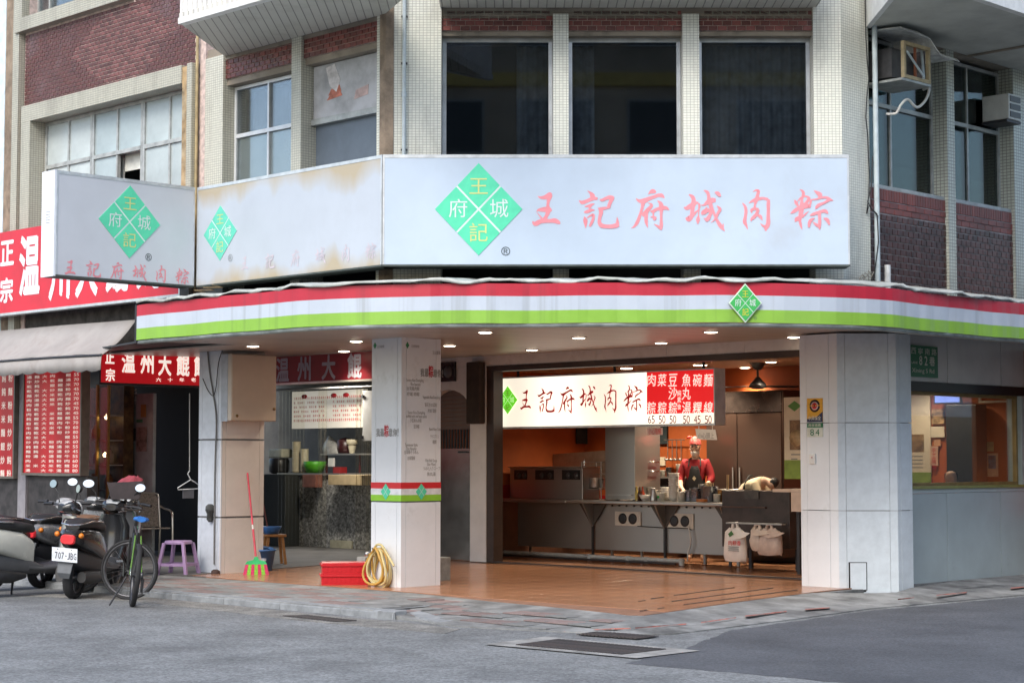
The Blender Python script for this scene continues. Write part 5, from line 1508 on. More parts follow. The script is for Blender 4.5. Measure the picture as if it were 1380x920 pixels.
MB().lathe([(.001, 0), (.022, 0), (.022, .006), (.001, .006)], on_counter(890.5, -.12) + CF.n * .062 + Vector((0, 0, .07)), 8, axis=CF.n, cap=False).build('green_mark', lime, cg)
cup(on_counter(918.5, -.1), .058, .064, .15, cupm, 'pale lidded jar just right of the bowl stack')
cup(on_counter(899, -.32), .05, .055, .1, cupm, 'small cup half hidden behind the bowl stack')
pot('blue grey steel pot nearest the cook hands', 929, -.2, .08, .17, M('blue_steel', (.20, .22, .26), .28, .8), cat='pot')
pot('blue grey steel pot left of the widest pot', 938, -.15, .10, .20, MATS['blue_steel'], cat='pot')
pot('widest blue grey steel pot at the counter right end', 956, -.18, .135, .235, MATS['blue_steel'], cat='pot')
ck = MB()
for k in range(22):
    p = on_counter(956 + random.uniform(-6, 6), -.18 + random.uniform(-.08, .08)) + Vector((0, 0, .2)); ck.tube([p, p + Vector((random.uniform(-.03, .03), random.uniform(-.02, .02), .1))], .006, 5)
ck.build('chopstick_bundle', M('pale_wood', (.60, .48, .30), .6), None, label='bundle of pale sticks standing in the widest steel pot', cat='chopsticks', kind='stuff')
pot('wide shallow steel soup pan with a ladle', 984, -.45, .27, .19, steel, handle=False)
MB().tube([on_counter(980, -.4) + Vector((0, 0, .05)), on_counter(981, -.4) + Vector((0, 0, .42))], .02, 8).build('ladle', M('wood_handle', (.45, .30, .15), .6), None, label='wooden ladle handle standing up from the soup pan', cat='ladle')
# shelf behind with cups
sh = Frame('L', 33.4)
shf = thing('wall_shelf', 'dark shelf with small cups behind the cook', 'shelf', sh.p(sh.s(899, 640), 1.3))
zsf = sh.h(900, 642)
MB().box(sh, sh.s(884, 640), sh.s(914, 640), zsf - .03, zsf, -.3, 0).build('board', steel2, shf)
MB().box(sh, sh.s(884, 640), sh.s(914, 640), zsf - .9, zsf - .03, -.3, -.05).build('cupboard', black_pl, shf)
for u, r, h, lb in ((888, .06, .1, 'pale cup at the left end of the shelf behind the cook'), (896, .05, .15, 'dark tumbler in the middle of the shelf behind the cook'), (911, .065, .2, 'tall white paper cup on the shelf behind the cook')):
    cup(sh.p(sh.s(u, 640), zsf + .002, -.1), r * .8, r, h, cupm if r != .05 else steel_dark, lb)
q = Frame('L', CB - .02)
def wall_note(name, lab, cat, fr, ua, ub, va, vb, m, group=None, d=.012):
    uc = (ua + ub) / 2; s0, s1 = fr.s(ua, va), fr.s(ub, va); h0, h1 = fr.h(uc, vb), fr.h(uc, va)
    return MB().box(fr, s0, s1, h0, h1, 0, d).build(name, m, None, label=lab, cat=cat, group=group), s0, s1, h0, h1
wall_note('wall_notice', 'cream paper on the orange wall left of the cook', 'notice', q, 886.5, 897, 615.5, 627, cream)
board, s0, s1, h0, h1 = wall_note('menu_blackboard', 'dark blackboard on the orange wall behind the tall steel cabinet', 'board', IL.__class__('L', CB - .03), 868, 900, 562, 598, M('blackboard', (.03, .045, .05), .5), d=.03)
bd2, s0, s1, h0, h1 = wall_note('menu_blackboard', 'dark framed blackboard with faint writing left of the tall cabinet', 'board', Frame('R', 31.55), 776, 818, 560, 598, MATS['blackboard'], d=.03)
# stainless refrigerator at the back
rf = thing('steel_refrigerator', 'large dark stainless refrigerator against the back wall', 'refrigerator', q.p(q.s(1010, 600), 0))
RFm = M('dark_fridge_steel', (.085, .052, .04), .3, .5, var=.03, scale=.7, rv=.03, detail=1)
RFr = Frame('L', CB - .75 * 1.414)
g0, g1 = RFr.s(953, 600), RFr.s(1056, 600); gz1 = RFr.h(1000, 527)
MB().box(RFr, g0, g1, .1, gz1, -.7, 0).build('body', RFm, rf)
gm = (g0 + g1) / 2 - .12
for a, b in ((g0 + .02, gm - .008), (gm + .008, g1 - .02)):
    dr_ = MB().box(RFr, a, b, .15, gz1 - .36, .001, .04).build('door', RFm, rf); 
    MB().tube([RFr.p(a + .06 if a > gm else b - .06, z, .07) for z in (1.1, 1.5)], .014, 8).build('door_handle', steel, dr_)
MB().box(RFr, g0 + .02, g1 - .02, gz1 - .34, gz1 - .02, .001, .03).build('top_panel', M('fridge_top', (.14, .11, .10), .25, .8), rf)
# hanging menu poster at the right of the opening
PO = Frame('L', 30.6)
po_, s0, s1, h0, h1 = wall_note('menu_poster', 'tall cream menu poster with green diamond and green foot by the pier', 'poster', PO, 1057, 1086, 535, 645, cream)
MB().box(PO, s0, s1, h0, h0 + .27, .012, .016).build('green_foot', M('poster_green', (.22, .32, .06), .6), po_)
sm = PO.s(1071.5, 546); MB().prism(PO, [(sm, PO.h(1071, 554)), (sm + .12, PO.h(1071, 547)), (sm, PO.h(1071, 540)), (sm - .12, PO.h(1071, 547))], .012, .018).build('diamond', M('poster_diamond', (.12, .30, .08), .6), po_)
MB().box(PO, s0 + .1, s1 - .02, PO.h(1068, 606), PO.h(1068, 566), .012, .016).build('dish_photo', M('dish_photo', (.12, .07, .04), .5, var=.6, scale=7, col2=(.4, .25, .12)), po_)
MB().lathe([(.001, 0), (.12, 0), (.12, .004), (.001, .004)], PO.p(PO.s(1074, 590), PO.h(1074, 590), .017), 20, axis=PO.n, cap=False).build('dish_photo', M('dish_bowl', (.5, .36, .2), .5, var=.3), po_)
tx = MB()
for k in range(4): tx.box(PO, s0 + .12, s1 - .1 - .05 * (k % 2), PO.h(1068, 613 + 6 * k), PO.h(1068, 611.4 + 6 * k), .012, .014)
tx.build('poster_print', ink, po_, kind='stuff')

# dark cabinet with white cloth at the right end, and carrier bags
RC = Frame('L', 30.9)
rc = thing('dark_side_cabinet', 'dark brown cabinet at the right end of the steel counter', 'cabinet', RC.p(RC.s(1010, 740), 0))
MB().box(RC, c1 + .02, RC.s(1063, 700), .32, RC.h(1020, 661), -.6, -.02).build('body', M('dark_cabinet', (.045, .03, .026), .35, var=.2), rc, bevel=.01)
MB().box(RC, c1 - .06, RC.s(1032, 700), RC.h(1000, 682) - .02, RC.h(1000, 682), -.6, .02).build('ledge', dk_brown, rc)
for u in (995, 1058):
    MB().box(RC, RC.s(u, 740), RC.s(u, 740) + .05, 0, .32, -.3, -.25).build('leg', steel_dark, rc)
MB().box(RC, RC.s(1003, 660), RC.s(1022, 660), RC.h(1012, 672), RC.h(1012, 660), -.02, .0).build('glass_front', M('display_glass', (.09, .085, .08), .12), rc)
TB = Frame('L', 30.2)
tb_ = thing('cloth_covered_table', 'small table under a white cloth beside the pier', 'table', TB.p(TB.s(1075, 700), 0))
MB().box(TB, TB.s(1040, 662), TB.s(1100, 662), TB.h(1070, 663), TB.h(1070, 659), -.75, -.02).build('table_top', M('white_cloth', (.62, .50, .42), .8, var=.06), tb_)
MB().box(TB, TB.s(1066, 662), TB.s(1100, 662), TB.h(1070, 689), TB.h(1070, 663) - .002, -.04, 0).build('cloth_drop', MATS['white_cloth'], tb_)
for u in (1070, 1092): MB().box(TB, TB.s(u, 700), TB.s(u, 700) + .05, 0, TB.h(1070, 663), -.1, -.06).build('leg', steel_dark, tb_)

def bag(label, fr, uc, vt, vb, w, m, lean=0.0, emb=True):
    """carrier bag hung by its handles: bulged sheet with gathered top and two loops"""
    s, hb = fr.at(uc, vb); ht = fr.h(uc, vt); H = ht - hb
    mb = MB(); rings = []
    prof = ((0, 1.0, .05), (.12, 1.03, .085), (.35, .98, .09), (.58, .92, .075), (.72, .90, .05), (.80, .62, .035), (.84, .5, .03))
    for f, kw, kd in prof:
        z = hb + H * f; ring = []
        for a in range(20):
            A = 2 * math.pi * a / 20; wr = .02 * math.sin(A * 5 + f * 9) * (f > .3)
            ring.append(fr.p(s + lean * f * .2 + math.copysign(abs(math.cos(A)) ** .55, math.cos(A)) * w / 2 * kw, z + .02 * math.sin(A * 3 + f * 7), .1 + math.sin(A) * (kd + wr)))
        rings.append(ring)
    mb.rings(rings)
    b = mb.build('carrier_bag', m, None, label=label, cat='bag', group='carrier bags hanging at the counter')
    MB().tube([fr.p(s - .05, hb + H * .8, .1), fr.p(s - .04, hb + H * .98, .1), fr.p(s + .03, hb + H, .1), fr.p(s + .05, hb + H * .8, .1)], [.03, .02, .02, .03], 8).build('handle', m, b)
    fl_ = MB(); fl_.rings([[fr.p(s + .02 + .1 * i, hb + H * (.80 - .02 * i), .17 + .02 * math.sin(i * 2)) for i in range(4)], [fr.p(s - .02 + .09 * i, hb + H * (.60 - .035 * math.sin(i * 1.4)), .21) for i in range(4)]], cap=False, closed=False)
    fl_.build('handle_flap', m, b)
    if emb:
        g = MB(); g.prism(fr, [(s - .02, hb + H * .62), (s + .05, hb + H * .7), (s + .01, hb + H * .79), (s - .05, hb + H * .7)], .205, .209); g.build('logo', M('bag_green', (.05, .18, .05), .5), b)
        g = MB()
        for k, ch in enumerate('肉粽香'): add_glyph(g, ch, fr, s - .02 + .08 * k, hb + H * .47, .2, .07, .07, .01)
        g.build('bag_print', rink, b, kind='stuff')
        g = MB()
        for k in range(3): g.box(fr, s - .06, s + .13, hb + H * (.36 - .05 * k), hb + H * (.375 - .05 * k), .18, .2)
        g.build('bag_print', ink, b, kind='stuff')
    return b
BG = Frame('L', 30.55)
bagm = M('white_bag_plastic', (.80, .76, .73), .45, var=.05)
bag('white printed carrier bag hanging at the counter end', BG, 997, 703.5, 754.5, .40, bagm)
bag('plain beige carrier bag behind the printed one', BG, 1043, 706, 746, .42, M('beige_bag_plastic', (.58, .46, .40), .5, var=.1), .1, False)
bag('small pale bag tied beside the beige carrier bag', BG, 1027, 706, 740, .22, M('pale_bag_plastic', (.62, .52, .45), .5, var=.08), -.1, False)
MB().box(BG, BG.s(985, 704), BG.s(1060, 704), BG.h(1020, 705) - .01, BG.h(1020, 705) + .01, .02, .12).build('bag_rail', steel2, None, label='thin steel rail the carrier bags hang from', cat='rail')

# ceiling fan and interior ceiling lights
fp = gz(1021, 489, 3.13)
fan = thing('ceiling_fan', 'black ceiling fan hanging inside the shop', 'fan', fp)
MB().lathe([(.13, 0), (.06, -.10), (.015, -.11)], fp, 16).build('canopy', black_pl, fan)
MB().tube([fp + Vector((0, 0, -.08)), fp + Vector((0, 0, -.3))], .018, 8).build('rod', black_pl, fan)
MB().lathe([(.03, -.22), (.07, -.27), (.13, -.33), (.14, -.38), (.06, -.41), (.001, -.41)], fp, 18).build('motor', black_pl, fan)
for a in (20, 140, 260):
    d = Vector((math.cos(R(a)), math.sin(R(a)), 0)); n = Vector((-d.y, d.x, 0)); o = fp + Vector((0, 0, -.36))
    MB().rings([[o + d * r - n * w + Vector((0, 0, .01)), o + d * r + n * w + Vector((0, 0, -.01)), o + d * r + n * w + Vector((0, 0, -.016)), o + d * r - n * w + Vector((0, 0, .004))] for r, w in ((.1, .03), (.25, .06), (.66, .075), (.7, .05))], smooth=False).build('blade', black_pl, fan)
for k, (u, v) in enumerate(((1039, 487), (1004, 494.5), (1060, 498), (975, 502), (946, 491))):
    dlt = downlight(u, v, 3.128, power=110, name='ceiling_light')
    tag(dlt, ('round ceiling light nearest the shop pier', 'round ceiling light just left of the black fan', 'round ceiling light right of the black fan', 'round ceiling light beside the end of the lit sign', 'round ceiling light above the lit sign')[k], 'ceiling light', 'ceiling lights inside the shop')
for k, (u, v) in enumerate(((720, 480), (800, 474), (1300, 472))):     # hidden by the sign and header, same row of fittings
    p = gz(u, v, 3.128)
for k, (c, r) in enumerate(((32.4, 28.6), (32.4, 26.4), (33.0, 21.2))):
    p = Vector(((c - r) / 2, (c + r) / 2, 3.13)); d2 = MB(); d2.lathe([(.001, -.006), (.09, -.006), (.1, 0), (.001, 0)], p, 18, cap=False)
    o = d2.build('ceiling_light', lamp_face, None, label=('round ceiling light above the steamer cabinet', 'round ceiling light above the tall steel cabinet', 'round ceiling light behind the alley window')[k], cat='ceiling light', group='ceiling lights inside the shop')
    l = bpy.data.lights.new('lamp', 'SPOT'); l.energy = 150 if k < 2 else 70; l.color = warm; l.spot_size = R(130); l.spot_blend = .6; l.shadow_soft_size = .08
    lo = bpy.data.objects.new('lamp', l); COL.objects.link(lo); put(lo, p + Vector((0, 0, -.03)), o)

# behind the alley window
W2 = Frame('L', CB - .05)
def pinned(name, lab, ua, ub, va, vb, m, cat='poster', grp=None): return wall_note(name, lab, cat, W2, ua, ub, va, vb, m, grp)
pb, s0, s1, h0, h1 = pinned('menu_poster', 'cream poster with a dish photograph behind the alley window', 1215, 1254, 532, 652, cream)
MB().box(W2, s0, s1, h0, h0 + .18, .012, .016).build('olive_foot', MATS['poster_green'], pb)
MB().box(W2, s0, W2.s(1246, 600), W2.h(1234, 609), W2.h(1234, 585), .012, .016).build('dish_photo', MATS['dish_photo'], pb)
tx = MB()
for k in range(4): tx.box(W2, s0 + .12, s1 - .14, W2.h(1234, 615.5 + 5 * k), W2.h(1234, 613.8 + 5 * k), .012, .014)
tx.build('poster_print', ink, pb, kind='stuff')
for ua, ub, va, vb, m, lab in ((1256, 1273, 551, 571, M('brown_print', (.38, .24, .12), .7, var=.5, scale=9), 'brown picture card beside the cream poster in the window'), (1255, 1273, 574.5, 589, cream, 'blank cream card under the brown picture card'), (1259, 1268, 592, 600.5, M('orange_card', (.6, .3, .16), .7), 'tiny orange card under the blank cream card'), (1254, 1264.5, 601, 627, M('salmon_card', (.68, .42, .30), .7), 'narrow salmon notice with red characters below the cards'),
                                (1320, 1339, 595, 608, M('olive_card', (.42, .36, .16), .7, var=.3, scale=9), 'olive notice above the certificate in the alley window'), (1320, 1345, 610.5, 642, M('apricot_card', (.70, .45, .28), .7), 'apricot certificate with a blue panel in the alley window')):
    nt_, s0, s1, h0, h1 = pinned('wall_notice', lab, ua, ub, va, vb, m, 'notice')
    if 'salmon' in lab:
        l = MB()
        for k, ch in enumerate('手工現做'): add_glyph(l, ch, W2, (s0 + s1) / 2, h1 - .06 - .085 * k, .015, .07, .07, .01)
        l.build('notice_print', rink, nt_, kind='stuff')
    if 'apricot' in lab:
        MB().box(W2, s0 + (s1 - s0) * .5, s1 - .03, h0 + .12, h1 - .03, .012, .016).build('blue_panel', M('blue_print', (.08, .22, .30), .6, var=.4, scale=9), nt_)
        l = MB()
        for k, ch in enumerate('衛生優良'): add_glyph(l, ch, W2, s0 + (s1 - s0) * .25, h1 - .07 - .1 * k, .015, .07, .07, .01)
        l.build('notice_print', rink, nt_, kind='stuff')
tv, s0, s1, h0, h1 = wall_note('television', 'small television with a blue picture high behind the alley window', 'television', Frame('L', CB - .3), 1261, 1297, 528, 544, black_pl, d=.05)
TVF = Frame('L', CB - .3)
MB().box(TVF, s0 + .02, s1 - .02, h0 + .02, h1 - .01, .05, .056).build('screen', M('tv_picture', (.12, .18, .5), .3, var=.5, scale=5, col2=(.03, .05, .2), emit=.5, ecol=(.25, .35, .95)), tv)
fr3 = thing('picture_frame', 'empty pale picture frame high at the right of the alley window', 'frame', W2.p(W2.s(1341, 540), W2.h(1341, 542)))
s0, s1, h0, h1 = W2.s(1320, 535), W2.s(1363, 535), W2.h(1340, 542.5), W2.h(1340, 522)
for a, b, c_, d_ in ((s0, s1, h0, h0 + .03), (s0, s0 + .03, h0 + .03, h1), (s1 - .03, s1, h0 + .03, h1)): MB().box(W2, a, b, c_, d_, 0, .03).build('frame_bar', cream, fr3)
MB().box(Frame('L', CB - .5), Frame('L', CB - .5).s(1275, 600), Frame('L', CB - .5).s(1316, 600), 0, Frame('L', CB - .5).h(1295, 545), -.3, 0).build('dark_cupboard', M('near_black_wood', (.02, .016, .014), .5), None, label='tall near black cupboard behind the alley window', cat='cupboard', bevel=.01)

# ------------------------------------------------------------------ things on the pier and alley wall
green_enamel = M('green_enamel', (.012, .16, .06), .35, var=.08)
PS = Frame('R', p2.y - p2.x - .01)
SSf = Frame('R', 19.27)
s0, h0 = SSf.at(1224, 507); s1 = SSf.s(1263, 490); h1 = SSf.h(1244, 466)
ss = MB().box(SSf, s0, s1, h0, h1, 0, .012).build('street_sign', green_enamel, None, label='green street name plate high on the alley wall', cat='street sign')
w_en = M('white_enamel', (.72, .70, .60), .4)
wd = s1 - s0
for k, ch in enumerate('西寧南路'): character(ch, SSf, s0 + wd * (.16 + .235 * k), h1 - .075, .015, wd * .17, .085, w_en, ss)
for k, (ch, w, x) in enumerate((('8', .1, .40), ('2', .1, .58), ('巷', .19, .79))): character(ch, SSf, s0 + wd * x, h1 - .20, .015, wd * w, .125, w_en, ss, offset=.012)
l = MB(); text_line(l, 'LANE', SSf, s0 + wd * .19, h1 - .232, .015, .035, width=wd * .2, center=True); l.build('lettering', w_en, ss)
l = MB(); text_line(l, 'Xining S Rd', SSf, s0 + wd * .48, h1 - .335, .015, .06, .004, width=wd * .76, center=True); l.build('lettering', w_en, ss)
sg = thing('security_plate', 'yellow and navy security plate with a red eye emblem on the pier', 'plate', PFL.p(PFL.s(1098, 560), PFL.h(1098, 568)))
s0, s1, h0, h1 = PFL.s(1088, 550), PFL.s(1109, 550), PFL.h(1098, 568.5), PFL.h(1098, 536.5)
MB().box(PFL, s0, s1, h0, h1, .001, .008).build('yellow_panel', M('amber_enamel', (.75, .38, .02), .4), sg)
hm = h0 + (h1 - h0) * .30
MB().prism(PFL, [(s0, h0), (s1, h0), (s1, hm + .04), (s0 + (s1 - s0) * .6, hm - .03), (s0, hm - .05)], .008, .011).build('navy_panel', M('navy_enamel', (.02, .02, .07), .4), sg)
cc = PFL.p((s0 + s1) / 2, h0 + (h1 - h0) * .68, .008)
for r, m, dd in ((.082, M('black_enamel', (.02, .012, .012), .4), 0), (.055, M('rose_enamel', (.72, .5, .5), .4), .002), (.04, M('crimson_enamel', (.6, .02, .03), .4), .004), (.012, MATS['black_enamel'], .006)):
    MB().lathe([(.001, dd), (r, dd), (r, dd + .002), (.001, dd + .002)], cc, 24, axis=PFL.n, cap=False).build('eye_ring', m, sg)
MB().box(PFL, s0, s1, h0 + (h1 - h0) * .675, h0 + (h1 - h0) * .705, .0150, .0155).build('eye_slot', MATS['amber_enamel'], sg)
l = MB(); text_line(l, '中興保全', PFL, (s0 + s1) / 2, h0 + .05, .013, .045, .006, width=(s1 - s0) * .8, center=True); l.build('lettering', w_en, sg)
hn = thing('house_number', 'white and green house number plate 84 on the pier', 'house number', PFL.p(PFL.s(1098, 580), PFL.h(1098, 588)))
h0, h1 = PFL.h(1098, 588.5), PFL.h(1098, 570); hm = h0 + (h1 - h0) * .68
MB().box(PFL, s0, s1, h0, hm, .001, .010).build('number_panel', M('pale_enamel', (.62, .64, .56), .4), hn); MB().box(PFL, s0, s1, hm, h1, .001, .010).build('green_panel', green_enamel, hn)
for k, ch in enumerate('84'): character(ch, PFL, (s0 + s1) / 2 + (k - .5) * .085, h0 + .06, .013, .06, .085, green_enamel, hn, name='digit')
l = MB(); text_line(l, '西寧南路', PFL, (s0 + s1) / 2, hm + .03, .013, .03, width=(s1 - s0) * .8, center=True); l.build('lettering', w_en, hn)
db = MB(); p = PFL.p(PFL.s(1095.5, 618), PFL.h(1095.5, 622), .0); db.box(PFL, PFL.s(1092, 618), PFL.s(1100, 618), PFL.h(1096, 625), PFL.h(1096, 611), .001, .03)
db = db.build('doorbell', white_pl, None, label='white doorbell box on the pier below the number plate', cat='doorbell', bevel=.01)
MB().lathe([(.001, 0), (.012, 0), (.012, .006), (.001, .006)], PFL.p(PFL.s(1096, 618), PFL.h(1096, 616), .031), 10, axis=PFL.n, cap=False).build('button', M('pale_pink_button', (.6, .4, .4), .4), db)
# ================================================================== people
skin_m = M('skin', (.62, .40, .29), .55, var=.06)
def skin_mesh(V, Eg, root=0, sub=2):
    me = bpy.data.meshes.new('skin'); me.from_pydata([v[0] for v in V], Eg, []); me.update()
    o = bpy.data.objects.new('skin', me); COL.objects.link(o)
    o.modifiers.new('skin', 'SKIN'); o.modifiers.new('sub', 'SUBSURF').levels = sub
    for i, v in enumerate(V):
        r = v[1]; d = me.skin_vertices[0].data[i]; d.radius = (r, r) if not isinstance(r, tuple) else r; d.use_root = (i == root)
    dg = bpy.context.evaluated_depsgraph_get()
    m2 = bpy.data.meshes.new_from_object(o.evaluated_get(dg))
    vs = [v.co.copy() for v in m2.vertices]; fs = [list(p.vertices) for p in m2.polygons]
    bpy.data.objects.remove(o); bpy.data.meshes.remove(me); bpy.data.meshes.remove(m2)
    return vs, fs
def world_of(fr0, yaw, sc):
    c, s = math.cos(yaw), math.sin(yaw)
    return lambda p: Vector((fr0[0] + (p[0] * c - p[1] * s) * sc, fr0[1] + (p[0] * s + p[1] * c) * sc, fr0[2] + p[2] * sc))
def skin_part(name, V, Eg, W, mat, parent=None, sub=2, shape=None, **k):
    vs, fs = skin_mesh(V, Eg, 0, sub)
    if shape: vs = [shape(v) for v in vs]
    mb = MB(); mb.v = [W(v) for v in vs]; mb.f = fs; mb.uv = [[(0, 0)] * len(f) for f in fs]; mb.mi = [0] * len(fs); mb.sm = [True] * len(fs)
    return mb.build(name, mat, parent, **k)
def hand(V, Eg, wrist, d, side, n, sc=1.0):
    """palm and five fingers grown from vertex index `wrist`, pointing along d, thumb towards side, curling along n"""
    d, side, n = Vector(d).normalized(), Vector(side).normalized(), Vector(n).normalized(); w = Vector(V[wrist][0])
    V.append((w + d * .05, (.034, .018))); palm = len(V) - 1; Eg.append((wrist, palm))
    for k, (off, ln) in enumerate(((-.030, .062), (-.010, .075), (.010, .080), (.030, .070))):
        a = w + d * .085 + side * off; V.append((a, .011)); i = len(V) - 1; Eg.append((palm, i))
        b = a + d * ln * .5 + n * .012; V.append((b, .009)); Eg.append((i, i + 1))
        c = b + d * ln * .30 + n * .035; V.append((c, .007)); Eg.append((i + 1, i + 2))
    t = w + d * .045 + side * .045; V.append((t, .012)); i = len(V) - 1; Eg.append((palm, i))
    t2 = t + d * .04 + side * .012 + n * .01; V.append((t2, .009)); Eg.append((i, i + 1))
HAIR = M('black_hair', (.012, .011, .011), .5, var=.3)
def head_shape_fn(hc, R_):
    return None
# cook: local x right (seen from the street), y away from the street, z up
ck_base = CF.p(sat(CF, 938, -1.05), 0, -1.05)
yaw = math.atan2(CF.a.y, CF.a.x) + R(30)
W_ = world_of((ck_base.x, ck_base.y, 0), yaw, 1.0)
W = lambda p: W_((p[0] * .88, p[1] * .95, p[2]))
V = [((0, 0, 1.06), (.17, .12)), ((0, -.01, 1.28), (.155, .115)), ((0, -.01, 1.48), (.185, .12)), ((0, -.02, 1.615), (.10, .085)), ((0, -.035, 1.68), (.058, .058)), ((0, -.06, 1.76), (.080, .090)), ((0, -.07, 1.86), (.092, .108)), ((0, -.055, 1.95), (.075, .09)),
     ((-.20, -.01, 1.56), .075), ((-.29, -.03, 1.30), .058), ((-.22, -.30, 1.17), .042), ((-.17, -.38, 1.15), .030),
     ((.20, -.01, 1.56), .075), ((.30, -.03, 1.30), .058), ((.16, -.30, 1.12), .042), ((.07, -.38, 1.08), .030),
     ((-.11, 0, .98), .12), ((-.12, -.01, .54), .075), ((-.12, .02, .10), .05), ((-.12, -.13, .045), .04),
     ((.11, 0, .98), .12), ((.12, -.01, .54), .075), ((.12, .02, .10), .05), ((.12, -.13, .045), .04), ((0, -.165, 1.80), .018), ((-.092, -.05, 1.83), .016), ((.092, -.05, 1.83), .016)]
Eg = [(0, 1), (1, 2), (2, 3), (3, 4), (4, 5), (5, 6), (6, 7), (2, 8), (8, 9), (9, 10), (10, 11), (2, 12), (12, 13), (13, 14), (14, 15), (0, 16), (16, 17), (17, 18), (18, 19), (0, 20), (20, 21), (21, 22), (22, 23), (5, 24), (6, 25), (6, 26)]
hand(V, Eg, 11, (.3, -.9, -.35), (1, .3, 0), (0, 0, -1)); hand(V, Eg, 15, (-.75, -.6, -.25), (0, -.5, .9), (0, 0, -1))
cook = skin_part('person', V, Eg, W, skin_m, None, 2, label='person in red shirt, black apron, red bandana and mask working behind the counter', cat='person')
shirt = M('dark_red_shirt', (.30, .012, .018), .8, var=.12, scale=6, bump=.2)
SV = [((0, 0, 1.02), (.185, .135)), ((0, -.01, 1.28), (.175, .135)), ((0, -.01, 1.48), (.205, .140)), ((0, -.02, 1.60), (.12, .105)), ((0, -.03, 1.645), (.075, .075)),
      ((-.205, -.01, 1.555), .098), ((-.29, -.03, 1.31), .080), ((-.270, -.14, 1.235), .064), ((.205, -.01, 1.555), .098), ((.30, -.03, 1.31), .080), ((.262, -.13, 1.235), .064)]
skin_part('shirt', SV, [(0, 1), (1, 2), (2, 3), (3, 4), (2, 5), (5, 6), (6, 7), (2, 8), (8, 9), (9, 10)], W, shirt, cook, 2)
skin_part('trousers', [((0, 0, 1.04), (.18, .13)), ((-.11, 0, .98), .135), ((-.12, -.01, .54), .095), ((-.12, .02, .10), .075), ((.11, 0, .98), .135), ((.12, -.01, .54), .095), ((.12, .02, .10), .075)], [(0, 1), (1, 2), (2, 3), (0, 4), (4, 5), (5, 6)], W, M('dark_trousers', (.02, .02, .025), .9), cook, 2)
apm = M('black_apron', (.012, .012, .014), .85, var=.2)
ap_ = MB(); rows = []
for z, hw, y in ((.72, .24, -.17), (.95, .24, -.165), (1.12, .22, -.165), (1.25, .19, -.165), (1.36, .155, -.172), (1.46, .135, -.168), (1.52, .12, -.150)):
    rows.append([W((hw * (i / 6 * 2 - 1), y + .09 * abs(i / 6 * 2 - 1) ** 2.2, z)) for i in range(7)])
ap_.rings(rows, cap=False, closed=False); ao = ap_.build('apron', apm, cook); ao.modifiers.new('t', 'SOLIDIFY').thickness = .012
for sg in (-1, 1): MB().tube([W((sg * .11, -.145, 1.52)), W((sg * .10, -.10, 1.63)), W((sg * .05, .06, 1.67))], .012, 6).build('apron_strap', apm, cook)
lg = MB(); lg.face([W((.0, -.182, 1.285)), W((.035, -.182, 1.325)), W((0, -.186, 1.365)), W((-.035, -.182, 1.325))]); lg.build('apron_logo', M('cream_logo', (.70, .66, .45), .6), cook)
bdm = M('red_bandana', (.62, .03, .035), .8, var=.0, scale=26, col2=(.75, .25, .22))
cap = MB(); rings = []
for f in range(8):
    a = R(12 + 78 * f / 7); rings.append([W((.105 * math.cos(a) * math.cos(t) * (1 + .04 * math.sin(t * 5 + f)), -.062 + .122 * math.cos(a) * math.sin(t), 1.862 + .135 * math.sin(a) - .02 * math.sin(t) * math.cos(a))) for t in [2 * math.pi * k / 20 for k in range(20)]])
bw = [W((.106 * math.cos(t), -.062 + .124 * math.sin(t), 1.858 - .02 * math.sin(t))) for t in [2 * math.pi * k / 20 for k in range(20)]]
cap.rings([bw] + rings); cap.build('bandana', bdm, cook)
MB().rings([[W((-.09, .03, 1.97)), W((-.07, -.02, 2.0)), W((-.06, .0, 1.96))], [W((-.14, .02, 1.985)), W((-.13, -.03, 2.005)), W((-.12, 0, 1.965))], [W((-.175, .0, 1.955)), W((-.17, -.02, 1.96)), W((-.17, .0, 1.95))]]).build('bandana_tail', bdm, cook)
mk = MB(); rows = []
for z, hw, y in ((1.675, .05, -.112), (1.70, .075, -.145), (1.73, .085, -.166), (1.752, .084, -.168)):
    rows.append([W((hw * (i / 6 * 2 - 1), y + .085 * abs(i / 6 * 2 - 1) ** 2, z)) for i in range(7)])
mk.rings(rows, cap=False, closed=False); mo = mk.build('face_mask', M('white_mask', (.74, .70, .66), .8), cook); mo.modifiers.new('t', 'SOLIDIFY').thickness = .006
for sg in (-1, 1):
    MB().lathe([(.001, 0), (.014, .002), (.010, .008), (.001, .010)], W((sg * .036, -.166, 1.828)), 10, axis=(W((0, -1, 0)) - W((0, 0, 0))), cap=False).build('eye', black_pl, cook)
    MB().tube([W((sg * .016, -.170, 1.850)), W((sg * .04, -.170, 1.856)), W((sg * .062, -.152, 1.850))], .005, 6).build('eyebrow', HAIR, cook)
    MB().tube([W((sg * .085, -.09, 1.76)), W((sg * .094, -.05, 1.83))], .003, 5).build('mask_loop', M('white_elastic', (.7, .7, .7), .8), cook)
kn_ = MB(); kn_.rings([[W((-.17, -.46, 1.135)), W((-.155, -.46, 1.135)), W((-.16, -.46, 1.115))], [W((-.10, -.62, 1.06)), W((-.085, -.62, 1.06)), W((-.09, -.62, 1.03))]]); kn_.build('spatula', steel, None, label='steel spatula in the right hand of the person in red', cat='spatula')

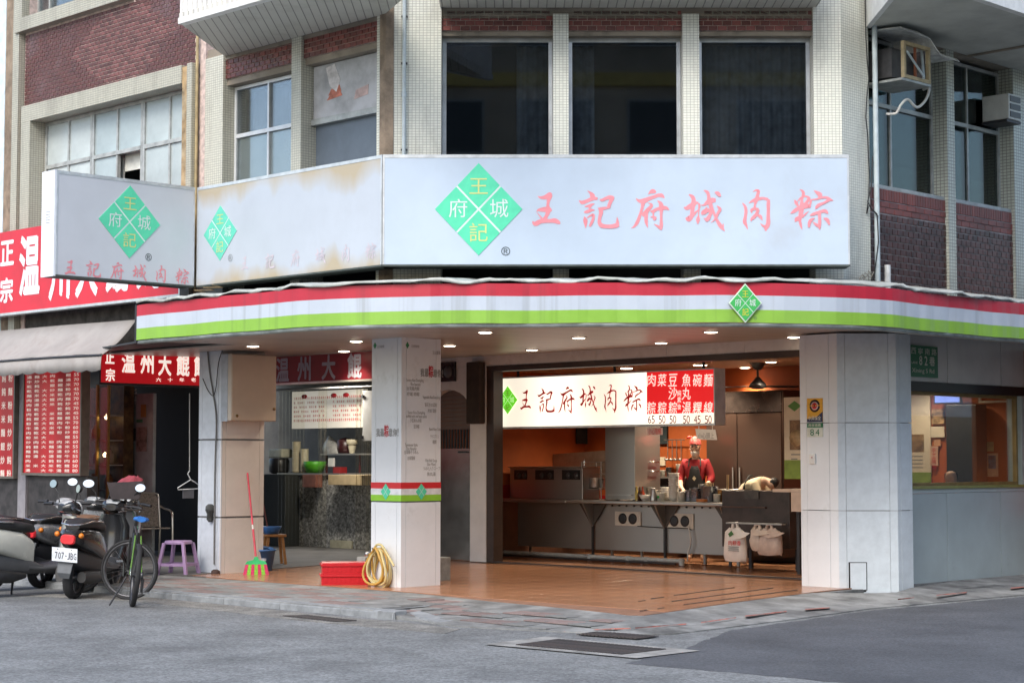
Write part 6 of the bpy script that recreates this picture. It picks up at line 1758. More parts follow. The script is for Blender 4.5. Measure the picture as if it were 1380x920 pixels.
# helper bending forward in a white shirt
hb_ = RC.p(sat(RC, 1010, -1.0), 0, -1.0); W2_ = world_of((hb_.x, hb_.y, 0), math.atan2(CF.a.y, CF.a.x) + R(20), 1.0)
V = [((-.10, 0, 1.0), (.16, .13)), ((.0, 0, 1.16), (.16, .15)), ((.10, 0, 1.28), (.17, .15)), ((.24, 0, 1.30), .08), ((.30, 0, 1.28), .058), ((.36, -.01, 1.25), (.085, .09)), ((.42, -.02, 1.20), (.08, .085)),
     ((.14, -.20, 1.22), .07), ((.24, -.25, .98), .052), ((.36, -.28, .86), .04), ((.40, -.30, .84), .03), ((.14, .20, 1.22), .07), ((.26, .26, 1.0), .052), ((.40, .2, .88), .04), ((.44, .18, .86), .03),
     ((-.16, -.11, .95), .12), ((-.12, -.12, .52), .08), ((-.14, -.12, .08), .05), ((0, -.12, .04), .04), ((-.16, .11, .95), .12), ((-.12, .12, .52), .08), ((-.14, .12, .08), .05), ((0, .12, .04), .04)]
Eg = [(0, 1), (1, 2), (2, 3), (3, 4), (4, 5), (5, 6), (2, 7), (7, 8), (8, 9), (9, 10), (2, 11), (11, 12), (12, 13), (13, 14), (0, 15), (15, 16), (16, 17), (17, 18), (0, 19), (19, 20), (20, 21), (21, 22)]
hand(V, Eg, 10, (.8, -.2, -.5), (0, 1, 0), (0, 0, -1)); hand(V, Eg, 14, (.8, -.2, -.5), (0, -1, 0), (0, 0, -1))
helper = skin_part('person', V, Eg, W2_, skin_m, None, 2, label='person in white shirt bending down behind the dark side cabinet', cat='person')
wsm = M('cream_shirt', (.62, .52, .36), .8, var=.06, bump=.2)
skin_part('shirt', [((-.11, 0, .99), (.175, .15)), ((.0, 0, 1.16), (.178, .17)), ((.10, 0, 1.285), (.19, .17)), ((.22, 0, 1.29), .10), ((.14, -.20, 1.22), .09), ((.23, -.245, 1.02), .075), ((.14, .20, 1.22), .09), ((.25, .25, 1.04), .075)], [(0, 1), (1, 2), (2, 3), (2, 4), (4, 5), (2, 6), (6, 7)], W2_, wsm, helper, 2)
skin_part('hair', [((.34, .01, 1.31), .08), ((.39, 0, 1.27), .098), ((.45, -.01, 1.22), .075)], [(0, 1), (1, 2)], W2_, HAIR, helper, 2)
skin_part('trousers', [((-.16, 0, 1.02), (.17, .14)), ((-.16, -.11, .95), .135), ((-.12, -.12, .52), .1), ((-.14, -.12, .08), .08), ((-.16, .11, .95), .135), ((-.12, .12, .52), .1), ((-.14, .12, .08), .08)], [(0, 1), (1, 2), (2, 3), (0, 4), (4, 5), (5, 6)], W2_, MATS['dark_trousers'], helper, 2)
MB().tube([W2_((x, y, z)) for x, y, z in ((-.06, -.16, 1.0), (-.04, -.18, 1.14), (.0, -.17, 1.28), (.02, -.06, 1.37), (.02, .06, 1.37))], .022, 6).build('apron_strap', apm, helper)
# customer seated behind the alley window
cbp = W2.p(sat(W2, 1280, .85), 0, .85); W3 = world_of((cbp.x, cbp.y, -.42), math.atan2(CF.a.y, CF.a.x), 1.0)
V = [((0, 0, .95), (.16, .12)), ((0, 0, 1.2), (.15, .11)), ((0, 0, 1.42), (.18, .12)), ((0, 0, 1.56), (.09, .08)), ((.01, -.01, 1.63), .058), ((.03, -.02, 1.71), (.08, .09)), ((.04, -.02, 1.80), (.09, .105)), ((.03, 0, 1.88), (.07, .08)),
     ((-.2, 0, 1.5), .07), ((-.26, -.06, 1.25), .055), ((-.12, -.28, 1.18), .04), ((.2, 0, 1.5), .07), ((.28, -.1, 1.35), .055), ((.20, -.14, 1.60), .04), ((.17, -.15, 1.66), .03),
     ((-.11, -.05, .9), .12), ((-.12, -.45, .92), .09), ((-.12, -.46, .5), .06), ((.11, -.05, .9), .12), ((.12, -.45, .92), .09), ((.12, -.46, .5), .06)]
Eg = [(0, 1), (1, 2), (2, 3), (3, 4), (4, 5), (5, 6), (6, 7), (2, 8), (8, 9), (9, 10), (2, 11), (11, 12), (12, 13), (13, 14), (0, 15), (15, 16), (16, 17), (0, 18), (18, 19), (19, 20)]
hand(V, Eg, 14, (-.3, -.1, .9), (-.9, 0, -.3), (0, -1, 0))
cust = skin_part('person', V, Eg, W3, skin_m, None, 2, label='dark haired person in black seated low behind the alley window', cat='person')
skin_part('hair', [((.0, .02, 1.70), .085), ((.02, .02, 1.80), .115), ((.01, .02, 1.88), .09)], [(0, 1), (1, 2)], W3, HAIR, cust, 2)
skin_part('jacket', [((0, 0, .9), (.18, .14)), ((0, 0, 1.2), (.17, .13)), ((0, 0, 1.42), (.2, .14)), ((0, 0, 1.55), (.11, .1)), ((-.2, 0, 1.5), .09), ((-.26, -.06, 1.25), .075), ((-.15, -.24, 1.19), .06), ((.2, 0, 1.5), .09), ((.28, -.1, 1.35), .075), ((.22, -.13, 1.52), .055)], [(0, 1), (1, 2), (2, 3), (2, 4), (4, 5), (5, 6), (2, 7), (7, 8), (8, 9)], W3, M('black_jacket', (.015, .015, .018), .85), cust, 2)
MB().box(W2, W2.s(1262, 640), W2.s(1300, 640), 0, .46, .7, 1.1).build('stool', dk_brown, None, label='dark stool under the person behind the alley window', cat='stool', bevel=.02)

# ================================================================== wonton stall under the arcade
stl = Frame('L', 25.0)
f0, f1 = stl.s(352, 490), stl.s(560, 490)
fz0, fz1 = stl.h(440, 513), zs(-2.7, 27.7) - .01
fa = MB().box(stl, f0, f1, fz0, fz1, -.1, 0).build('red_fascia', M('dull_red_vinyl', (.20, .010, .022), .5, var=.1), None, label='dull red fascia with grey characters deep under the arcade', cat='sign')
MB().box(stl, f0, f1, fz0 - .03, fz0 - .002, -.12, .02).build('bottom_trim', sign_metal, fa)
gv = M('grey_vinyl', (.32, .33, .42), .5, var=.08)
for ch, u in (('温', 381), ('州', 410), ('大', 443), ('餛', 478), ('飩', 512)):
    character(ch, stl, stl.s(u, 490), (fz0 + fz1) / 2, .004, .33, .38, gv, fa, offset=.03)
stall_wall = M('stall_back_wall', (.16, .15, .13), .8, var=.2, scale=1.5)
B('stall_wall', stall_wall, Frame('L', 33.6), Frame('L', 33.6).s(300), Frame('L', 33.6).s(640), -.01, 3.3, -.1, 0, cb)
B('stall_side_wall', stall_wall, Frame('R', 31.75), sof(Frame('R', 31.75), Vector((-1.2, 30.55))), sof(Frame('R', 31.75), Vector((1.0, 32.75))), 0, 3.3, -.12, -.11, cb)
B('dark_back_wall', M('dark_shop_interior', (.022, .021, .02), .9), Frame('L', 26.9), Frame('L', 26.9).s(100), Frame('L', 26.9).s(300), -.01, 3.4, -.1, 0, cb)  # near-black sheet; the doorway's darkness is put into its colour
mbx = thing('white_menu_lightbox', 'white lit menu board with small red print above the granite counter', 'menu board', stl.p(stl.s(440, 576), stl.h(440, 576), -.3))
MF = Frame('L', 31.2)
b0_, b1_ = MF.s(393.5, 550), MF.s(489, 550); bz0, bz1 = MF.h(440, 576.5), MF.h(440, 526)
MB().box(MF, b0_, b1_, bz0, bz1, -.12, 0).build('face_panel', emis('lit_menu_white', (.52, .49, .43), .30), mbx)
pr_ = MB()
for r_ in range(6):
    z = bz1 - .13 - r_ * .085; n = 34
    for k in range(n):
        if r_ not in (0, 5) and (k * 7 + r_ * 3) % 5 == 0 or (r_ not in (0, 5) and k in (16, 17, 18, 19)): continue
        add_glyph(pr_, '大餛飩麵湯肉米粉'[(k * 3 + r_) % 8], MF, b0_ + .08 + (b1_ - b0_ - .16) * k / (n - 1), z, .004, .036, .055 if r_ in (0, 5) else .045, .008)
pr_.build('menu_print', rink, mbx, kind='stuff')
for f in (.18, .60, .77):
    MB().lathe([(.001, 0), (.085, 0), (.085, .004), (.001, .004)], MF.p(b0_ + (b1_ - b0_) * f, bz1 - .055, 0), 20, axis=MF.n + Vector((0, 0, 0)), cap=False).build('red_oval', rink, mbx).scale = (1, 1, .5)
gc = thing('granite_counter', 'speckled granite front counter of the wonton stall', 'counter', Frame('L', 31.0).p(Frame('L', 31.0).s(440, 735), 0))
GFm = speckle(M('speckled_granite', (.34, .34, .33), .35, scale=14, col2=(.05, .05, .05), detail=3), 30, .5)
GFr = Frame('L', 31.0)
MB().box(GFr, GFr.s(383, 700), GFr.s(520, 700), 0, GFr.h(440, 640), -.6, 0).build('front', GFm, gc)
MB().box(GFr, GFr.s(376, 640), GFr.s(520, 640), GFr.h(440, 640) + .002, GFr.h(440, 637.5), -.65, .05).build('top', steel2, gc)
MB().box(GFr, GFr.s(447, 730), GFr.s(476, 730), .0, .14, .002, .04).build('kick_board', M('pale_board', (.40, .38, .28), .7), gc)
gtop = GFr.h(440, 637.5) + .003
def gbox(name, lab, cat, ua, ub, vt, m, d0=-.35, d1=-.05, z=None, grp=None, bev=.006):
    z0 = z if z is not None else gtop
    return MB().box(GFr, sat(GFr, ua, (d0 + d1) / 2), sat(GFr, ub, (d0 + d1) / 2), z0, GFr.h((ua + ub) / 2, vt), d0, d1).build(name, m, None, label=lab, cat=cat, group=grp, bevel=bev)
cupst = M('cream_cup_stack', (.52, .47, .34), .6, var=.06)
for k, (u, vt, r, lab) in enumerate(((399, 594.5, .085, 'tall stack of cream paper bowls on the granite counter'), (410, 604.5, .08, 'shorter stack of cream paper bowls on the granite counter'))):
    H = GFr.h(u, vt) - gtop; t = MB(); prof = [(.001, 0)]
    n = 14
    for j in range(n): prof += [(r * .93, H * j / n), (r, H * (j + .85) / n), (r, H * (j + .99) / n)]
    t.lathe(prof + [(.001, H)], GFr.p(sat(GFr, u, -.18), gtop, -.18), 18, cap=False); t.build('bowl_stack', cupst, None, label=lab, cat='bowl stack', group='stacks of paper bowls')
gb = MB(); gb.lathe([(.001, 0), (.15, 0), (.21, .14), (.22, .22), (.20, .22), (.001, .05)], GFr.p(sat(GFr, 424, -.2), gtop, -.2), 20, cap=False); gb.build('green_basin', M('bright_green_plastic', (.08, .38, .02), .4), None, label='bright green plastic basin on the granite counter', cat='basin')
rc_ = thing('rice_cooker', 'black rice cooker with a pale lid at the counter left end', 'cooker', GFr.p(sat(GFr, 376, -.15), gtop - .02, -.15))
MB().lathe([(.15, 0), (.2, .05), (.2, .26), (.17, .30)], GFr.p(sat(GFr, 376, -.15), gtop - .02, -.15), 20).build('body', black_pl, rc_)
MB().box(GFr, sat(GFr, 368, -.15), sat(GFr, 386, -.15), gtop + .285, gtop + .46, -.3, -.02).build('lid', M('pale_lid', (.52, .52, .42), .5), rc_, bevel=.03)
gbox('cardboard_box', 'tan cardboard carton under the shelf of the wonton stall', 'box', 452, 497, 639.5, M('cardboard', (.40, .31, .18), .8, var=.1), -.05, .3, GFr.h(470, 653))
gbox('copper_box', 'rusty red tin hung on the granite counter front', 'tin', 412, 430, 639, M('rust_red_tin', (.20, .075, .05), .6, var=.15), .052, .22, GFr.h(420, 656))
shl = thing('stall_shelf', 'steel shelf with wrapped goods behind the granite counter', 'shelf', GFr.p(GFr.s(470, 610), 1.4, -.5))
zh = GFr.h(470, 610.5)
MB().box(GFr, sat(GFr, 437, -.4), sat(GFr, 520, -.4), zh - .03, zh, -.7, -.3).build('board', steel2, shl)
for u in (440, 485): MB().box(GFr, sat(GFr, u, -.5), sat(GFr, u, -.5) + .03, gtop, zh - .03, -.5, -.47).build('post', M('maroon_post', (.12, .02, .025), .5), shl)
wr = MB(); rings = []
for f, r in ((0, .24), (.3, .23), (.6, .16), (.85, .07), (1, .02)):
    rings.append([GFr.p(sat(GFr, 450, -.5) + math.cos(a) * r * (1 + .15 * math.sin(a * 5)) - .15 * f, zh + .002 + .33 * f, -.5 + math.sin(a) * r * .6) for a in [2 * math.pi * k / 16 for k in range(16)]])
wr.rings(rings); wr.build('wrapped_bundle', M('grey_plastic_wrap', (.34, .34, .33), .3, var=.2), None, label='grey plastic wrapped bundle on the stall shelf', cat='bundle')
cu = MB(); cu.lathe([(.05, 0), (.08, .14), (.075, .16), (.11, .17), (.11, .26), (.001, .26)], GFr.p(sat(GFr, 477, -.5), zh + .002, -.45), 16); cu.build('cup_stack', cupst, None, label='pale cups nested upside down on the stall shelf', cat='cups')
pot_ = MB(); pot_.lathe([(.001, 0), (.15, 0), (.17, .1), (.16, .24), (.1, .28), (.001, .30)], GFr.p(sat(GFr, 463, -.5), zh + .002, -.55), 16, cap=False); pot_.build('dark_pot', M('maroon_enamel', (.05, .012, .014), .35), None, label='dark maroon pot in the middle of the stall shelf', cat='pot')
ph = gbox('card_reader', 'small white card stand with a red base on the granite counter', 'card stand', 443, 450, 617, white_pl, -.25, -.2, gtop + .12); MB().box(GFr, GFr.s(442, 630), GFr.s(452, 630), gtop, gtop + .115, -.28, -.12).build('base', M('red_plastic_base', (.3, .02, .02), .4), ph)
wbx = Frame('L', 29.9)
wb = MB().box(wbx, wbx.s(488.5, 560), wbx.s(520, 560), wbx.h(495, 594), wbx.h(495, 526.5), -.3, 0).build('white_cabinet', white_pl, None, label='white wall cabinet half hidden behind the printed column', cat='cabinet', bevel=.01)
for v in (533, 588): MB().box(wbx, wbx.s(488.5, 560) - .02, wbx.s(490, 560), wbx.h(490, v + 3), wbx.h(490, v - 1), -.02, .02).build('hinge', steel_dark, wb)
# clear plastic curtain strips
plast = glass('clear_plastic_sheet', (.93, .91, .85), .55, .12)
pcu = thing('plastic_curtain', 'clear plastic strip curtain hanging in front of the wonton stall', 'curtain', Frame('L', 30.0).p(Frame('L', 30.0).s(440, 735), 0))
PCF = Frame('L', 30.1)
for ua, ub, amp in ((376, 412, .012), (427, 441, .02), (480, 500, .025), (492, 512, .02)):
    fold(PCF, PCF.s(ua, 600), PCF.s(ub, 600), .02, PCF.h(430, 524), random.uniform(-.04, .04), plast, pcu, amp=amp, name='plastic_strip', wl=.11)
MB().tube([PCF.p(PCF.s(u, 524), PCF.h(430, 523), 0) for u in (366, 520)], .018, 8).build('curtain_rail', steel2, pcu)
dlr = MB().box(Frame('L', 30.5), Frame('L', 30.5).s(345, 660), Frame('L', 30.5).s(384, 660), 0, 1.35, -.4, 0).build('dark_stall_cupboard', M('dark_cupboard', (.02, .022, .02), .8), None, label='dark cupboard between beige column and granite counter', cat='cupboard', bevel=.01)

# ================================================================== neighbour's shop at the far left
NB = Frame('L', 22.7)
aw = thing('fabric_awning', 'faded beige fabric awning with a scalloped valance at left', 'awning', Frame('L', 21.0).p(Frame('L', 21.0).s(60, 450), 3.0))
A1, A2 = Frame('L', 21.0), Frame('L', 20.2)
awm = M('beige_awning_cloth', (.33, .31, .295), .85, var=.10, scale=1.5, dirt=((.22, .18, .16), 1.6, .56), bump=.2)
ti = [A1.p(A1.s(u, 436), A1.h(u, v)) for u, v in ((-120, 452), (0, 446), (90, 438), (184, 431))]
to = [A2.p(A2.s(u, 482), A2.h(u, v)) for u, v in ((-120, 490), (0, 486), (70, 481), (137, 477.5))]
def sub(P, n=24): return resamp3(P, n)
ia_, oa_ = sub(ti), sub(to)
rows = [[ia_[i].lerp(oa_[i], f) + Vector((0, 0, -.06 * math.sin(f * 3.14) - .012 * math.sin(i * 1.1) * f)) for i in range(25)] for f in (0, .25, .5, .75, 1)]
m = MB(); m.rings(rows, cap=False, closed=False); o = m.build('awning_cloth', awm, aw); o.modifiers.new('t', 'SOLIDIFY').thickness = .006
m = MB(); lo_ = [p + Vector((0, 0, -.21 - .035 * abs(math.sin(i * 1.05)))) + A2.n * .015 for i, p in enumerate(sub(to, 48))]; m.rings([sub(to, 48), lo_], cap=False, closed=False)
o = m.build('valance', awm, aw); o.modifiers.new('t', 'SOLIDIFY').thickness = .005
MB().tube([p + Vector((0, 0, -.01)) for p in to], .02, 8).build('front_bar', steel_dark, aw)
B('wall_beam', M('dark_beam_tone', (.07, .065, .06), .9, var=.3), LW, LW.s(-100), LW.s(272), 3.3, 3.95, -.3, -.02, bb)  # dark mottled tone over the whole beam
B('shop_soffit', M('dark_soffit_tone', (.05, .047, .045), .9), LW, LW.s(-100), LW.s(290), 3.28, 3.3, -4, -.02, bb)  # one dark tone over the whole soffit
def menu_box(lab, ua, ub, vt, vb, cols, rows_, seed, prices=True):
    s0, s1 = NB.s(ua, 560), NB.s(ub, 560); h0, h1 = NB.h((ua + ub) / 2, vb), NB.h((ua + ub) / 2, vt)
    t = thing('red_menu_lightbox', lab, 'menu board', NB.p((s0 + s1) / 2, h0), 'red lit menu boards of the neighbour')
    MB().box(NB, s0, s1, h0, h1, -.12, 0).build('face_panel', emis('lit_red_menu', (.50, .008, .014), .22, (1.1, 3.4, .6, .3)), t)
    e = MB(); e.box(NB, s0 - .04, s1 + .04, h0 - .04, h0 - .002, -.14, .02); e.box(NB, s0 - .04, s0 - .002, h0, h1, -.14, .02); e.box(NB, s1 + .002, s1 + .04, h0, h1, -.14, .02); e.build('casing', M('tarnished_casing', (.22, .19, .16), .5, .4), t)
    pr = MB(); rnd = random.Random(seed)
    for r_ in range(rows_):
        z = h1 - .08 - (h1 - h0 - .12) * r_ / (rows_ - 1)
        for c in range(cols):
            if c not in (0, cols - 1, cols - 2) and rnd.random() < .22: continue
            ch = rnd.choice('餛飩麵湯米粉乾炒牛肉') if c not in (2,) else '大'
            if c == cols - 1 and prices: ch = str(rnd.choice((45, 50, 55, 60, 70, 80)))
            add_glyph(pr, ch, NB, s0 + (s1 - s0) * (c + .6) / (cols + .2), z, .004, (s1 - s0) / cols * .62, (h1 - h0) / rows_ * .62, .02)
    pr.build('menu_print', emis('lit_menu_print', (.85, .75, .66), .16), t, kind='stuff')
menu_box('tall red lit menu board covered in small white characters', 33, 109, 500, 637, 7, 21, 3)
menu_box('red lit board cut off by the left edge of the picture', -60, 19, 505, 641, 9, 8, 5, False)
B('shop_pier', M('grey_mauve_post', (.30, .28, .30), .6, var=.1), NB, NB.s(20.5, 600), NB.s(31, 600), -.1, 3.3, -.3, -.06, bb)
B('lower_wall', M('dark_shop_base', (.05, .045, .045), .7, var=.3), NB, NB.s(-80, 660), NB.s(110, 660), -.1, NB.h(70, 641), -.3, -.1, bb)
hs_ = Frame('R', 33.4)
h_0, h_1 = hs_.s(136, 490), hs_.s(290, 490); hzb, hzt = hs_.h(200, 517), hs_.h(200, 464)
hsg = thing('red_hanging_sign', 'red lit hanging sign with white characters below the canopy end', 'sign', hs_.p((h_0 + h_1) / 2, hzb))
MB().box(hs_, h_0, h_1, hzb, hzt, -.22, 0).build('face_panel', emis('lit_red_hanging', (.52, .008, .014), .26), hsg)
e = MB(); e.box(hs_, h_0 - .03, h_0 - .002, hzb, hzt, -.23, .01); e.box(hs_, h_0 - .03, h_1, hzb - .03, hzb - .002, -.23, .01); e.build('casing', steel_dark, hsg)
lw = emis('lit_hanging_letters', (1, .9, .82), .4)
for ch, u, v, w_, h_ in (('正', 148, 481, .16, .20), ('宗', 148.5, 505, .16, .19), ('温', 173, 488, .24, .32), ('州', 198, 489.5, .24, .32), ('大', 222, 491.5, .24, .34), ('餛', 246.5, 492, .24, .34), ('飩', 270, 493, .24, .34)):
    s, h = hs_.at(u, v); character(ch, hs_, s, h, .004, w_, h_, lw, hsg, offset=.03)
for k, ch in enumerate('六十年老店'):
    s, h = hs_.at(213.5 + 15.7 * k, 511.5); character(ch, hs_, s, h, .004, .09, .06, lw, hsg, offset=.02)
# glass display case, doors and dark doorway
DC = Frame('L', 24.4)
dcs = thing('display_case', 'warm lit glass display case beside the red menu board', 'display case', DC.p(DC.s(128, 650), 0))
MB().box(DC, DC.s(108, 580), DC.s(146, 580), -.01, 2.9, -.5, -.3).build('back', M('amber_backing', (.12, .075, .03), .5, var=.5, scale=5), dcs)
for u in (112, 131, 146): MB().box(DC, DC.s(u, 580) - .02, DC.s(u, 580) + .02, -.01, 2.9, -.02, .02).build('mullion', M('brass_post', (.45, .28, .08), .4, .5), dcs)
MB().box(DC, DC.s(112, 580), DC.s(146, 580), .9, 2.85, -.012, -.004).build('glass', gl_shop, dcs)
for k in range(4): MB().box(DC, DC.s(112, 580), DC.s(146, 580), 1.1 + .42 * k, 1.12 + .42 * k, -.3, -.02).build('shelf', steel2, dcs)
for k, (u, z, r, m) in enumerate(((117, 1.14, .09, cream), (123, 1.56, .1, M('teal_box', (.1, .25, .28), .5)), (119, 1.98, .08, MATS['amber_enamel']), (138, 1.56, .07, cream), (137, 1.14, .08, M('brown_jar', (.2, .1, .04), .4)))):
    j = MB(); j.lathe([(.001, 0), (r, 0), (r, .16), (r * .6, .2), (r * .6, .24), (.001, .24)], DC.p(DC.s(u, 580), z, -.15), 12, cap=False); j.build('jar', m, dcs)
for u, v in ((136.5, 565), (134.5, 616)):
    b_ = MB(); b_.lathe([(.001, 0), (.03, .02), (.035, .05), (.001, .09)], DC.p(DC.s(u, v), DC.h(u, v), -.1), 10, cap=False); b_.build('bulb', emis('warm_bulb', (1, .75, .4), 6), dcs)
DD = Frame('L', 25.2)
dd_m = M('pale_grey_door', (.36, .38, .40), .5, var=.1)
door = thing('notice_door', 'pale grey door covered in paper notices', 'door', DD.p(DD.s(190, 700), 0))
MB().box(DD, DD.s(150, 600), DD.s(206, 600), -.01, 2.75, -.06, 0).build('door_leaf', dd_m, door)
MB().box(DD, DD.s(156, 600), DD.s(169, 600), -.01, 2.6, .001, .012).build('dark_slot', M('dark_slot', (.02, .018, .018), .8), door)
for k in range(4): MB().box(DD, DD.s(157, 520), DD.s(184, 520), 2.62 + .06 * k, 2.66 + .06 * k, .001, .03).build('vent_slat', alu_grey, door)
for k, (ua, ub, va, vb, m) in enumerate(((171, 184, 545, 568, M('teal_paper', (.22, .30, .30), .7)), (172, 184, 577, 594, M('dark_photo', (.06, .06, .07), .5)), (185, 199, 575, 608, M('brown_poster', (.26, .20, .18), .6, var=.4, scale=8)), (191, 198, 545, 562, M('ochre_paper', (.36, .20, .06), .7)), (171, 183, 597, 606, MATS['teal_paper']), (185, 193, 565, 569, M('green_tag', (.05, .2, .12), .6)))):
    MB().box(DD, DD.s(ua, va), DD.s(ub, va), DD.h((ua + ub) / 2, vb), DD.h((ua + ub) / 2, va), .013, .018).build('notice', m, door)
for k, ch in enumerate('出租二樓'): character(ch, DD, DD.s(176.5, 615), DD.h(176.5, 612 + k * 12.5), .016, .13, .12, M('teal_ink', (.05, .15, .16), .6), door, offset=.02)
MB().box(DD, DD.s(146, 600) - .02, DD.s(150, 600), -.01, 2.9, -.1, .05).build('door_frame', M('white_door_frame', (.48, .50, .52), .5, var=.1), door)
MB().box(DC, DC.s(104, 640), DC.s(124, 640), .35, 1.45, .1, .13).build('portrait_poster', M('faded_poster', (.42, .36, .31), .7, var=.35, scale=6), None, label='faded pale poster leaning below the display case', cat='poster')

tl = thing('stall_tube_light', 'tube light over the granite counter of the wonton stall', 'tube light', GFr.p(sat(GFr, 445, .9), 3.0, .9))
MB().tube([GFr.p(sat(GFr, 445, .9) - .45, 3.04, .9), GFr.p(sat(GFr, 445, .9) + .45, 3.04, .9)], .02, 10).build('tube', emis('tube_glow', (1, .95, .86), 4), tl)
MB().box(GFr, sat(GFr, 445, .9) - .5, sat(GFr, 445, .9) + .5, 3.065, 3.12, .86, .94).build('batten', white_pl, tl)
la = bpy.data.lights.new('tube_lamp', 'AREA'); la.shape = 'RECTANGLE'; la.size = .9; la.size_y = .1; la.energy = 48; la.color = (1, .93, .82)
lo = bpy.data.objects.new('tube_lamp', la); COL.objects.link(lo); put(lo, GFr.p(sat(GFr, 445, .9), 3.0, .9), tl); lo.rotation_euler = (0, 0, math.atan2(-1, 1))
# ================================================================== air conditioners on the alley side
ac_w = M('white_ac_casing', (.62, .64, .62), .5, var=.06, dirt=((.40, .38, .34), 2, .58)); ac_t = M('timber_frame', (.50, .40, .24), .7, var=.15)
A0_ = RW
az0, az1 = 6.50, 6.98
s0 = wR + .20; s1 = s0 + .62
ac = thing('air_conditioner', 'old window air conditioner in a timber frame under a bent metal sheet', 'air conditioner', RW.p((s0 + s1) / 2, az0, .25))
MB().box(RW, s0 + .06, s1 - .06, az0 + .05, az1 - .05, -.3, .18).build('casing', M('dark_ac_casing', (.10, .10, .105), .5, var=.2), ac)
MB().box(RW, s1 - .04, s1 - .02, az0 + .04, az1 - .04, -.2, .34).build('side_board', M('stained_board', (.20, .185, .20), .8, var=.3), ac)
fm = MB()
for a, b, c, d in ((s0, s1, az0, az0 + .045), (s0, s1, az1 - .045, az1), (s0, s0 + .045, az0 + .045, az1 - .045), (s1 - .045, s1, az0 + .045, az1 - .045)): fm.box(RW, a, b, c, d, .36, .41)
fm.build('timber_frame', ac_t, ac)
MB().box(RW, s0 + .29, s0 + .32, az0 + .045, az1 - .045, .362, .39).build('mullion', M('rust_bar', (.30, .10, .05), .7), ac)
MB().tube([RW.p(s0 + .03, az0 + .34, .43), RW.p(s0 + .40, az0 + .08, .43)], .016, 6).build('brace', pvc_blue, ac)
MB().tube([RW.p(s1 - .22, az0 + .04, .44), RW.p(s1 + .02, az1 + .06, .26)], .02, 6).build('brace', pvc_blue, ac)
MB().box(RW, s0 - .04, s1 + .02, az0 - .035, az0 - .004, -.2, .40).build('tray', alu_grey, ac)
sh_ = MB(); rows = []
for k, (ss_, zz_) in enumerate(((s0 - .1, az1 + .16), (s0 + .3, az1 + .15), (s0 + .55, az1 + .13), (s0 + .68, az1 + .03), (s0 + .8, az1 - .04), (s0 + 1.25, az1 - .06))):
    rows.append([RW.p(ss_, zz_ + .03, -.15), RW.p(ss_, zz_ + .01 * (k % 2), .42), RW.p(ss_, zz_ - .03, .46)])
sh_.rings(rows, cap=False, closed=False, smooth=False); o = sh_.build('cover_sheet', M('chalky_metal_sheet', (.66, .68, .66), .7, var=.2), ac); o.modifiers.new('t', 'SOLIDIFY').thickness = .012
MB().tube(cat_rom([tuple(RW.p(s, z, d)) for s, z, d in ((s0 + .85, az0 + .0, .15), (s0 + .75, az0 - .02, .3), (s0 + .6, az0 - .2, .34), (s0 + .42, az0 - .32, .32), (s0 + .24, az0 - .24, .3), (s0 + .14, az0 - .32, .26), (s0 + .12, az0 - .42, .2), (s0 + .04, az0 - .43, .1))], 5), .018, 8).build('drain_hose', M('white_hose', (.66, .66, .62), .5), ac)
q0_ = sat(RW, 1354, .1, 140); ac2 = thing('air_conditioner', 'small white box air conditioner at the right edge of the picture', 'air conditioner', RW.p(q0_, 6.36, .1))
MB().box(RW, q0_ - .10, q0_ + .24, 6.38, 6.74, -.2, .22).build('casing', ac_w, ac2, bevel=.01)
for k in range(3): MB().box(RW, q0_ - .07, q0_ + .21, 6.41 + .11 * k, 6.49 + .11 * k, .221, .23).build('grille', black_pl, ac2)
MB().box(RW, q0_ - .12, q0_ + .26, 6.34, 6.376, -.2, .2).build('tray', steel_dark, ac2)

# ================================================================== street clutter
# grey meter box high on the beige column
MBx = Frame('R', EBv.y - EBv.x - .13)
s0, s1 = sat(BR, 307, .24, 520), sat(BR, 372, .24, 520); h0, h1 = Frame('R', BR.c - .34).h(340, 567), 3.17
mb_ = MB().box(BR, s0 + .06, s1, h0, h1 - .03, .0, .24).build('meter_box', M('beige_steel_box', (.56, .49, .41), .45, var=.05, scale=1.5), None, label='large beige steel box fixed high on the beige column', cat='meter box', bevel=.008)
MB().box(BR, s0 + .07, s1 - .008, h0 + .012, h1 - .045, .241, .25).build('door', MATS['beige_steel_box'], mb_)
for f, h in ((.95, .18), (.18, .07)): MB().lathe([(.001, 0), (.022, 0), (.022, .012), (.001, .012)], BR.p(s0 + (s1 - s0) * f, h0 + h, .25), 10, axis=BR.n, cap=False).build('lock', M('brass_lock', (.22, .14, .06), .5, .5), mb_)
MB().box(BR, bsr + .002, s0 + .055, h0 - .01, h1 - .03, .003, .16).build('side_plate', M('blue_grey_plate', (.42, .45, .50), .45), mb_)
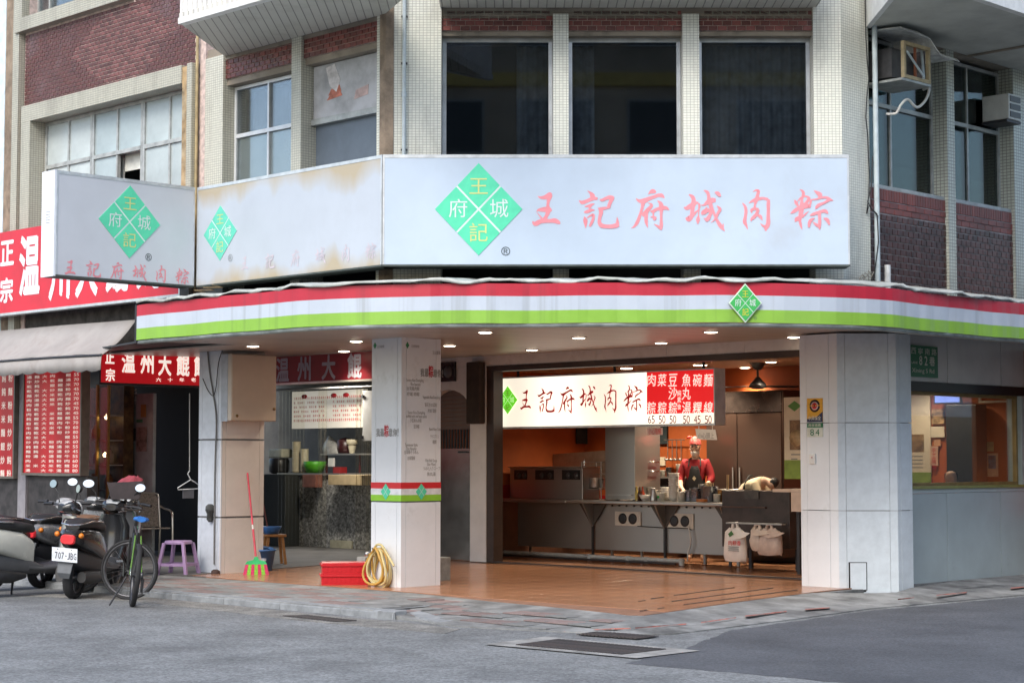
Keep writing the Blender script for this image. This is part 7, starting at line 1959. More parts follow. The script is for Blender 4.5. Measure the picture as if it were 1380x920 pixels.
# cables down the blue-white face
cbl = [BL.p(BL.s(u, v), BL.h(u, v), .02) for u, v in ((281, 468), (284, 500), (289, 532), (293, 566), (291, 640), (290, 760))]
MB().tube(cat_rom([tuple(p) for p in cbl], 4), .012, 6).build('power_cable', M('grey_cable', (.16, .16, .16), .6), None, label='grey cable running down the blue white face of the left column', cat='cable')
lp = [BL.p(BL.s(u, v), BL.h(u, v), .035) for u, v in ((303, 470), (297, 490), (294, 520), (290, 533), (283, 526), (276, 510))]
MB().tube(cat_rom([tuple(p) for p in lp], 4), .007, 6).build('loose_cable', black_rubber, None, label='thin black cable looping across the left column top', cat='cable')
jb = MB(); p = BL.p(BL.s(286, 690), BL.h(286, 690), .04)
jb.lathe([(.02, -.14), (.05, -.10), (.045, -.02), (.07, .03), (.065, .09), (.03, .12)], p, 9); jb.build('hanging_glove', M('grimy_rag', (.07, .075, .075), .9, var=.4, scale=9), None, label='grimy rag hanging on the left column', cat='rag')
kn2 = MB(); kn2.lathe([(.05, 0), (.07, .03), (.06, .09), (.03, .11)], BL.p(BL.s(295, 772), -.06, .06), 10); kn2.build('pipe_cap', M('rusty_brown', (.06, .035, .03), .8), None, label='rusty brown pipe cap at the foot of the left column', cat='pipe cap')

# red-handled broom against the beige column
bp0 = gz(345, 775, -.03)
br_ = thing('broom', 'broom with pink handle and pink green bristles leaning on the beige column', 'broom', bp0)
top_ = BR.p(sat(BR, 333.5, .05, 640), BR.h(333, 637), .05)
hd0 = bp0 + Vector((0, 0, .22))
MB().tube([hd0, hd0.lerp(top_, .35)], .016, 8).build('handle', M('pink_handle', (.65, .06, .10), .4), br_); MB().tube([hd0.lerp(top_, .35), hd0.lerp(top_, .40)], .014, 8).build('white_sleeve', white_pl, br_); MB().tube([hd0.lerp(top_, .40), top_], .014, 8).build('handle_top', MATS['pink_handle'], br_)
FB = xf((bp0.x, bp0.y, 0), 0.15)
hdm = MB(); hdm.prism(FB, [(-.155, .13), (.155, .13), (.13, .17), (.04, .19), (.02, .24), (-.02, .24), (-.04, .19), (-.13, .17)], -.03, .03); hdm.build('head', M('bright_green_head', (.05, .62, .22), .4), br_)
pnk = M('pink_bristle', (.60, .04, .14), .7, var=.2, scale=60); grn = M('lime_bristle', (.22, .60, .05), .7, var=.2, scale=60)
for k in range(7):
    a, b = -.15 + .3 * k / 7, -.15 + .3 * (k + 1) / 7
    m = MB(); m.rings([[FB.p(a * 1.25, -.03, -.05), FB.p(b * 1.25, -.03, -.05), FB.p(b * 1.25, -.03, .05), FB.p(a * 1.25, -.03, .05)], [FB.p(a, .13, -.028), FB.p(b, .13, -.028), FB.p(b, .13, .028), FB.p(a, .13, .028)]], smooth=False); m.build('bristles', pnk if k % 2 == 0 else grn, br_)
# blue bucket, wooden stool with blue basin
bk = gz(351, 770, -.02); bk.y += .12
bkt = thing('blue_bucket', 'blue plastic bucket behind the broom', 'bucket', bk)
blue_p = M('blue_plastic', (.05, .16, .42), .4, var=.05)
MB().lathe([(.001, 0), (.15, 0), (.20, .30), (.215, .30), (.215, .325), (.195, .32), (.145, .02), (.001, .02)], bk, 24, cap=False).build('body', blue_p, bkt)
m = MB(); m.lathe([(.152, .05), (.178, .20)], bk, 24, cap=False); m.f = [f for i, f in enumerate(m.f) if 14 <= i % 24 <= 18]; m.uv = m.uv[:len(m.f)]; m.mi = m.mi[:len(m.f)]; m.sm = m.sm[:len(m.f)]; m.v = [v + Vector((0, -.006, 0)) for v in m.v]
m.build('paper_label', M('bucket_label', (.45, .52, .62), .6, var=.3, scale=9), bkt)
rg = [bk + Vector((math.cos(a) * .18, math.sin(a) * .12, .31 + .05 * math.sin(a * 2 + 1) ** 2)) for a in [6.283 * k / 12 for k in range(12)]]
MB().rings([rg, [p.lerp(bk + Vector((0, 0, .38)), .8) for p in rg]]).build('blue_rag', M('blue_cloth', (.06, .16, .40), .8, var=.2), bkt)
wsb = gz(366, 762, -.02); wsb.y += .25
ws_ = thing('wooden_stool', 'small wooden stool behind the blue bucket', 'stool', wsb)
woodm = M('orange_wood', (.38, .17, .05), .5, var=.15, scale=6, stretch=(1, 1, 6))
FS = xf((wsb.x, wsb.y, 0), R(20))
MB().box(FS, -.17, .17, .42, .46, -.15, .15).build('seat', woodm, ws_, bevel=.01)
for sx in (-1, 1):
    for sd_ in (-1, 1): MB().rings([[FS.p(sx * .16 + a, -.02, sd_ * .14 + b) for a, b in ((-.02, -.02), (.02, -.02), (.02, .02), (-.02, .02))], [FS.p(sx * .11 + a, .42, sd_ * .10 + b) for a, b in ((-.02, -.02), (.02, -.02), (.02, .02), (-.02, .02))]], smooth=False).build('leg', woodm, ws_)
bs = MB(); bs.lathe([(.001, 0), (.11, 0), (.15, .10), (.155, .12), (.14, .12), (.10, .02), (.001, .02)], FS.p(-.04, .462, 0), 20, cap=False); bs.build('blue_basin', blue_p, None, label='blue plastic basin on the wooden stool', cat='basin')
# mop poles in the dark corner
MB().tube([FS.p(.02, .5, -.5), FS.p(-.1, 1.3, -.7)], .012, 6).build('mop_handle', M('dull_red_pole', (.16, .04, .03), .6), None, label='dull red mop handle standing in the dark corner', cat='mop')

# purple stool
ps0 = gz(240, 776, -.045)
pst = thing('plastic_stool', 'lilac plastic stool beside the left column', 'stool', ps0)
lil = M('lilac_plastic', (.36, .24, .42), .4, var=.05)
FP = xf((ps0.x, ps0.y, 0), R(-18)); zb2 = ps0.z
MB().rings([[FP.p(math.copysign(abs(math.cos(a)) ** .5, math.cos(a)) * r, zb2 + z, math.copysign(abs(math.sin(a)) ** .5, math.sin(a)) * r) for a in [6.283 * k / 28 for k in range(28)]] for r, z in ((.165, .46), (.172, .49), (.16, .51), (.10, .512))]).build('seat', lil, pst)
for sx in (-1, 1):
    for sd_ in (-1, 1):
        MB().rings([[FP.p(sx * .235 + a, zb2, sd_ * .20 + b) for a, b in ((-.025, -.025), (.025, -.025), (.025, .025), (-.025, .025))], [FP.p(sx * .15 + a, zb2 + .48, sd_ * .145 + b) for a, b in ((-.022, -.022), (.022, -.022), (.022, .022), (-.022, .022))]], smooth=False).build('leg', lil, pst, bevel=.006)
for sd_ in (-1, 1): MB().box(FP, -.21, .21, zb2 + .15, zb2 + .19, sd_ * .182 - .012, sd_ * .182 + .012).build('stretcher', lil, pst)
for sx in (-1, 1): MB().box(FP, sx * .212 - .012, sx * .212 + .012, zb2 + .151, zb2 + .189, -.17, .17).build('stretcher', lil, pst)

# aluminium armchair
ch0 = gz(202, 752, -.02)
ach = thing('metal_armchair', 'aluminium armchair with woven grey brown seat beside the lilac stool', 'chair', ch0)
FC = xf((ch0.x, ch0.y, 0), R(28))
cal = M('satin_aluminium', (.58, .55, .50), .3, .85, var=.08); wov = M('woven_grey_brown', (.30, .26, .22), .7, var=.3, scale=40)
for sx in (-1, 1):
    pts = [(sx * .30, 0, .28), (sx * .30, .50, .27), (sx * .305, .72, .22), (sx * .30, .78, .08), (sx * .285, .80, -.14), (sx * .26, .84, -.27)]
    MB().tube(cat_rom([tuple(FC.p(a, z, d)) for a, z, d in pts], 4), .017, 8).build('arm_frame', cal, ach)
    MB().tube([FC.p(sx * .25, 0, -.30), FC.p(sx * .23, .48, -.20), FC.p(sx * .235, 1.0, -.32)], .016, 8).build('back_leg', cal, ach)
MB().tube(cat_rom([tuple(FC.p(a, z, d)) for a, z, d in ((-.235, .98, -.32), (-.2, 1.05, -.335), (0, 1.07, -.34), (.2, 1.05, -.335), (.235, .98, -.32))], 4), .015, 8).build('back_rail', cal, ach)
MB().rings([[FC.p(-.26, .50, .26), FC.p(.26, .50, .26), FC.p(.26, .475, .26), FC.p(-.26, .475, .26)], [FC.p(-.23, .48, -.22), FC.p(.23, .48, -.22), FC.p(.23, .46, -.22), FC.p(-.23, .46, -.22)]], smooth=False).build('seat', wov, ach)
MB().rings([[FC.p(-.21, .50, -.215), FC.p(.21, .50, -.215), FC.p(.21, .50, -.235), FC.p(-.21, .50, -.235)], [FC.p(-.22, .98, -.315), FC.p(.22, .98, -.315), FC.p(.22, .98, -.335), FC.p(-.22, .98, -.335)], [FC.p(-.17, 1.05, -.33), FC.p(.17, 1.05, -.33), FC.p(.17, 1.05, -.35), FC.p(-.17, 1.05, -.35)]], smooth=False).build('backrest', wov, ach)
# wire coat hanger
hf = Frame('R', 31.6); hp = hf.at(255, 640)
hg = thing('coat_hanger', 'white wire coat hanger on a cord in the dark doorway', 'coat hanger', hf.p(hp[0], hp[1]))
MB().tube([hf.p(hf.s(255.5, v), hf.h(255.5, v)) for v in (530, 580, 634)], .008, 6).build('cord', M('pale_cord', (.35, .35, .33), .7), hg)
MB().tube([hf.p(*hf.at(u, v)) for u, v in ((255.5, 634), (253, 638), (255.5, 643), (257, 646), (239.5, 657), (240, 659.5), (269, 658), (271.5, 655), (257, 646))], .008, 6).build('wire', M('white_wire', (.6, .62, .62), .4), hg)
MB().box(hf, hf.s(247, 665), hf.s(262, 665), hf.h(255, 671), hf.h(255, 658), -.02, -.01).build('grey_cloth', M('dark_grey_cloth', (.10, .10, .11), .9), hg)

# red crates
def crate(lab, z, dx):
    c0 = gz(462, 788, -.015)
    t = thing('red_crate', lab, 'crate', (c0.x, c0.y + .15, z), 'stacked red crates')
    F_ = xf((c0.x + dx, c0.y + .2, 0), R(8)); rm = M('red_crate_plastic', (.55, .012, .02), .4, var=.08)
    H = .13
    MB().box(F_, -.30, .30, z, z + .012, -.2, .2).build('base', rm, t)
    for d in (-.2, .188): MB().box(F_, -.30, .30, z + .012, z + H, d, d + .012).build('side', rm, t)
    for a in (-.30, .288): MB().box(F_, a, a + .012, z + .012, z + H, -.188, .188).build('end', rm, t)
    for d in (-.215, .2): MB().box(F_, -.32, .32, z + H - .025, z + H + .004, d, d + .015).build('rim', rm, t, bevel=.004)
    for a in (-.315, .30): MB().box(F_, a, a + .015, z + H - .024, z + H + .003, -.2, .2).build('rim', rm, t)
    sl = MB()
    for k in range(9): MB().box(F_, -.27 + .062 * k, -.24 + .062 * k, z + .03, z + H - .035, .2005, .206).build('rib', rm, t)
    return F_, z + H
F_, zt2 = crate('lower red plastic crate standing on the tiles by the printed column', -.013, 0); F_, zt3 = crate('upper red plastic crate with a flat red lid', zt2 + .006, .006)
MB().box(F_, -.30, .30, zt3 + .006, zt3 + .02, -.2, .2).build('crate_lid', M('red_lid', (.62, .02, .03), .3, var=.05), None, label='flat red lid on the upper crate', cat='lid')
# concrete feet beside the printed column
for k, (ua, ub, vt, vb, lab) in enumerate(((491, 503, 750.5, 786, 'concrete block at the left foot of the printed column'), (588, 610.5, 751.5, 784, 'concrete block at the right foot of the printed column'))):
    c0 = gz((ua + ub) / 2, vb, -.03); F2 = xf((c0.x - (.10 if k else 0), c0.y + .15, 0), R(45)); w = (ub - ua) / FPX * c0.y
    MB().box(F2, -.16, .16, -.03, -.03 + (vb - vt) / FPX * c0.y, -.09, .09).build('concrete_block', M('grey_block', (.31, .32, .30), .9, var=.2, bump=.4), None, label=lab, cat='block', group='concrete blocks', bevel=.012)
# coiled hose
hz = AL.h(515, 735)
ho = thing('garden_hose', 'pale yellow hose coiled on a hook on the printed column', 'hose', AL.p(AL.s(515, 800), -.08, .1))
hm = M('pale_yellow_hose', (.60, .50, .24), .45, var=.06); ho2 = M('amber_hose', (.52, .30, .06), .45, var=.06)
sc0 = AL.s(517, 770)
rr = random.Random(4)
for k in range(7):
    w = .17 + .06 * rr.random(); bt = -.05 + .10 * rr.random(); off = rr.uniform(-.06, .06); dd = .04 + .022 * k; pts = []
    hx = sc0 + .03
    for j in range(25):
        a = 6.283 * j / 24; top = hz - .02 - .03 * rr.random()
        cz = (top + bt) / 2; rz = (top - bt) / 2
        pts.append(AL.p(hx + off * (1 - math.cos(a)) * .5 + w * math.sin(a) * (.55 + .45 * (1 - math.cos(a)) / 2), cz + rz * math.cos(a), dd + .02 * math.sin(a * 2 + k)))
    MB().tube(pts, .0165, 8).build('coil', hm if k % 3 else ho2, ho)
MB().tube(cat_rom([tuple(AL.p(sc0 + a, z, d)) for a, z, d in ((-.05, hz - .12, .12), (0, hz, .14), (.12, hz + .02, .15), (.24, hz - .08, .16), (.36, hz - .24, .14))], 5), .0165, 8).build('free_end', hm, ho)
MB().tube([AL.p(sc0 - .02, hz - .03, .0), AL.p(sc0 - .02, hz - .03, .18)], .012, 8).build('hook', M('hook_chrome', (.6, .6, .6), .25, .9), ho)
MB().lathe([(.014, 0), (.03, .01), (.03, .05), (.012, .06)], AL.p(sc0 - .12, hz - .1, .15), 10, axis=AL.n).build('tap', MATS['hook_chrome'], ho)

# ================================================================== scooters and bicycle
tyre_m = M('tyre_rubber', (.018, .018, .019), .75, var=.2); rim_m = M('dark_rim', (.10, .10, .105), .4, .7)
chrome = MATS['chrome']; mir = M('mirror_glass', (.45, .48, .52), .04, 1.0, var=.01)
def xform(base, yaw, S, lean=0.0):
    cy, sy = math.cos(yaw), math.sin(yaw); cl, sl = math.cos(lean), math.sin(lean)
    def f(x, y, z):
        y2, z2 = y * cl - z * sl, y * sl + z * cl
        return Vector((base.x + (x * cy - y2 * sy) * S, base.y + (x * sy + y2 * cy) * S, base.z + z2 * S))
    return f
def wheel(T, x, z, r, w, parent, spokes=5, steer=0.0, name='wheel', thin=False, y0=0.0):
    c, s = math.cos(steer), math.sin(steer)
    def P(a, b, h): return T(x + a * c - b * s, y0 + a * s + b * c, z + h)
    m = MB(); n = 32; prof = [(r - w * .5, -w * .42), (r - w * .15, -w * .48), (r, -w * .22), (r, w * .22), (r - w * .15, w * .48), (r - w * .5, w * .42)]
    m.rings([[P(math.cos(6.2832 * k / n) * q, b, math.sin(6.2832 * k / n) * q) for q, b in prof] for k in range(n + 1)], cap=False)
    wh = m.build(name, tyre_m, parent)
    rr_ = r - w * .5; m = MB()
    m.rings([[P(math.cos(6.2832 * k / n) * q, b, math.sin(6.2832 * k / n) * q) for q, b in ((rr_ - .025, -w * .3), (rr_ + .004, -w * .36), (rr_ + .004, w * .36), (rr_ - .025, w * .3))] for k in range(n + 1)], cap=False); m.build('rim', rim_m, wh)
    m = MB(); m.tube([P(0, -w * .6, 0), P(0, w * .6, 0)], .03 if thin else .06, 12)
    for k in range(spokes):
        a = 6.2832 * k / spokes
        if thin:
            m.tube([P(math.cos(a + .4) * .02, w * .4 * (1 if k % 2 else -1), math.sin(a + .4) * .02), P(math.cos(a) * rr_, 0, math.sin(a) * rr_)], .0022, 4, cap=False)
        else: m.tube([P(math.cos(a) * .04, 0, math.sin(a) * .04), P(math.cos(a) * rr_, 0, math.sin(a) * rr_)], [.03, .018], 6)
    m.build('hub_spokes', rim_m, wh)
    return wh
def shell(T, secs, n=18, p=.6):
    R_ = []
    for x, z, hw, hh in secs:
        R_.append([T(x, math.copysign(abs(math.cos(a)) ** p, math.cos(a)) * hw, z + math.copysign(abs(math.sin(a)) ** p, math.sin(a)) * hh) for a in [-6.2832 * k / n for k in range(n)]])
    m = MB(); m.rings(R_); return m
def scooter(label, base, yaw, S, body, trim, seat, plate=None, lean=.08, accent=None, mirrors=True):
    T = xform(base, yaw, S, lean)
    t = thing('motor_scooter', label, 'scooter', base, 'scooters parked at the kerb')
    wheel(T, -.60, .235, .235, .11, t); wheel(T, .66, .235, .235, .10, t)
    shell(T, ((-.90, .70, .06, .04), (-.84, .69, .12, .085), (-.66, .665, .165, .13), (-.40, .63, .18, .15), (-.16, .57, .165, .17), (-.02, .48, .14, .16))).build('rear_body', body, t)
    shell(T, ((-.80, .805, .08, .03), (-.70, .825, .13, .05), (-.45, .83, .155, .055), (-.18, .79, .15, .055), (-.02, .765, .10, .05), (.02, .75, .05, .03))).build('seat', seat, t)
    m = shell(T, ((-.86, .47, .05, .08), (-.62, .42, .10, .12), (-.30, .37, .13, .13), (-.05, .34, .16, .09), (.1, .31, .17, .05))); m.build('lower_body', trim, t)
    shell(T, ((-.08, .33, .17, .04), (.10, .315, .185, .035), (.30, .32, .18, .04), (.40, .36, .16, .06))).build('floorboard', trim, t)
    m = MB(); m.rings([[T(x - .03, -hw, z), T(x + .035, -hw * .6, z), T(x + .06, 0, z), T(x + .035, hw * .6, z), T(x - .03, hw, z), T(x - .05, hw * .5, z), T(x - .055, 0, z), T(x - .05, -hw * .5, z)] for x, z, hw in ((.40, .30, .15), (.46, .45, .19), (.49, .62, .215), (.50, .78, .20), (.47, .90, .14))]); m.build('leg_shield', body, t)
    shell(T, ((.50, .47, .05, .05), (.60, .50, .085, .035), (.72, .48, .085, .035), (.86, .40, .07, .04), (.90, .34, .05, .03))).build('front_fender', body, t)
    for sy in (-1, 1): MB().tube([T(.47, sy * .06, .62), T(.66, sy * .075, .235)], .022, 8).build('fork', rim_m, t)
    shell(T, ((.34, .985, .06, .035), (.40, 1.0, .13, .06), (.47, 1.0, .15, .075), (.54, .97, .12, .07), (.58, .94, .05, .04))).build('handlebar_cover', body if accent is None else accent, t)
    MB().lathe([(.06, 0), (.09, .02), (.085, .045), (.001, .06)], T(.545, 0, .97), 16, axis=T(1, 0, .2) - T(0, 0, 0)).build('headlight', M('headlight_lens', (.6, .62, .62), .1), t)
    sp_ = shell(T, ((.36, 1.035, .07, .01), (.42, 1.06, .09, .012), (.46, 1.065, .07, .01))); sp_.build('speedometer', M('pale_dial', (.45, .47, .48), .2), t)
    for sy in (-1, 1):
        MB().tube([T(.44, sy * .10, 1.0), T(.40, sy * .22, 1.01), T(.34, sy * .36, 1.0)], .013, 8).build('handlebar', rim_m, t)
        MB().tube([T(.37, sy * .25, 1.012), T(.33, sy * .38, 1.0)], .022, 10).build('grip', black_pl, t)
        MB().tube([T(.43, sy * .20, .995), T(.42, sy * .34, .985)], .008, 6).build('brake_lever', chrome, t)
        if mirrors: ms_ = MB().tube([T(.42, sy * .19, 1.03), T(.42, sy * .23, 1.13), T(.40, sy * .29, 1.20)], .008, 6).build('mirror_stem', black_pl, t)
        c = T(.395, sy * .315, 1.235); ax = (T(-1, -sy * .15, .12) - T(0, 0, 0)).normalized(); sid = ax.cross(Vector((0, 0, 1))).normalized(); up = sid.cross(ax)
        mm = MB(); ring = lambda k, d: [c + ax * d + sid * math.cos(a) * .078 * k + up * math.sin(a) * .055 * k for a in [6.2832 * j / 20 for j in range(20)]]
        mm.rings([ring(.5, -.045), ring(.95, -.025), ring(1.05, 0), ring(.98, .004)])
        if mirrors: mo = mm.build('mirror', black_pl, t); g = MB(); g.face(ring(.95, .0055)); g.build('mirror_glass', mir, mo)
        MB().lathe([(.001, 0), (.035, 0), (.03, .03), (.001, .04)], T(-.865, sy * .135, .715), 12, axis=T(-1, sy * .3, 0) - T(0, 0, 0), cap=False).build('rear_indicator', M('orange_lens', (.75, .22, .02), .25), t)
        MB().tube([T(-.30, sy * .16, .85), T(-.62, sy * .17, .87), T(-.86, sy * .10, .83), T(-.89, 0, .82)], .012, 8).build('grab_rail', chrome, t)
    shell(T, ((-.93, .665, .075, .045), (-.90, .665, .085, .055), (-.86, .665, .07, .05))).build('tail_light', M('red_lens', (.62, .03, .04), .2, emit=.12, ecol=(.9, .05, .06)), t)
    m = MB(); m.rings([[T(-.90, -.10, .56), T(-.90, .10, .56), T(-.88, .10, .56), T(-.88, -.10, .56)], [T(-.935, -.075, .30), T(-.935, .075, .30), T(-.915, .075, .30), T(-.915, -.075, .30)], [T(-.90, -.05, .24), T(-.90, .05, .24), T(-.885, .05, .24), T(-.885, -.05, .24)]], smooth=False); m.build('mudguard', M('grey_mudguard', (.13, .14, .15), .6), t)
    if plate:
        PFm = Frame('X', ((T(0, -1, 0) - T(0, 0, 0)).normalized(), (T(-1, 0, .12) - T(0, 0, 0)).normalized()), T(-.955, 0, .50))
        pl = MB().box(PFm, -.165, .165, -.085, .085, 0, .006).build('number_plate', M('plate_white', (.72, .76, .80), .4), t)
        x = -.125
        for ch in plate:
            w_ = .034 if ch != '-' else .02
            character(ch, PFm, x + .018, -.012, .009, w_, .085 if ch != '-' else .012, M('plate_ink', (.10, .10, .13), .5), pl, offset=.02, name='plate_character'); x += .042 if ch != '-' else .034
        for a in (-.09, .09): MB().lathe([(.001, 0), (.008, 0), (.001, .006)], PFm.p(a, .065, .006), 8, axis=PFm.n, cap=False).build('bolt', rim_m, pl)
    m = shell(T, ((-.80, .26, .05, .06), (-.60, .25, .06, .075), (-.30, .24, .055, .07), (-.12, .25, .03, .03)), 14, .9)
    m.v = [v + (T(0, -.155, 0) - T(0, 0, 0)) for v in m.v]; m.build('exhaust', M('dark_exhaust', (.05, .05, .052), .4, .6), t)
    m = shell(T, ((-.72, .27, .05, .09), (-.45, .28, .07, .11), (-.15, .30, .05, .08)), 14, .7)
    m.v = [v + (T(0, .13, 0) - T(0, 0, 0)) for v in m.v]; m.build('engine_case', rim_m, t)
    MB().tube([T(-.15, .10, .26), T(-.10, .22, -.03)], .014, 6).build('side_stand', rim_m, t)
    return t
blk = M('black_scooter_paint', (.018, .019, .021), .22, var=.05, coat=.5); sil = M('silver_scooter_paint', (.40, .41, .42), .28, .5, var=.05); wht = M('cream_scooter_paint', (.50, .50, .45), .25, var=.04, coat=.4); dkg = M('charcoal_plastic', (.05, .052, .056), .5, var=.1); seatm = M('black_vinyl_seat', (.02, .02, .021), .55, var=.2)
rb0 = gz(98, 806, ZR)
S = 1.14
def base_from_rear(p, yaw): return Vector((p.x + .60 * S * math.cos(yaw), p.y + .60 * S * math.sin(yaw), ZR))
y1 = R(82); scooter('black scooter with silver tail and plate 707-JBG', base_from_rear(rb0, y1), y1, S, blk, dkg, seatm, '707-JBG', accent=blk)
y2 = R(40); p2_ = gz(-30, 805, ZR); scooter('cream scooter with black seat cut off at the left edge', base_from_rear(p2_, y2), y2, S, wht, dkg, seatm, None, accent=blk)
y3 = R(70); p3_ = gz(40, 798, ZR); p3_.y += .9; p3_.x -= .1; scooter('silver scooter parked behind between the black and cream scooters', base_from_rear(p3_, y3), y3, S, sil, dkg, seatm, None, accent=dkg)
y4 = R(74); p4_ = gz(112, 800, ZR); p4_.y += .8; p4_.x -= .25; scooter('dark scooter behind the black one with a wire front basket', base_from_rear(p4_, y4), y4, S, dkg, dkg, M('tan_seat', (.22, .12, .07), .6), None, accent=blk, mirrors=False)
y5 = R(52); p5_ = gz(-32, 800, ZR); p5_.y += .55; scooter('black scooter at the far left behind the cream one', base_from_rear(p5_, y5), y5, S, blk, dkg, seatm, None, accent=sil, mirrors=False)
# basket with red cloth on the dark scooter's front
bq = gz(172, 745, .25)
bpos = Vector(((171 - 690) / FPX * 24.6, 24.6, 1.6 - (672 - 621) / FPX * 24.6))
bkm = thing('front_basket', 'dark basket holding a red cloth above the bicycle', 'basket', bpos)
FK = xf((bpos.x, bpos.y, 0), R(10)); z0 = bpos.z
wm = M('dark_basket', (.04, .03, .032), .7, var=.2)
for nm, a in (('front_side', 1), ('back_side', -1)):
    MB().prism(FK, [(-.17, z0), (.17, z0), (.23, z0 + .24), (-.23, z0 + .22)], a * .12, a * .12 + .012).build(nm, wm, bkm)
for sx in (-1, 1):
    MB().rings([[FK.p(sx * .17, z0, -.12), FK.p(sx * .17, z0, .13), FK.p(sx * .182, z0, .13), FK.p(sx * .182, z0, -.12)], [FK.p(sx * .23, z0 + .23, -.12), FK.p(sx * .23, z0 + .23, .13), FK.p(sx * .242, z0 + .23, .13), FK.p(sx * .242, z0 + .23, -.12)]], smooth=False).build('end_side', wm, bkm)
MB().box(FK, -.17, .17, z0, z0 + .01, -.12, .12).build('bottom', wm, bkm)
cl = MB(); cl.rings([[FK.p(math.cos(a) * r * (1 + .2 * math.sin(a * 3 + k)) + .03 * k, z0 + .16 + .045 * k + .025 * math.sin(a * 4 + k), math.sin(a) * r * .6) for a in [6.2832 * j / 18 for j in range(18)]] for k, r in enumerate((.17, .17, .14, .06))])
cl.build('red_cloth', M('dusty_red_cloth', (.30, .05, .07), .85, var=.25), None, label='crumpled dusty red cloth lying in the dark basket', cat='cloth')
MB().tube([FK.p(0, z0, 0), FK.p(-.02, z0 - .30, -.05)], .02, 8).build('support', black_pl, bkm)

# bicycle seen from behind, front wheel turned sideways
rb = gz(178, 817, ZR); fw = gz(167, 804, ZR); yb = math.atan2(fw.y - rb.y, fw.x - rb.x)
SB = 1.0; T = xform(rb, yb, 1.12, .10)
bi = thing('bicycle', 'black mountain bicycle with blue saddle seen from behind', 'bicycle', rb)
wheel(T, 0, .335, .335, .055, bi, 24, 0, 'wheel', True)
wheel(T, 1.02, .335, .335, .055, bi, 24, R(66), 'wheel', True)
bk_ = M('black_frame_paint', (.02, .022, .022), .3, coat=.3); gr_ = M('green_frame_paint', (.10, .22, .03), .35)
def tb(name, pts, r, m, parent=bi): return MB().tube([T(*p) for p in pts], r, 8).build(name, m, parent)
for sy in (-1, 1):
    tb('chain_stay', ((0, sy * .06, .335), (.42, sy * .03, .29)), .011, bk_); tb('seat_stay', ((0, sy * .06, .335), (.28, sy * .03, .74)), .010, gr_)
    tb('fork_leg', ((1.02 - .05 * sy * .9, sy * .03, .335), (.93 - .03 * sy, sy * .035, .70)), .016, bk_)
tb('seat_tube', ((.42, 0, .29), (.27, 0, .78)), .018, bk_); tb('down_tube', ((.42, 0, .29), (.90, 0, .74)), .021, bk_); tb('top_tube', ((.28, 0, .73), (.88, 0, .82)), .018, bk_); tb('head_tube', ((.93, 0, .70), (.87, 0, .88)), .022, bk_)
tb('seat_post', ((.27, 0, .78), (.235, 0, .90)), .014, MATS['hook_chrome'])
sd2 = MB(); sd2.rings([[T(x, math.cos(a) * w, .925 + math.sin(a) * .03) for a in [-6.2832 * k / 14 for k in range(14)]] for x, w in ((.10, .05), (.13, .085), (.2, .08), (.30, .04), (.38, .025), (.40, .01))]); sd2.build('saddle', M('blue_saddle', (.03, .16, .50), .4), bi)
tb('stem', ((.87, 0, .88), (.87, .02, .98), (.90, .06, 1.0)), .016, bk_)
st_ = R(66); hx, hy = math.cos(st_ + math.pi / 2), math.sin(st_ + math.pi / 2)
tb('handlebar', tuple((.90 + hx * q, .04 + hy * q, 1.0 + .02 * abs(q)) for q in (-.32, -.15, 0, .15, .32)), .013, bk_)
for q in (-1, 1): tb('grip', ((.90 + hx * q * .22, .04 + hy * q * .22, 1.005), (.90 + hx * q * .34, .04 + hy * q * .34, 1.007)), .018, black_pl); tb('brake_lever', ((.90 + hx * q * .2, .04 + hy * q * .2, .99), (.93 + hx * q * .3, .09 + hy * q * .3, .97)), .007, chrome)
m = MB(); m.lathe([(.001, -.006), (.085, -.006), (.09, 0), (.085, .006), (.001, .006)], T(.42, -.075, .29), 22, axis=T(0, 1, 0) - T(0, 0, 0), cap=False); m.build('chainring', rim_m, bi)
m = MB(); m.lathe([(.001, -.02), (.05, -.02), (.035, .02), (.001, .02)], T(0, -.06, .335), 16, axis=T(0, 1, 0) - T(0, 0, 0), cap=False); m.build('cassette', rim_m, bi)
m = MB(); m.lathe([(.03, -.002), (.085, -.002), (.085, .002), (.03, .002)], T(0, .06, .335), 20, axis=T(0, 1, 0) - T(0, 0, 0), cap=False); m.build('brake_disc', MATS['hook_chrome'], bi)
tb('crank', ((.42, -.10, .29), (.40, -.11, .13)), .012, bk_); tb('crank', ((.42, .10, .29), (.44, .11, .45)), .012, bk_)
for y, z, x in ((-.16, .13, .40), (.16, .45, .44)): MB().box(xf(T(x, y, z), yb), -.05, .05, -.012, .012, -.04, .04).build('pedal', chrome, bi)
tb('kickstand', ((.10, .09, .30), (-.05, .24, .0)), .011, black_pl); tb('derailleur', ((.0, -.08, .30), (.04, -.08, .16)), .018, rim_m)
tb('brake_cable', ((.90, .05, .98), (1.02, .0, .90), (.92, -.04, .78)), .004, M('green_cable', (.05, .22, .12), .5))
# box with green crate behind the bicycle
gb0 = gz(146, 752, -.03); Fg = xf((gb0.x, gb0.y + .3, 0), R(10))
MB().box(Fg, -.17, .17, -.03, .18, -.15, .15).build('green_crate', M('green_crate_plastic', (.08, .42, .05), .4), None, label='small bright green crate behind the bicycle wheel', cat='crate', bevel=.012)
MB().box(Fg, -.16, .16, .185, .48, -.14, .14).build('carton', M('brown_carton', (.38, .28, .17), .8, var=.1), None, label='brown carton on the green crate', cat='box', bevel=.006)

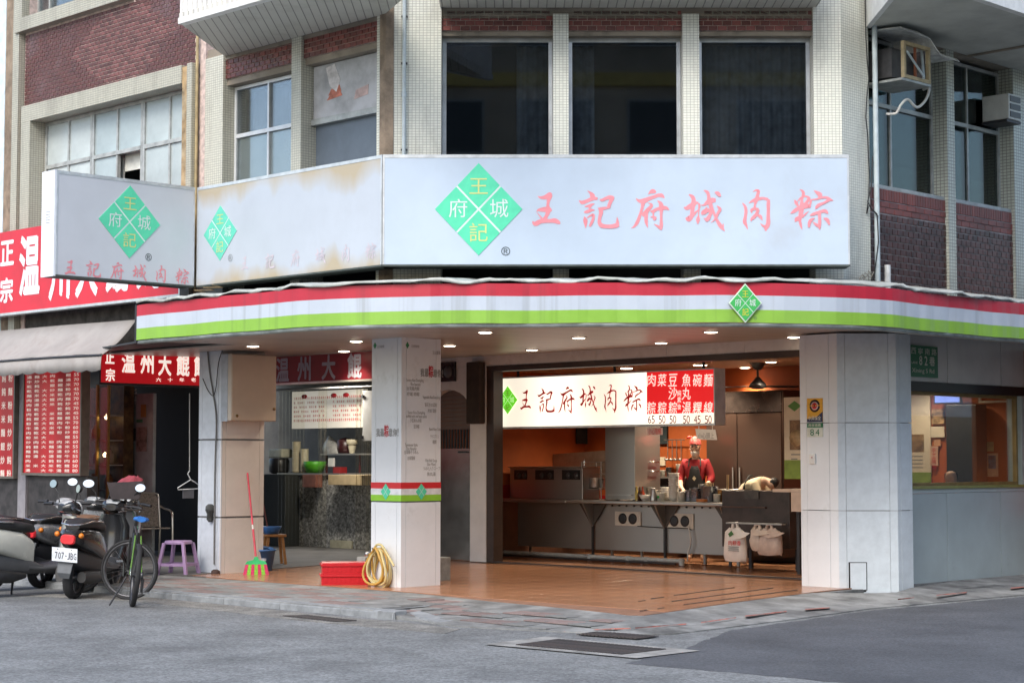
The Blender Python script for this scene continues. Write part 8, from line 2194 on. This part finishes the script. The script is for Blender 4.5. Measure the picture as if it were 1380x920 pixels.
# ------------------------------------------------------------------ more kitchen clutter
for k, (u, col, lab) in enumerate(((862, (.05, .02, .01), 'dark soy bottle in front of the tall steel cabinet'), (866, (.35, .05, .02), 'red chilli bottle in front of the tall steel cabinet'), (858, (.45, .35, .10), 'yellow oil bottle in front of the tall steel cabinet'))):
    m = MB(); m.lathe([(.001, 0), (.032, 0), (.034, .12), (.014, .17), (.014, .21), (.018, .215), (.001, .23)], on_counter(u, -.03 - .05 * k) + Vector((0, 0, .003)), 14, cap=False)
    m.build('sauce_bottle', M('bottle_%d' % k, col, .15), None, label=lab, cat='bottle', group='sauce bottles')
for k, u in enumerate((903, 909, 915, 921)):
    hb2 = Frame('L', CB - .1); zt_u = 1.95
    t = thing('hanging_ladle', ('first', 'second', 'third', 'fourth')[k] + ' steel ladle from the left hanging behind the cook', 'ladle', hb2.p(hb2.s(u, 610), zt_u, .05), 'ladles on the wall')
    MB().tube([hb2.p(hb2.s(u, 610), zt_u, .06), hb2.p(hb2.s(u, 610), zt_u - .3, .06)], .008, 6).build('handle', steel, t)
    MB().lathe([(.001, -.04), (.035, -.03), (.05, 0), (.046, 0), (.03, -.024), (.001, -.032)], hb2.p(hb2.s(u, 610), zt_u - .31, .09), 14, cap=False).build('scoop', steel, t)
hr = Frame('L', CB - .1); MB().tube([hr.p(hr.s(898, 600), 1.96, .06), hr.p(hr.s(926, 600), 1.96, .06)], .01, 6).build('utensil_rail', steel, None, label='steel rail on the wall carrying the ladles', cat='rail')
pot('large steel stock pot between steamer cabinet and rack', 777, -.62, .17, .34, steel)
for k, (u, lab) in enumerate(((824, 'small steel tray lying flat on the counter left of the socket plates'), (844, 'white plate lying on the counter before the tall cabinet'))):
    m = MB(); m.lathe([(.001, 0), (.08, 0), (.12, .018), (.115, .02), (.08, .006), (.001, .006)], on_counter(u, -.02) + Vector((0, 0, .004)), 22, cap=False); m.build('plate', bowl_m if k else steel, None, label=lab, cat='plate')
m = MB(); m.box(CF, sat(CF, 946, -.05) - .06, sat(CF, 946, -.05) + .1, zt + .004, zt + .05, -.1, .02); m.build('food_tray', M('orange_tray', (.45, .14, .03), .5), None, label='low orange tray in front of the steel pots', cat='tray', bevel=.008)
for k in range(5):
    bowl(on_counter(897, -.3) + Vector((0, 0, .034 * k + .004)), .085, .08, bowl_m, ('lowest', 'second', 'third', 'fourth', 'topmost')[k] + ' bowl of the short stack left of the tall bowl stack', group='short stack of bowls')
for k, (u, d, r, h, mt, lab) in enumerate(((885.5, -.28, .05, .16, cupm, 'slim pale cup behind the steel shaker'), (923, -.3, .06, .12, steel, 'small steel cup left of the blue grey pots'), (947, -.38, .07, .26, steel2, 'tall steel canister behind the blue grey pots'), (966, -.1, .055, .12, cupm, 'pale cup right of the widest pot'), (971, -.2, .045, .18, M('amber_jar', (.30, .14, .03), .3), 'amber jar between the widest pot and the soup pan'), (1000, -.3, .08, .15, bowl_m, 'white tub at the far right of the counter'), (876, -.35, .06, .2, steel2, 'steel canister behind the white rice bowl'))):
    cup(on_counter(u, d) + Vector((0, 0, .003)), r * .92, r, h, mt, lab)
